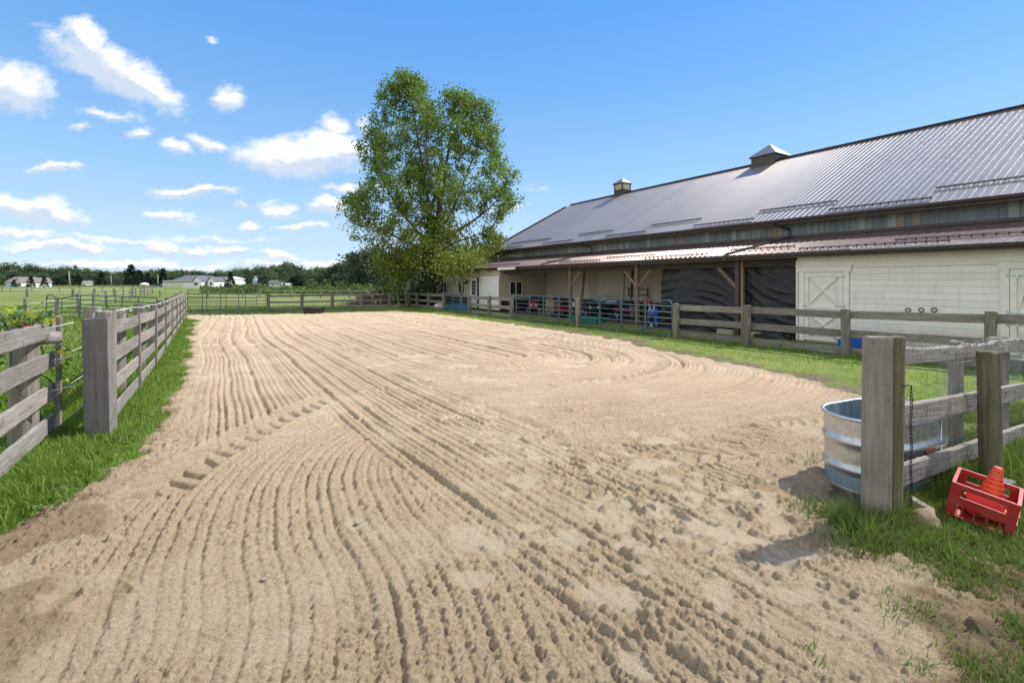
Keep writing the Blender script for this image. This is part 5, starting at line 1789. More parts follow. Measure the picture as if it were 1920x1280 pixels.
# garage door of panels
gw = gA[1] - gA[0]
gd = obj('garage_door', MB().box((0, .0, 1.06), (gw, .02, 2.14)).mesh('garage_door', M_white), barn, wall_frame_front((gA[0] + gA[1]) / 2, BASEZ + .02, .05))
me = MB().box((0, -.012, 0), (gw - .04, .022, .345)).mesh('panel', M_white)
for k in range(6):
    obj('panel', me, gd, Matrix.Translation((0, -.006, .19 + k * .356)))
for s in (-1, 1):
    MB().box((s * (gw / 2 + .05), -.02, 1.1), (.09, .05, 2.24)).build('jamb', M_creamtrim if s > 0 else M_creamtrim, gd)
MB().box((0, -.02, 2.2), (gw + .01, .05, .1)).build('head', M_creamtrim, gd)
MB().box((gw / 2 * 0 - (gw / 2 + .30), -.015, 1.08), (.36, .04, 2.16)).build('brown_post', M_wains, gd)
dw = dA[1] - dA[0]
ed = obj('entry_door', MB().box((0, 0, 1.05), (dw, .04, 2.1)).mesh('entry_door', M_white), barn, wall_frame_front((dA[0] + dA[1]) / 2, BASEZ + .02, .04))
MB().box((0, -.03, 1.45), (dw * .55, .012, 1.0)).build('pane', M_glass, ed)
for k in (-1, 0, 1):
    MB().box((0, -.039, 1.45 + k * .25), (dw * .55, .008, .025)).build('muntin', M_white, ed)
MB().box((0, -.0395, 1.45), (.025, .007, 1.0)).build('muntin', M_white, ed)
for s in (-1, 1):
    MB().box((s * (dw / 2 + .04), -.02, 1.08), (.08, .05, 2.2)).build('casing', M_white, ed)
MB().box((0, -.02, 2.14), (dw, .05, .08)).build('casing', M_white, ed)
for u in (866, 833):
    a = a_of(u, HN)
    wn = window(barn, wall_frame_front(a, z_of(539, HN, a), .03), 1.15, .95)
    for s in (-1, 1):
        MB().box((s * .28, .01, 0), (.48, .01, .83)).build('pane', M_glass, wn[0])
# wall lamp
a = a_of(877, HN); z = z_of(528, HN, a)
wl = obj('wall_lamp', MB().box((0, -.02, .0), (.12, .03, .2)).mesh('wall_lamp', M_black), barn, wall_frame_front(a, z, .03))
MB().lathe([(.04, -.2), (.11, -.12), (.12, .02), (.03, .14)], 8, c=(0, -.17, 0)).build('shade', M_black, wl)
# white box under the eave
a0_, a1_ = a_of(968, LE - .1), a_of(937, LE - .1)
MB().box(BL(LE - .22, (a0_ + a1_) / 2, LZ - .12), (.12, a1_ - a0_, .15)).build('eave_box', M_white, barn)

# ---- cupolas
M_slat = plain('beige_louver', (.70, .63, .48), .5, 0, .08, 5)
def cupola(a, size, louver, hb):
    c = obj('cupola', MB().box((0, 0, hb / 2 - .4), (size, size, hb + .8)).mesh('cupola', M_brown), barn, Matrix.Translation(BL(RN, a, RZZ)))
    top = hb
    if louver:
        MB().box((0, 0, hb + .02), (size + .06, size + .06, .05)).build('ledge', M_brown, c)
        lh = .48
        MB().box((0, 0, hb + .045 + lh / 2), (size - .12, size - .12, lh)).build('core', M_slat, c)
        for sx in (-1, 1):
            for sy_ in (-1, 1):
                MB().box((sx * (size / 2 - .045), sy_ * (size / 2 - .045), hb + .045 + lh / 2), (.09, .09, lh)).build('corner_post', M_brown, c)
        for k in range(5):
            zz = hb + .09 + k * .09
            for r_ in range(4):
                Mx = Matrix.Rotation(r_ * math.pi / 2, 4, 'Z')
                obj('slat', MB().box((0, -size / 2 + .045, zz), (size - .19, .03, .06), Matrix.Rotation(.5, 3, 'X')).mesh('slat', M_slat), c, Mx)
        top = hb + .045 + lh
    h2 = size / 2 + .12
    MB().box((0, 0, top + .025), (2 * h2 - .06, 2 * h2 - .06, .05)).build('eave_trim', M_brown, c)
    MB().add([(-h2, -h2, top + .052), (h2, -h2, top + .052), (h2, h2, top + .052), (-h2, h2, top + .052), (0, 0, top + .052 + size * .52)], [(0, 1, 4), (1, 2, 4), (2, 3, 4), (3, 0, 4), (3, 2, 1, 0)]).build('roof', M_roof, c)
cupola(28.8, .95, True, .22)
cupola(16.5, 1.45, False, .22)
cupola(4.2, 1.0, True, .22)

# ================================================================== black sheeting in the bays
m, q = new_mat('black_sheeting')
pos = q.n('NewGeometry').outputs['Position']
n = q.noise(q.mapv(pos, (1, 1, 2.2)), 2.2, 6, .62)
n2 = q.noise(q.mapv(pos, (3, 3, 9)), 2.0, 5, .65)
finish(q, q.mix(n, (.006, .0065, .008), (.013, .014, .018)), q.math('ADD', .38, q.math('MULTIPLY', n2, .2)), q.bump(q.math('ADD', n, q.math('MULTIPLY', n2, .5)), .3, .03), spec=.5)
M_tarp = m
def tarp(label, a_lo, a_hi, z_lo, z_hi, n, slant=0.0, seed=0):
    nu, nv = 130, 70
    U, V = np.meshgrid(np.linspace(0, 1, nu), np.linspace(0, 1, nv))
    A = a_hi + (a_lo - a_hi) * U + slant * (1 - V) * (1 - U)
    Z = z_lo + (z_hi - z_lo) * V + .06 * np.abs(np.sin(U * 9 + seed)) * (V - 1) 
    # sagging folds that hang from the upper corners
    ph = V * 15 + (U - .6) ** 2 * (9 if seed % 2 == 0 else -8) + 2.6 * fbm(U * 2.5, V * 3, 3, seed + 2) + U * 4
    fold = (1 - np.abs(np.sin(ph * 1.6))) ** 2
    ph2 = U * 9 - V * 6 + 2 * fbm(U * 5, V * 5, 3, seed + 9)
    fold2 = (1 - np.abs(np.sin(ph2))) ** 2
    Nn = n + .12 * (fbm(U * 3, V * 2.5, 3, seed) - .5) - .075 * fold * np.clip(2.4 * fbm(U * 3, V * 5, 2, seed + 12) - .65, 0, 1) - .04 * fold2 * sstep(-U, -.45, -.1) + .012 * (fbm(U * 25, V * 25, 2, seed + 5) - .5)
    V3 = np.stack([Nn, A, Z], -1).reshape(-1, 3)
    V3b = V3 + np.array([.006, 0, 0])
    i = np.arange((nv - 1) * (nu - 1)); r = i // (nu - 1); c = i % (nu - 1)
    F = np.stack([r * nu + c, r * nu + c + 1, (r + 1) * nu + c + 1, (r + 1) * nu + c], -1)
    me = fast_mesh('black_sheet', np.concatenate([V3, V3b]), np.concatenate([F, F[:, ::-1] + len(V3)]), M_tarp, smooth=True)
    o = obj('black_sheet', me, None, Matrix.Rotation(TH, 4, 'Z'))
    return tag(o, label, 'plastic sheet', 'black sheeting hung in the shed bays')
ap = a_of(1384, BW + .3)
tarp('wide black plastic sheet left of the brown shed post', ap + .03, a_of(1243, BW + .28), BASEZ - .02, LZ - .34, BW + .28, slant=.12, seed=4)
tarp('black plastic sheet between the brown post and the white stable wall', AW + .03, ap - .02, BASEZ - .02, LZ - .34, BW + .30, seed=7)
mb = MB()
hp = bw(BW - .05, AW + .75, float(gnd(15.5)) + .02)
bmh = bmesh.new()
bmesh.ops.create_icosphere(bmh, subdivisions=4, radius=1)
for v in bmh.verts:
    f_ = fbm(np.array([v.co.x * 2.2 + 7]), np.array([v.co.y * 2.2 + v.co.z * 3]), 3, 8)[0]
    v.co *= .7 + .6 * f_
    v.co.z = max(v.co.z, -.2)
hm = bpy.data.meshes.new('sheet_heap'); bmh.to_mesh(hm); bmh.free(); hm.materials.append(M_tarp)
tag(obj('sheet_heap', hm, None, Matrix.Translation(hp) @ Matrix.Rotation(TH, 4, 'Z') @ Matrix.Diagonal((.25, .7, .2, 1))), 'heap of black sheeting on the grass left of the cream stable door', 'plastic sheet')
M_cblk = plain('cement_block', (.34, .31, .24), .9, 0, .15, 12, bump=.3)
for u, lab, L in ((1361, 'tan block on the ground left of the brown shed post', .62), (1425, 'tan block on the ground right of the brown shed post', .66)):
    a = a_of(u, BW - .05)
    o = MB().box((0, 0, .09), (.2, L, .17)).build('block', M_cblk, None, Matrix.Translation(bw(BW - .05, a, float(gnd((bw(BW, a)).y)))) @ Matrix.Rotation(TH, 4, 'Z'))
    tag(o, lab, 'block')
# blue step by the wall
M_blue = plain('blue_plastic', (.012, .085, .42), .4, 0, .1, 6)
a = a_of(1606, BW - .3)
sp_ = thing('mounting_step', 'bright blue plastic step against the white stable wall', 'step', bw(BW - .3, a, float(gnd(bw(BW - .3, a).y))), (0, 0, TH))
MB().box((-.12, 0, .11), (.24, .78, .22)).build('tread', M_blue, sp_)
MB().box((.12, 0, .20), (.24, .62, .40)).build('tread', M_blue, sp_)
MB().box((-.05, .33, .30), (.05, .08, .12)).build('tag', M_white, sp_)
# ================================================================== things stored under the lean-to
def SH(u, n, dz=0.0):
    a = a_of(u, n)
    p = bw(n, a)
    p.z = float(gnd(p.y)) + dz
    return p
M_red = plain('red_paint', (.36, .02, .018), .4, 0, .15, 6, dirt=(.12, .05, .04), dirt_amt=.4)
M_teal = plain('teal_plastic', (.02, .22, .20), .4, 0, .1, 6)
M_greymetal = plain('grey_metal', (.30, .31, .32), .4, .6, .15, 6)
M_card = plain('cardboard', (.34, .24, .13), .85, 0, .15, 6)
M_dkgrey = plain('dark_grey_paint', (.04, .04, .042), .45, .1, .2, 6)
M_silver = plain('silver_sheet', (.42, .43, .46), .45, .3, .2, 5)
M_lampglass = plain('lamp_glass', (.85, .85, .82), .15, 0, .05, 5)
def wheel(c, axis, R_, w_, parent, hub=M_greymetal):
    t = [Vector(c) + Vector((R_ * .74 * math.cos(k * math.pi / 9), 0, R_ * .74 * math.sin(k * math.pi / 9))) for k in range(18)]
    o = MB().tube(t, R_ * .27, 8, closed=True).build('wheel', M_rubber, parent)
    MB().lathe([(R_ * .12, -w_ / 2), (R_ * .6, -w_ / 2 + .01), (R_ * .6, w_ / 2 - .01), (R_ * .12, w_ / 2)], 14).build('rim', hub, o, Matrix.Translation(c) @ Matrix.Rotation(math.pi / 2, 4, 'X'))
    return o
def quad(u, n, label, body, rz, name='quad_bike', cat='quad bike'):
    t = thing(name, label, cat, SH(u, n), (0, 0, rz))
    for x in (-.55, .55):
        for y in (-.36, .36):
            wheel((x, y, .26), None, .26, .22, t)
    MB().box((0, 0, .45), (1.1, .26, .18)).box((.1, 0, .56), (.4, .3, .16)).build('chassis', M_dkgrey, t)
    MB().prism([(-.25, .62), (-.15, .78), (.35, .74), (.42, .62)], -.14, .14, Matrix.Rotation(math.pi / 2, 4, 'X')).build('seat', M_black, t)
    for x in (-.55, .55):
        MB().prism([(x - .34, .54), (x - .2, .66), (x + .2, .66), (x + .34, .54), (x + .3, .52), (x - .3, .52)], -.50, .50, Matrix.Rotation(math.pi / 2, 4, 'X')).build('fender', body, t)
    MB().tube([(-.28, -.38, .98), (-.33, -.12, .93), (-.33, .12, .93), (-.28, .38, .98)], .02, 6).tube([(-.33, 0, .93), (-.5, 0, .62)], .03, 6).build('handlebar', M_dkgrey, t)
    for y in (-.22, .22):
        MB().lathe([(.07, 0), (.075, .03), (.05, .05)], 12, c=(0, 0, 0)).build('headlight', M_lampglass, t, Matrix.Translation((-.86, y, .62)) @ Matrix.Rotation(-math.pi / 2, 4, 'Y'))
    MB().box((-.83, 0, .50), (.04, .62, .05)).box((-.83, 0, .62), (.05, .6, .14)).build('bumper', M_dkgrey, t)
    return t
quad(1110, 17.6, 'dark quad bike with two round headlights under the open shed roof', M_dkgrey, TH + R(58))
quad(1172, 17.7, 'dark red quad bike parked beside the timber shed post', M_red, TH + R(50))
# garden tractor
t = thing('lawn_tractor', 'red lawn tractor parked in the shade beyond the left blue gate', 'tractor', SH(1001, 17.2), (0, 0, TH + R(55)))
for x, R_ in ((-.5, .2), (.45, .3)):
    for y in (-.36, .36):
        wheel((x, y, R_), None, R_, .18, t)
MB().prism([(-.8, .35), (-.82, .62), (-.72, .72), (-.15, .76), (-.12, .35)], -.26, .26, Matrix.Rotation(math.pi / 2, 4, 'X')).build('hood', M_red, t)
MB().box((.2, 0, .38), (.9, .5, .12)).box((.5, .0, .56), (.55, .8, .1)).build('body', M_red, t)
MB().box((.42, 0, .72), (.4, .42, .1)).box((.63, 0, .92), (.1, .42, .4)).build('seat', M_black, t)
MB().tube([(-.12, 0, .72), (.08, 0, .98)], .02, 6).tube([(.08 + .0, .16 * math.cos(k * math.pi / 6), .98 + .16 * math.sin(k * math.pi / 6) * .6) for k in range(12)], .014, 6, closed=True).build('steering_wheel', M_black, t)
for y in (-.15, .15):
    MB().box((-.825, y, .55), (.02, .12, .08)).build('headlight', M_lampglass, t)
# wheelbarrow, boxes, tubs, barrel and the like
def boxthing(name, label, cat, u, n, s, mat, dz=0.0, rot=0.0, lid=None, group=None):
    t = thing(name, label, cat, SH(u, n, dz), (0, 0, TH + rot), group=group)
    b = .012
    mb = MB().box((0, 0, s[2] / 2), (s[0] - b, s[1] - b, s[2])).box((0, 0, s[2] * .5), (s[0], s[1] * .8, s[2] * .7)).box((0, 0, s[2] * .51), (s[0] * .8, s[1], s[2] * .68))
    mb.build('body', mat, t)
    if lid is not None:
        MB().box((0, 0, s[2] + .018), (s[0] + .03, s[1] + .03, .036)).build('lid', lid, t)
    return t
boxthing('cardboard_box', 'tan cardboard box behind the left blue gate', 'box', 1037, 17.4, (.55, .85, .42), M_card, dz=.45, lid=M_card)
boxthing('wooden_crate', 'low wooden crate under the tan cardboard box', 'crate', 1038, 17.4, (.6, 1.0, .43), M_timber, lid=M_darkboard)
wb = thing('wheelbarrow', 'wheelbarrow with a red tub behind the left blue gate', 'wheelbarrow', SH(1052, 16.9), (0, 0, TH + 1.1))
wheel((-.55, 0, .2), None, .2, .1, wb)
MB().add([(-.5, -.3, .35), (.3, -.3, .32), (.3, .3, .32), (-.5, .3, .35), (-.65, -.4, .65), (.45, -.38, .58), (.45, .38, .58), (-.65, .4, .65)], [(0, 3, 2, 1), (0, 1, 5, 4), (1, 2, 6, 5), (2, 3, 7, 6), (3, 0, 4, 7)]).build('tub', M_red, wb)
for y in (-.25, .25):
    MB().tube([(-.55, y * .3, .2), (.0, y, .33), (.95, y, .52)], .02, 6).tube([(.3, y, .36), (.35, y, 0)], .02, 6).build('handle', M_timber, wb)
for lab, u, n, s, mt, dz in (('grey plastic bucket by the shed wall left of the timber post', 1013, 16.8, .28, M_silver, 0), ('white bucket standing next to the timber shed post', 1186, 16.9, .30, M_silver, .42), ('dark bucket on the ground behind the wheelbarrow', 1060, 17.9, .3, M_dkgrey, 0)):
    t = thing('bucket', lab, 'bucket', SH(u, n, dz))
    MB().lathe([(s * .36, 0), (s * .5, s * 1.15), (s * .53, s * 1.15), (s * .53, s * 1.1)], 16, cap=(True, False)).build('body', mt, t)
    MB().tube([(s * .5 * math.cos(k * math.pi / 8), 0, s * 1.1 + s * .45 * math.sin(k * math.pi / 8)) for k in range(9)], .008, 5).build('handle', M_greymetal, t)
tt = thing('workbench', 'dark workbench with a crumpled silver sheet under the shed roof', 'workbench', SH(1142, 18.6), (0, 0, TH))
MB().box((0, 0, .82), (.7, 2.6, .06)).build('top', M_darkboard, tt)
for y in (-1.2, 1.2):
    for x in (-.3, .3):
        MB().box((x, y, .4), (.09, .09, .8)).build('leg', M_timber, tt)
bmh = bmesh.new()
bmesh.ops.create_icosphere(bmh, subdivisions=4, radius=1)
for v in bmh.verts:
    f_ = fbm(np.array([v.co.x * 2.5 + 3]), np.array([v.co.y * 2.5 + v.co.z * 2]), 3, 18)[0]
    v.co *= .6 + .8 * f_
hm = bpy.data.meshes.new('crumpled_sheet'); bmh.to_mesh(hm); bmh.free(); hm.materials.append(M_silver)
tag(obj('crumpled_sheet', hm, None, Matrix.Translation(SH(1142, 18.4, 1.0)) @ Matrix.Rotation(TH, 4, 'Z') @ Matrix.Diagonal((.35, 1.05, .2, 1))), 'crumpled silver grey sheet lying on the workbench', 'sheet')
sl = thing('plastic_sled', 'teal plastic tub lying in the grass behind the right blue gate', 'tub', SH(1104, 15.2), (0, 0, TH + .1))
MB().add([(-.35, -.75, .02), (.35, -.75, .02), (.35, .75, .02), (-.35, .75, .02), (-.45, -.9, .26), (.45, -.9, .26), (.45, .9, .26), (-.45, .9, .26)], [(3, 2, 1, 0), (0, 1, 5, 4), (1, 2, 6, 5), (2, 3, 7, 6), (3, 0, 4, 7)]).build('shell', M_teal, sl)
MB().tube([(-.45, -.9, .26), (.45, -.9, .26), (.45, .9, .26), (-.45, .9, .26)], .025, 6, closed=True).build('rim', M_teal, sl)
bb = thing('blue_barrel', 'blue plastic barrel standing in front of the black sheeting', 'barrel', SH(1225, 15.75))
MB().lathe([(.19, 0), (.23, .03), (.235, .25), (.245, .27), (.245, .31), (.235, .33), (.235, .55), (.245, .57), (.245, .61), (.23, .63), (.22, .80), (.16, .84)], 20).build('body', M_blue, bb)
MB().lathe([(.04, .84), (.04, .88), (.035, .885)], 10, c=(.08, 0, 0)).build('cap', M_black, bb)
ht = thing('hand_truck', 'black hand truck with pale looped handles by the blue barrel', 'hand truck', SH(1221, 15.35), (0, 0, TH - 1.2))
for y in (-.24, .24):
    MB().tube([(0, y - .1, .5), (.05, y - .04, 1.05), (.05, y + .04, 1.05), (0, y + .1, .5)], .02, 6).build('handle', M_greymetal, ht)
    wheel((.1, y, .15), None, .15, .08, ht)
MB().box((0, 0, .3), (.05, .5, .5)).box((-.1, 0, .03), (.25, .45, .03)).build('frame', M_dkgrey, ht)
bj = thing('fuel_can', 'red fuel can on the white shelf beside the black sheeting', 'fuel can', SH(1215, 16.9, .93), (0, 0, TH + .4))
MB().box((0, 0, .14), (.2, .3, .26)).box((0, .02, .29), (.16, .2, .05)).build('body', M_red, bj)
MB().tube([(0, -.1, .28), (0, -.02, .38), (0, .08, .38), (0, .1, .28)], .018, 6).build('handle', M_red, bj)
shf = thing('shelf_stand', 'narrow stand with a white shelf board beside the timber post', 'shelf', SH(1222, 16.95), (0, 0, TH))
MB().box((0, 0, .9), (.4, 1.0, .05)).build('shelf', M_white, shf)
for y in (-.42, .42):
    MB().box((0, y, .44), (.3, .06, .88)).build('leg', M_darkboard, shf)
boxthing('storage_bin', 'black storage bin low by the shed wall left of the lawn tractor', 'bin', 985, 17.9, (.6, 1.0, .55), M_black, lid=M_dkgrey)
boxthing('storage_bin', 'dark storage bin between the cardboard box and the quad bike', 'bin', 1078, 17.9, (.6, .8, .5), M_dkgrey, lid=M_black)
boxthing('storage_bin', 'low black bin behind the dark quad bike with headlights', 'bin', 1128, 18.2, (.6, 1.1, .6), M_black, lid=M_dkgrey)
boxthing('storage_bin', 'dark bin in the corner of the end wall under the window', 'bin', 960, 16.8, (.7, .7, .6), M_darkboard, lid=M_black)
boxthing('white_carton', 'white carton standing on the dark bin behind the wheelbarrow', 'carton', 1079, 17.9, (.35, .45, .25), M_white, dz=.54)
pm = thing('push_mower', 'dark push mower with silver wheels in front of the cardboard box', 'mower', SH(1043, 16.4), (0, 0, TH + 1.0))
for x in (-.32, .32):
    for y in (-.26, .26):
        wheel((x, y, .13), None, .13, .06, pm, M_silver)
MB().box((0, 0, .17), (.6, .46, .1)).build('deck', M_dkgrey, pm)
MB().lathe([(.15, .22), (.15, .36), (.1, .40)], 14).build('engine', M_black, pm)
MB().tube([(.3, -.2, .22), (.95, -.2, .95), (.95, .2, .95), (.3, .2, .22)], .015, 6).build('handle', M_greymetal, pm)
ty = thing('tyre_stack', 'pair of black tyres lying stacked beneath the workbench', 'tyres', SH(1150, 18.0))
for k in range(2):
    MB().tube([(.24 * math.cos(j * math.pi / 9), .24 * math.sin(j * math.pi / 9), .1 + .2 * k) for j in range(18)], .10, 8, closed=True).build('tyre', M_rubber, ty)
# leaning boards and poles against the rear wall
for lab, u0, v_top, u1, wd, mt in (('tall board leaning against the shed wall right of the second timber post', 1091, .2, 1094, .14, M_timber), ('thin pole leaning on the rear shed wall left of the braced post', 1172, .25, 1168, .05, M_dkgrey), ('grey board leaning in the corner beside the braced post', 1185, .1, 1184, .12, M_darkboard)):
    a = a_of(u0, 18.0)
    p0 = Vector((17.9, a, float(gnd(22)))) ; p1 = Vector((18.9, a_of(u1, 18.8), 2.55 - v_top))
    Mz = Matrix.Rotation(TH, 4, 'Z')
    L_ = (p1 - p0).length
    o = MB().box((0, 0, 0), (L_, wd, .04)).build('leaning_board', mt, None, Mz @ frame((p0 + p1) / 2, p1 - p0))
    tag(o, lab, 'board')
sdr = thing('step_ladder', 'short dark ladder hanging on the rear wall behind the braced post', 'ladder', SH(1196, 19.5, .7), (0, 0, TH))
for z in (0, 1.5):
    pass
for y in (-.7, .7):
    MB().box((0, y, .75), (.05, .06, .5)).build('rail', M_dkgrey, sdr)
MB().box((0, 0, .9), (.04, 1.4, .05)).box((0, 0, .6), (.04, 1.4, .05)).build('rung', M_dkgrey, sdr)
# things behind the small gate
boxthing('water_tub', 'blue square tub behind the small blue gate', 'tub', 858, 14.4, (.7, 1.9, .42), plain('dusty_blue', (.03, .16, .30), .5, 0, .15, 5))
boxthing('water_tub', 'teal tub next to the blue one behind the small blue gate', 'tub', 845, 14.0, (.5, .9, .36), M_teal)
bmh = bmesh.new()
bmesh.ops.create_icosphere(bmh, subdivisions=3, radius=1)
for v in bmh.verts:
    v.co *= .75 + .5 * fbm(np.array([v.co.x * 2 + 1]), np.array([v.co.y * 2 + v.co.z * 2]), 2, 3)[0]
for f_ in bmh.faces:
    f_.smooth = True
hm = bpy.data.meshes.new('white_bag'); bmh.to_mesh(hm); bmh.free(); hm.materials.append(M_white)
tag(obj('white_bag', hm, None, Matrix.Translation(SH(824, 13.8, .22)) @ Matrix.Diagonal((.35, .3, .28, 1))), 'white bag lying behind the shaded rail fence', 'bag')

# ================================================================== trees
M_cotton = leafy('cottonwood_leaves', (.095, .17, .022), (.20, .305, .05), (.38, .36, .09), .48, .38, .5)
M_cotton_low = leafy('low_cottonwood_leaves', (.12, .19, .02), (.25, .29, .04), (.34, .22, .05), .35, .4, .45)
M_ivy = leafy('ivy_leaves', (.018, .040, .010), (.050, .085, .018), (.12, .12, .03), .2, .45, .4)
TR = np.random.default_rng(23)
def tree_cottonwood():
    px = 38.0 / 900
    base = gY(808, 38.0)
    t = thing('cottonwood_tree', 'tall airy cottonwood with upright limbs beyond the far right corner', 'tree', base)
    prof = [(150, 752, 778), (162, 738, 800), (175, 722, 812), (200, 712, 922), (215, 700, 936), (262, 694, 946), (300, 684, 952), (342, 668, 964), (400, 654, 962), (440, 660, 955), (470, 690, 940), (500, 704, 905), (525, 742, 880)]
    vs_ = np.array([p[0] for p in prof]); ls = np.array([p[1] for p in prof]); rs = np.array([p[2] for p in prof])
    # limbs
    limbs = []
    def limb(pts, r0, r1, name='limb'):
        sp = spline(pts, 6)
        n = len(sp)
        MB().tube(sp, [r0 + (r1 - r0) * (i / (n - 1)) ** .8 for i in range(n)], 8).build(name, M_bark, t)
        limbs.append((sp, r0, r1))
    h = lambda u, v, d=0.0: Vector(((u - 808) * px, d, EYE - (v - 527.5) * px - base.z))
    limb([h(808, 562), h(810, 520), h(813, 470), h(815, 440)], .40, .27, 'trunk')
    limb([h(813, 450), h(806, 390, -.2), h(790, 290, -.4), (h(774, 200, -.2)), h(766, 142, 0)], .20, .02)
    limb([h(815, 445), h(826, 380, .3), h(838, 290, .4), h(850, 220, .3), h(858, 170, .2)], .20, .02)
    limb([h(815, 450), h(850, 395, -.5), h(885, 310, -.8), h(912, 235, -.7)], .14, .02)
    limb([h(812, 465), h(770, 420, .5), h(725, 360, .9), h(700, 290, .8), h(715, 215, .5)], .13, .02)
    limb([h(815, 460), h(860, 430, .4), h(915, 390, .6), h(955, 345, .5)], .15, .02)
    limb([h(812, 475), h(760, 452, -.6), h(700, 420, -1.0), h(660, 380, -1.0)], .14, .02)
    limb([h(814, 450), h(818, 360, 1.4), h(822, 270, 2.0), h(820, 205, 1.8)], .12, .02)
    limb([h(814, 450), h(806, 370, -1.6), h(810, 290, -2.4), h(800, 215, -2.0)], .12, .02)
    limb([h(816, 470), h(858, 455, -.8), h(905, 440, -1.2)], .12, .02)
    limb([h(811, 490), h(770, 485, -1), h(735, 490, -1.6)], .10, .02)
    LP = [(p, r0 + (r1 - r0) * i / len(sp)) for sp, r0, r1 in limbs[1:] for i, p in enumerate(sp)]
    LPn = np.array([tuple(p) for p, _ in LP])
    # clusters of leaves inside the outline
    cl = []
    tries = 0
    while len(cl) < 640 and tries < 90000:
        tries += 1
        v = TR.uniform(150, 505); l = np.interp(v, vs_, ls); r = np.interp(v, vs_, rs)
        c = (l + r) / 2; sd__ = TR.random() < .5
        xx = TR.uniform(0, 1) * (-1 if sd__ else 1)
        hw = (r - l) / 2 * (.78 + .44 * float(vn(np.array([v * .035 + (50 if sd__ else 0)]), np.array([.5]), 66)[0]))
        u = c + xx * hw
        if 796 < u < 850 and v < 232 - abs(u - 824) * 2.0:
            continue
        dmax = max(.4, hw * px * .75 * math.sqrt(max(0, 1 - xx * xx)))
        d = TR.uniform(-1, 1) * dmax
        if TR.random() > .18 + 1.15 * float(fbm(np.array([u * .028]), np.array([v * .018 + d * .4]), 2, 31)[0]) - .1:
            continue
        if v > 400 and u > 850 and TR.random() < .45:
            continue
        if v > 440 and u < 720 and TR.random() < .7:
            continue
        p = np.array(h(u, v, d))
        if cl and min(np.linalg.norm(np.array([q_[0] - p for q_ in cl[-260:]]), axis=1)) < .38:
            continue
        cl.append((p, v, u))
    tw = MB()
    P, Sz = [], []
    low, lows = [], []
    for p, v, u in cl:
        dd = LPn - p
        k = np.argmin(np.linalg.norm(dd * [1, 1, .7], axis=1) + np.maximum(dd[:, 2], -.3) * .8)
        a = Vector(LPn[k]); b = Vector(p)
        mid = a.lerp(b, .5) + Vector((0, 0, -.08 * (b - a).length))
        tw.tube([a, mid, b + Vector((0, 0, .25))], [.035, .022, .008], 5)
        n = int(TR.integers(70, 150))
        s_ = TR.uniform(.30, .56)
        q_ = TR.normal(0, 1, (n, 3)) * [s_ * .85, s_ * .85, s_ * 1.15]
        # sprays: pull the leaves on to a few sub-branches
        dirs = TR.normal(0, 1, (6, 3)); dirs[:, 2] = np.abs(dirs[:, 2]) + .2
        dirs /= np.linalg.norm(dirs, axis=1)[:, None]
        q_ = q_ * .42 + dirs[TR.integers(0, 6, n)] * (TR.random(n) ** .7 * s_ * 1.75)[:, None]
        if v > 425 + TR.normal(0, 20):
            low.append(p + q_ * [1.2, 1.2, .9]); lows.append(TR.uniform(.11, .20, n))
        else:
            P.append(p + q_); Sz.append(TR.uniform(.10, .21, n))
    tw.build('branches', M_bark, t)
    P = np.concatenate(P); Sz = np.concatenate(Sz)
    V, F = leafcards(P, Sz, 1.0, .85)
    obj('crown', fast_mesh('crown', V, F, M_cotton), t)
    # drooping yellow-green growth low on the crown
    for k in range(120):
        u = TR.uniform(708, 898); v = TR.uniform(455, 528)
        if abs(u - 812) < 30 and v > 500:
            continue
        if v > 470 + 62 * (1 - abs(u - 800) / 105) ** .5 if abs(u - 800) < 105 else True:
            continue
        n = int(TR.integers(40, 80))
        low.append(np.array(h(u, v, TR.uniform(-2.2, 1.6))) + TR.normal(0, 1, (n, 3)) * [.5, .5, .42]); lows.append(TR.uniform(.11, .20, n))
    P = np.concatenate(low); Sz = np.concatenate(lows)
    V, F = leafcards(P, Sz, 1.0, .85)
    obj('lower_foliage', fast_mesh('lower_foliage', V, F, M_cotton_low), t)
    # dark creeper up the trunk
    P = []
    for k in range(4200):
        f = TR.random() ** .8
        v = 555 - f * 150
        th = TR.uniform(0, 6.28); rr = .45 * (1 - f * .35) + TR.random() * .5
        P.append(np.array(h(808 + f * 9, v)) + [rr * math.cos(th), rr * math.sin(th), 0])
    P = np.array(P)
    V, F = leafcards(P, TR.uniform(.10, .18, len(P)), .8, .9)
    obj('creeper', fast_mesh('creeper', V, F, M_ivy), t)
    print('cottonwood leaves', len(Sz))
tree_cottonwood()

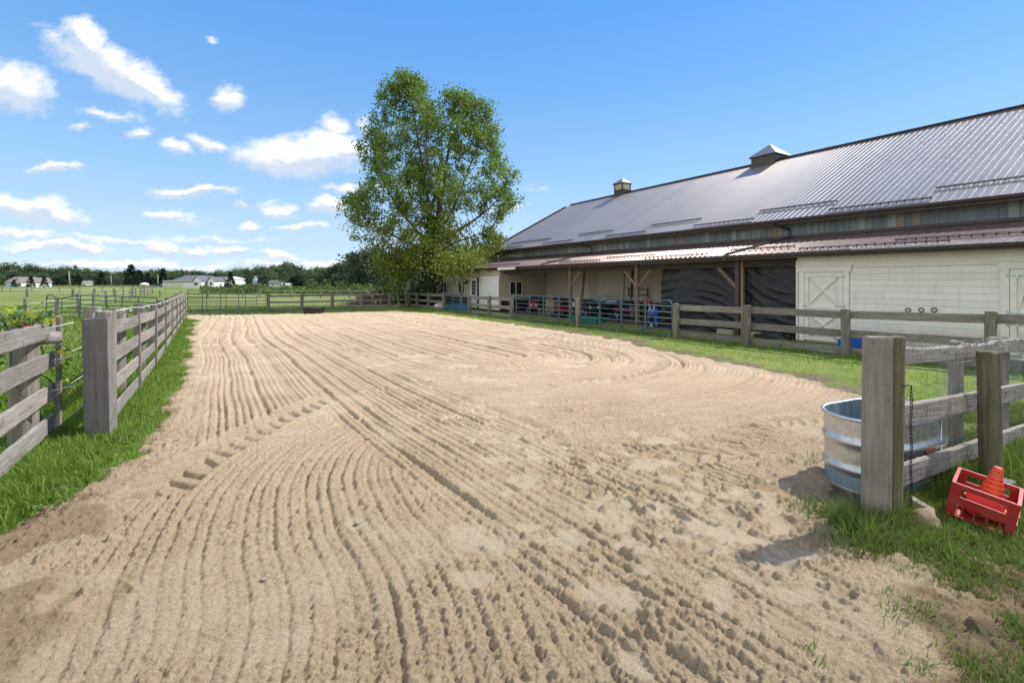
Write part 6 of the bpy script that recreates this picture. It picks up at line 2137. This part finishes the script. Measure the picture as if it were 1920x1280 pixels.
def slim_tree(label, pts, r0, r1, crown, n, size, mat, name='slim_tree'):
    pts = [Vector(p) for p in pts]
    t = thing(name, label, 'tree', pts[0])
    lp = [p - pts[0] for p in pts]
    MB().tube(spline(lp, 4), [r0 + (r1 - r0) * i / (4 * (len(lp) - 1)) for i in range(4 * (len(lp) - 1) + 1)], 7).build('trunk', M_stick, t)
    if crown:
        P = []
        for (c, s, w_) in crown:
            m_ = int(n * w_)
            P.append(np.array(Vector(c) - pts[0]) + TR.normal(0, 1, (m_, 3)) * s)
        P = np.concatenate(P)
        V, F = leafcards(P, TR.uniform(size * .6, size, len(P)), .9, .85)
        obj('crown', fast_mesh('crown', V, F, mat), t)
    return t
pt = lambda u, v, Y: Vector(((u - 960) / 900 * Y, Y, EYE - (v - 527.5) * Y / 900))
slim_tree('slim leaning tree before the house wall, right of the cottonwood', [gY(864, 34.2), pt(866, 545, 34.2), pt(869, 510, 34.2), pt(872, 470, 34.4)], .12, .05,
          [(pt(868, 495, 34.2), [1.15, 1.0, .55], .4), (pt(845, 500, 34.4), [.9, .9, .5], .3), (pt(880, 488, 34.2), [.6, .8, .5], .3)], 2600, .18, M_cotton_low)
slim_tree('thin leaning sapling by the brush pile, left of its taller neighbour', [gY(749, 37.4), pt(746, 555, 37.4), pt(743, 520, 37.4)], .10, .05,
          [(pt(745, 525, 37.4), [.55, .5, .7], .6), (pt(735, 500, 37.4), [.7, .6, .6], .4)], 1100, .2, M_cotton_low)
slim_tree('thin leaning sapling by the brush pile, next to the grey meter box', [gY(764, 37.6), pt(759, 550, 37.6), pt(757, 505, 37.6)], .10, .05,
          [(pt(757, 505, 37.6), [.6, .6, .8], 1.0)], 700, .2, M_cotton_low)
mbx = thing('meter_box', 'grey utility box on a short post behind the leaning saplings', 'utility box', gY(762, 41))
MB().box((0, 0, .8), (.1, .1, 1.6)).build('post', M_greymetal, mbx)
MB().box((0, 0, 1.75), (.55, .3, .8)).box((0, -.16, 1.75), (.45, .02, .7)).build('box', M_greymetal, mbx)
# shaded scrub behind the cottonwood
def scrub(name, label, cat, loc, ext, n, size, mat, kd=None, seed=0):
    r = np.random.default_rng(seed)
    c = r.normal(0, 1, (max(6, n // 60), 3)) * .5
    P = c[r.integers(0, len(c), n)] + r.normal(0, 1, (n, 3)) * .22
    P = P * ext
    P[:, 2] = np.abs(P[:, 2])
    V, F = leafcards(P, r.uniform(size * .6, size * 1.2, n), .8, .8)
    t = thing(name, label, cat, loc)
    obj('foliage', fast_mesh('foliage', V, F, mat), t)
    MB().tube([(0, 0, -.1), (.05, 0, ext[2] * .6)], [.06, .02], 6).build('stem', M_bark, t)
    return t
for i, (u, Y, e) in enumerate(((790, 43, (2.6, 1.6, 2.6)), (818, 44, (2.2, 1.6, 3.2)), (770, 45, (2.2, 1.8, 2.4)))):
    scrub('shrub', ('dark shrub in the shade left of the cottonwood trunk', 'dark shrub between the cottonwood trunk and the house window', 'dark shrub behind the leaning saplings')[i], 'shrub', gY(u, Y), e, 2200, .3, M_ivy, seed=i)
# ---- brush pile beyond the far fence
bp = thing('brush_pile', 'heap of dead sticks and brush behind the far rail fence', 'brush pile', gY(698, 42.5))
mb = MB(); rb = random.Random(2)
M_brush = wood('brush', 'x', (.22, .16, .12), (.08, .055, .045), 0, .1, .5)
for k in range(420):
    x = rb.gauss(0, 1.0); h_ = max(.05, 1.25 - abs(x) * .62)
    p = Vector((x, rb.gauss(0, .6), rb.uniform(.0, h_)))
    d = Vector((rb.gauss(0, 1), rb.gauss(0, .8), rb.gauss(0, .45))).normalized() * rb.uniform(.3, .9)
    mb.tube([p - d, p + d * .2 + Vector((0, 0, rb.uniform(-.1, .1))), p + d], [.022, .018, .006], 4, smooth=False)
mb.build('sticks', M_brush, bp)
for p0, p1, r_ in (((-.3, -.8, 1.35), (.55, -.9, .35), .05), ((.9, -1.2, .02), (1.25, -1.2, .5), .05), ((.6, -1.2, .0), (.65, -1.2, .4), .05), ((-2.1, -.8, .1), (-1.3, -.6, .75), .035), ((-2.3, -.8, .6), (-1.6, -.7, .1), .03), ((-1.8, -.9, .0), (-1.2, -.7, .4), .03)):
    o = MB().tube([p0, Vector(p0).lerp(Vector(p1), .5), p1], r_, 6).build('pale_stick', M_cblk, bp)

# ================================================================== far background
def far_mat(name, c1, c2, c3=None):
    return leafy(name, c1, c2, c3, .2, .7, .15)
M_far = [far_mat('far_green', (.055, .095, .048), (.125, .175, .085)), far_mat('far_dark_green', (.034, .064, .040), (.08, .118, .064)), far_mat('far_olive', (.08, .12, .04), (.16, .205, .08)), far_mat('conifer_green', (.010, .024, .014), (.026, .046, .024))]  # far greens made bluish to hold the distance haze in their colour
def tree_proto(kind_, seed):
    """unit tree, one metre high: crown mesh and trunk mesh"""
    r = np.random.default_rng(seed)
    P = []
    if kind_ == 'round':
        nc = 46
        C = []
        while len(C) < nc:
            p = r.uniform(-1, 1, 3)
            if np.linalg.norm(p) < 1 and np.linalg.norm(p) > .35:
                C.append(p * [.36, .36, .40] + [0, 0, .58])
        for c in C:
            n = int(r.integers(24, 50))
            P.append(c + r.normal(0, 1, (n, 3)) * r.uniform(.04, .075))
        size = .055
    elif kind_ == 'tall':
        for k in range(60):
            z = r.uniform(.2, .97)
            w_ = .24 * math.sin(min(1, (z - .1) / .9) * 2.6) ** .6 if z < .99 else .02
            th = r.uniform(0, 6.28); q_ = w_ * math.sqrt(r.random())
            n = int(r.integers(20, 40))
            P.append(np.array([q_ * math.cos(th), q_ * math.sin(th), z]) + r.normal(0, 1, (n, 3)) * r.uniform(.03, .055))
        size = .045
    elif kind_ == 'bushy':
        for k in range(46):
            z = r.uniform(.06, .9)
            w_ = .5 * math.sqrt(max(.05, 1 - ((z - .4) / .55) ** 2))
            th = r.uniform(0, 6.28); q_ = w_ * math.sqrt(r.random())
            n = int(r.integers(22, 44))
            P.append(np.array([q_ * math.cos(th), q_ * math.sin(th), z]) + r.normal(0, 1, (n, 3)) * r.uniform(.05, .09))
        size = .075
    else:
        for k in range(64):
            z = r.uniform(.05, 1) ** 1.1
            w_ = .24 * (1 - z) + .015
            th = r.uniform(0, 6.28)
            n = 40
            P.append(np.array([w_ * math.cos(th), w_ * math.sin(th), z]) + r.normal(0, 1, (n, 3)) * [.035, .035, .03])
        size = .05
    P = np.concatenate(P)
    V, F = leafcards(P, r.uniform(size * .6, size * 1.3, len(P)), .8, .8)
    tk = MB().tube([(0, 0, -.03), (.005, 0, .25), (0, .01, .6)], [.028, .022, .010], 6)
    return V, F, tk
PROT = {}
for kd in ('round', 'tall', 'bushy', 'conifer'):
    for s in range(3 if kd != 'conifer' else 2):
        V, F, tk = tree_proto(kd, s * 7 + len(kd))
        for mi, mm in enumerate(M_far):
            PROT[(kd, s, mi)] = (fast_mesh(kd, V, F, mm), tk.mesh('trunk', M_bark))
def far_tree(u, Y, h_, wide=1.0, kd='round', s=0, mi=0, label='', group=None, name='deciduous_tree'):
    o = thing(name, label, 'tree', gY(u, Y), (0, 0, TR.uniform(0, 6.28)), group=group)
    cm, tm = PROT[(kd, s % (3 if kd != 'conifer' else 2), mi)]
    Sm = Matrix.Diagonal((h_ * wide, h_ * wide, h_, 1))
    obj('trunk', tm, o, Sm); obj('crown', cm, o, Sm)
    return o
ft = random.Random(31)
topv = [(0, 497), (12, 492), (24, 494), (45, 500), (55, 494), (75, 500), (110, 502), (125, 500), (150, 500), (170, 506), (200, 508), (235, 503), (260, 506), (290, 505), (330, 503), (400, 508), (450, 503), (475, 502), (500, 497), (540, 492), (552, 496), (570, 504), (590, 497), (610, 500), (640, 495), (655, 490), (672, 468), (690, 466), (706, 470), (740, 476), (770, 480)]
def topof(u):
    return float(np.interp(u, [p[0] for p in topv], [p[1] for p in topv]))
# continuous far tree line: two rows of individual trees
u = -60.0
while u < 680:
    Y = 300 + ft.uniform(-10, 25) if u < 480 else 235 + ft.uniform(-8, 20)
    tv = topof(max(0, u)) + ft.uniform(-1.5, 4.5)
    h_ = EYE - (tv - 527.5) * Y / 900 - float(gnd(Y))
    far_tree(u, Y, h_, ft.uniform(.8, 1.15), ft.choice(('round', 'round', 'bushy')), ft.randrange(3), ft.choice((0, 0, 1, 2)), 'green tree of the long line of trees along the far edge of the fields', 'trees of the far tree line')
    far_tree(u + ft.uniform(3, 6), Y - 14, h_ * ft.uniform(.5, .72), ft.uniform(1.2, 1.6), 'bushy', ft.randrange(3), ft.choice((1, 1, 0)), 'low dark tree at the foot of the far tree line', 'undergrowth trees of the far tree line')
    u += ft.uniform(9, 15)
u = -50
while u < 700:      # third row closes the gaps
    Y = 330 if u < 480 else 262
    h_ = EYE - (topof(max(0, u)) + 5 - 527.5) * Y / 900 - float(gnd(Y))
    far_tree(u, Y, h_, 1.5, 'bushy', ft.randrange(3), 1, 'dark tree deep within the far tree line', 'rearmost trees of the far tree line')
    u += 17
ORD = ('second from left', 'leftmost', 'third from left', 'fourth from left', 'fifth from left', 'fourth from right', 'third from right', 'second from right', 'rightmost')
# nearer dark grove left of the cottonwood
for i, (u, Y, tv, wd) in enumerate(((668, 122, 474, .8), (684, 118, 467, .85), (700, 116, 470, .9), (716, 112, 474, .9), (735, 108, 480, .9), (757, 104, 482, .95), (780, 100, 486, 1.0), (650, 150, 492, .9), (628, 160, 497, 1.0))):
    h_ = EYE - (tv - 527.5) * Y / 900 - float(gnd(Y))
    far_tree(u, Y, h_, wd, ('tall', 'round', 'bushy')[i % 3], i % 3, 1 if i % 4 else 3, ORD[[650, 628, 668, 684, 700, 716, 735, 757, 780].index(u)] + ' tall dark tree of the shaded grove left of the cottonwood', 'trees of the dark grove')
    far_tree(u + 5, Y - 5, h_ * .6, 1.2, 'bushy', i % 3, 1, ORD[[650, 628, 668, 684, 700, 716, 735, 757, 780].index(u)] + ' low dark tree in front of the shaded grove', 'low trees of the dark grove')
for u, Y, tv, mi in ((925, 62, 437, 2), (908, 66, 447, 0), (941, 66, 441, 2), (897, 70, 455, 0)):
    h_ = EYE - (tv - 527.5) * Y / 900 - float(gnd(Y))
    far_tree(u, Y, h_, .6, 'round', int(u) % 3, mi, {925: 'tallest green tree showing behind the low end of the barn roof', 908: 'green tree behind the barn eave, close right of the cottonwood crown', 941: 'green tree behind the barn roof slope, farthest from the cottonwood', 897: 'low green tree behind the house end, touching the cottonwood crown'}[u], 'trees behind the house end of the barn')
# lone trees and conifers near the houses
far_tree(534, 190, 10.2, .75, 'round', 1, 0, 'round tree standing right of the small white shed')
far_tree(512, 200, 7.0, .8, 'round', 2, 2, 'small pale tree behind the small white shed')
far_tree(466, 205, 8.0, .7, 'round', 0, 1, 'dark tree over the brown wooden fence')
far_tree(449, 212, 9.0, .75, 'round', 2, 0, 'tree beside the white gambrel barn')
for u, Y, hh_, lab in ((58, 216, 5.0, 'dark conifer before the gabled farmhouse on the far left'), (26, 220, 3.6, 'small conifer at the wall of the gabled farmhouse'), (83, 222, 5, 'dark conifer right of the gabled farmhouse'), (191, 260, 8, 'broad dark conifer left of the middle utility pole'), (246, 265, 12, 'tall dark conifer left of the white canopy'), (262, 262, 9, 'dark conifer just left of the white canopy'), (277, 265, 7.5, 'short conifer behind the white canopy'), (306, 268, 10, 'dark conifer behind the parked cars'), (146, 268, 7, 'dark conifer right of the leaning utility pole'), (108, 275, 5, 'small conifer between farmhouse and leaning pole'), (432, 195, 6.5, 'narrow dark conifer in front of the white gambrel barn')):
    far_tree(u, Y, hh_, 1.2, 'conifer', int(u) % 2, 3, lab, name='conifer')

# hedge of tall weeds beyond the far field
P = []
for k in range(9000):
    u = TR.uniform(375, 800); Y = TR.uniform(84, 100)
    hgt = 1.0 + .9 * float(vn(np.array([u * .07]), np.array([Y * .3]), 4)[0]) ** 2
    p = gY(u, Y); P.append((p.x, p.y, p.z + TR.random() * hgt))
for (u, h_) in ((582, 2.6), (611, 2.5), (640, 2.2), (665, 1.9), (690, 1.8), (474, 1.7), (450, 1.6)):
    for k in range(220):
        p = gY(u, 88); P.append((p.x + TR.normal(0, .5), p.y + TR.normal(0, .5), p.z + TR.random() * h_))
P = np.array(P)
V, F = leafcards(P, TR.uniform(.25, .5, len(P)), 1.0, .6)
M_hedge = leafy('hedge_weeds', (.05, .10, .02), (.13, .19, .04), (.2, .22, .08), .3)
kind(obj('tall_weeds', fast_mesh('tall_weeds', V, F, M_hedge)), 'stuff')
P = []
for k in range(6000):
    u = TR.uniform(-60, 380); Y = TR.uniform(228, 275)
    p = gY(u, Y); P.append((p.x, p.y, p.z + TR.random() * .9))
P = np.array(P)
V, F = leafcards(P, TR.uniform(.5, 1.1, len(P)), 1.0, .6)
M_tallfar = leafy('field_edge_weeds', (.09, .12, .03), (.19, .21, .07), (.3, .28, .12), .3)
kind(obj('field_edge_weeds', fast_mesh('field_edge_weeds', V, F, M_tallfar)), 'stuff')

# ---- houses
M_hw = plain('house_white', (.74, .74, .72), .6, 0, .05, 1)
M_hb = plain('house_pale_blue', (.42, .52, .54), .6, 0, .06, 1)
M_shing = plain('grey_shingle', (.13, .13, .14), .85, 0, .15, 1)
M_shing2 = plain('brown_shingle', (.20, .17, .15), .85, 0, .15, 1)
M_tan = plain('tan_siding', (.62, .57, .47), .6, 0, .06, 1)
M_dkwin = plain('dark_window', (.03, .035, .04), .2, 0, .1, 1)
def gabled(parent, x0, x1, y0, y1, hw, hr, wallm, roofm, axis='x', name='wall'):
    """block with a gable roof, ridge along axis"""
    mb = MB(); e = .35
    if axis == 'x':
        ym = (y0 + y1) / 2
        mb.add([(x0, y0, 0), (x1, y0, 0), (x1, y1, 0), (x0, y1, 0), (x0, y0, hw), (x1, y0, hw), (x1, y1, hw), (x0, y1, hw), (x0, ym, hr - .05), (x1, ym, hr - .05)],
               [(0, 1, 5, 4), (1, 2, 6, 9, 5), (2, 3, 7, 6), (3, 0, 4, 8, 7)])
        rf = MB().add([(x0 - e, y0 - e, hw - .15), (x1 + e, y0 - e, hw - .15), (x1 + e, ym, hr), (x0 - e, ym, hr), (x0 - e, y1 + e, hw - .15), (x1 + e, y1 + e, hw - .15),
                       (x0 - e, y0 - e, hw - .4), (x1 + e, y0 - e, hw - .4)], [(0, 1, 2, 3), (3, 2, 5, 4), (6, 7, 1, 0)])
    else:
        xm = (x0 + x1) / 2
        mb.add([(x0, y0, 0), (x1, y0, 0), (x1, y1, 0), (x0, y1, 0), (x0, y0, hw), (x1, y0, hw), (x1, y1, hw), (x0, y1, hw), (xm, y0, hr - .05), (xm, y1, hr - .05)],
               [(0, 1, 5, 8, 4), (1, 2, 6, 5), (2, 3, 7, 9, 6), (3, 0, 4, 7)])
        rf = MB().add([(x0 - e, y0 - e, hw - .15), (xm, y0 - e, hr), (xm, y1 + e, hr), (x0 - e, y1 + e, hw - .15), (x1 + e, y0 - e, hw - .15), (x1 + e, y1 + e, hw - .15)], [(0, 1, 2, 3), (1, 4, 5, 2)])
    mb.build(name, wallm, parent)
    rf.build('roof', roofm, parent)
def win(parent, x, y, z, w_, h_, m_=None):
    o = MB().box((x, y - .03, z), (w_, .1, h_)).build('window', M_hw, parent)
    MB().box((x, y - .09, z), (w_ * .84, .03, h_ * .86)).build('pane', M_dkwin, o)
k = 200 / 900
h = thing('farmhouse', 'white ranch house with grey hip roof and garage near the parked cars', 'house', gY(362, 200))
X = lambda u: (u - 362) * k
gabled(h, X(315), X(372), -3, 4, 2.9, 3.2, M_hw, M_shing)
MB().add([(X(322), -1, 3.0), (X(388), -1, 3.0), (X(388), 9, 3.0), (X(322), 9, 3.0), (X(338), 4, 5.3), (X(372), 4, 5.3)], [(0, 1, 5, 4), (1, 2, 5), (2, 3, 4, 5), (3, 0, 4)]).build('hip_roof', M_shing, h)
MB().box(((X(317) + X(352)) / 2, -3.05, 1.25), (X(352) - X(317), .08, 2.3)).build('garage_door', M_tan, h)
gabled(h, X(374), X(389), -4, 6, 2.9, 5.0, M_hw, M_shing, 'y')
gabled(h, X(386), X(402), -1, 6, 2.9, 4.6, M_hb, M_shing)
gabled(h, X(398), X(410), -3, 6, 2.9, 4.6, M_hw, M_shing, 'y')
win(h, X(377.5), -4, 1.7, .8, 1.3); win(h, X(381), -4, 1.7, .8, 1.3); win(h, X(391), -1, 1.7, 1.0, 1.2); win(h, X(404), -3, 1.7, .9, 1.3)
h = thing('gambrel_barn', 'white barn with a shallow rounded roof right of the ranch house', 'barn', gY(427, 205))
k2 = 205 / 900
X = lambda u: (u - 427) * k2
poly = [(X(414), 0), (X(441), 0), (X(441), 3.6), (X(436), 4.4), (X(427), 4.75), (X(418), 4.3), (X(414), 3.4)]
MB().prism([(p[0], p[1]) for p in poly], -8, 0, Matrix.Rotation(math.pi / 2, 4, 'X')).build('wall', M_hw, h)
MB().prism([(X(413), 3.35), (X(417.6), 4.4), (X(427), 4.9), (X(436.4), 4.5), (X(442), 3.55), (X(441.2), 3.5), (X(436), 4.42), (X(427), 4.78), (X(418), 4.32), (X(413.8), 3.3)], -8.3, .3, Matrix.Rotation(math.pi / 2, 4, 'X')).build('roof', M_white, h)
MB().box((X(420), -.05 - .0, .7), (2.6, .1, 1.5)).build('opening', M_dkwin, h)
h = thing('farmhouse', 'pale blue gabled farmhouse among conifers on the far left', 'house', gY(40, 225))
k3 = 225 / 900
X = lambda u: (u - 40) * k3
gabled(h, X(10), X(50), 0, 9, 2.6, 5.0, M_hb, M_shing2)
gabled(h, X(42), X(54), -3.5, 6, 2.5, 4.5, M_hw, M_shing2, 'y')
gabled(h, X(62), X(74), -3, 6, 2.3, 4.6, M_hw, M_shing2, 'y')
gabled(h, X(52), X(64), 0, 7, 2.3, 4.6, M_hw, M_shing2)
for u in (45, 49, 52):
    win(h, X(u), -3.5, 1.4, .6, 1.2)
h = thing('shed', 'small white shed with grey roof in the field edge', 'shed', gY(521, 195))
k4 = 195 / 900
X = lambda u: (u - 521) * k4
gabled(h, X(504), X(527), 0, 4, 2.1, 3.2, M_hw, M_shing)
gabled(h, X(527), X(540), .3, 3.6, 1.5, 1.9, M_hw, M_hw)
win(h, X(512), 0, 1.2, .6, .7)
h = thing('house', 'tiny white house gable between the trees beside the leaning pole', 'house', gY(156, 268))
gabled(h, -1.1, 1.1, 0, 5, 2.0, 3.4, M_hw, M_shing2, 'y')
win(h, 0, 0, 1.3, .6, .9)
h = thing('silo', 'pale teal silo behind the tree left of the small shed', 'silo', gY(478, 215))
MB().lathe([(1.1, 0), (1.1, 4.2)], 16).build('tank', plain('teal_tin', (.32, .45, .46), .5), h)
MB().lathe([(1.15, 4.2), (.75, 4.9), (.1, 5.2)], 16).build('roof', M_greymetal, h)
h = thing('board_fence', 'brown wooden yard fence left of the small white shed', 'fence', gY(479, 200))
me = MB().box((0, 0, .8), (.28, .05, 1.5)).mesh('plank', plain('brown_fence', (.20, .11, .06), .8, 0, .2, 1))
for i in range(36):
    obj('plank', me, h, Matrix.Translation(((i - 17.5) * .295, 0, 0)))
MB().box((0, .05, 1.2), (10.5, .06, .12)).build('rail', me.materials[0], h)
# canopy, cars, poles
h = thing('canopy', 'small white dome canopy in the field left of the parked cars', 'tent', gY(271, 215))
MB().lathe([(1.9, 1.1), (1.75, 1.5), (1.2, 1.95), (.5, 2.2), (.05, 2.25)], 14).build('cover', M_white, h)
for a in range(4):
    MB().tube([(1.6 * math.cos(a * 1.571 + .78), 1.6 * math.sin(a * 1.571 + .78), 0), (1.6 * math.cos(a * 1.571 + .78), 1.6 * math.sin(a * 1.571 + .78), 1.3)], .06, 6).build('leg', M_greymetal, h)
def car(label, u, Y, col, rz):
    t = thing('parked_car', label, 'car', gY(u, Y), (0, 0, rz), group='cars parked by the ranch house')
    prof = [(-2.2, .35), (-2.25, .75), (-2.0, .95), (-1.2, 1.0), (-.6, 1.5), (.9, 1.52), (1.6, 1.05), (2.15, .95), (2.25, .6), (2.2, .35)]
    MB().prism(prof, -.85, .85, Matrix.Rotation(math.pi / 2, 4, 'X')).build('body', col, t)
    MB().prism([(-1.05, 1.02), (-.55, 1.43), (.85, 1.45), (1.4, 1.06)], -.87, .87, Matrix.Rotation(math.pi / 2, 4, 'X')).build('window', M_dkwin, t)
    for x in (-1.4, 1.4):
        for y in (-.8, .8):
            MB().lathe([(.1, -.1), (.33, -.1), (.33, .1), (.1, .1)], 12).build('wheel', M_rubber, t, Matrix.Translation((x, y, .33)) @ Matrix.Rotation(math.pi / 2, 4, 'X'))
car('blue-grey car parked left of its darker neighbour by the ranch house', 297, 212, plain('car_blue_grey', (.10, .16, .24), .3), .3)
car('dark blue car parked nearest the ranch house garage', 311, 210, plain('car_dark_blue', (.03, .06, .10), .3), .15)
def pole(label, u, Y, vtop, lean):
    b = gY(u, Y)
    H_ = EYE - (vtop - 527.5) * Y / 900 - b.z
    t = thing('utility_pole', label, 'utility pole', b)
    MB().tube([(0, 0, -.3), (lean, 0, H_)], [.24, .15], 8).build('pole', M_cblk, t)
    MB().beam((lean - 1.1, 0, H_ - .7), (lean + 1.1, 0, H_ - .7), .12, .14).build('crossarm', M_stick, t)
    return b + Vector((lean, 0, H_ - .5))
tops = [pole('tall pale utility pole leaning left before the far trees', 131.5, 190, 508, -.55), pole('middle utility pole leaning left before the conifers', 209.5, 260, 517, -.5), pole('straight thin utility pole behind the parked cars', 296, 240, 515, 0)]
pw = tops[0] - Vector((60, 0, -1))
wt = thing('power_line', 'thin power line strung between the utility poles', 'power line', pw)
sag = [pw.lerp(tops[0], i / 8) - Vector((0, 0, 1.5 * math.sin(math.pi * i / 8))) - pw for i in range(9)] + [tops[0].lerp(tops[1], i / 8) - Vector((0, 0, 1.5 * math.sin(math.pi * i / 8))) - pw for i in range(1, 9)] + [tops[1].lerp(tops[2], i / 8) - Vector((0, 0, 1.0 * math.sin(math.pi * i / 8))) - pw for i in range(1, 9)]
MB().tube(sag, .035, 4).build('wire', M_dkgrey, wt)
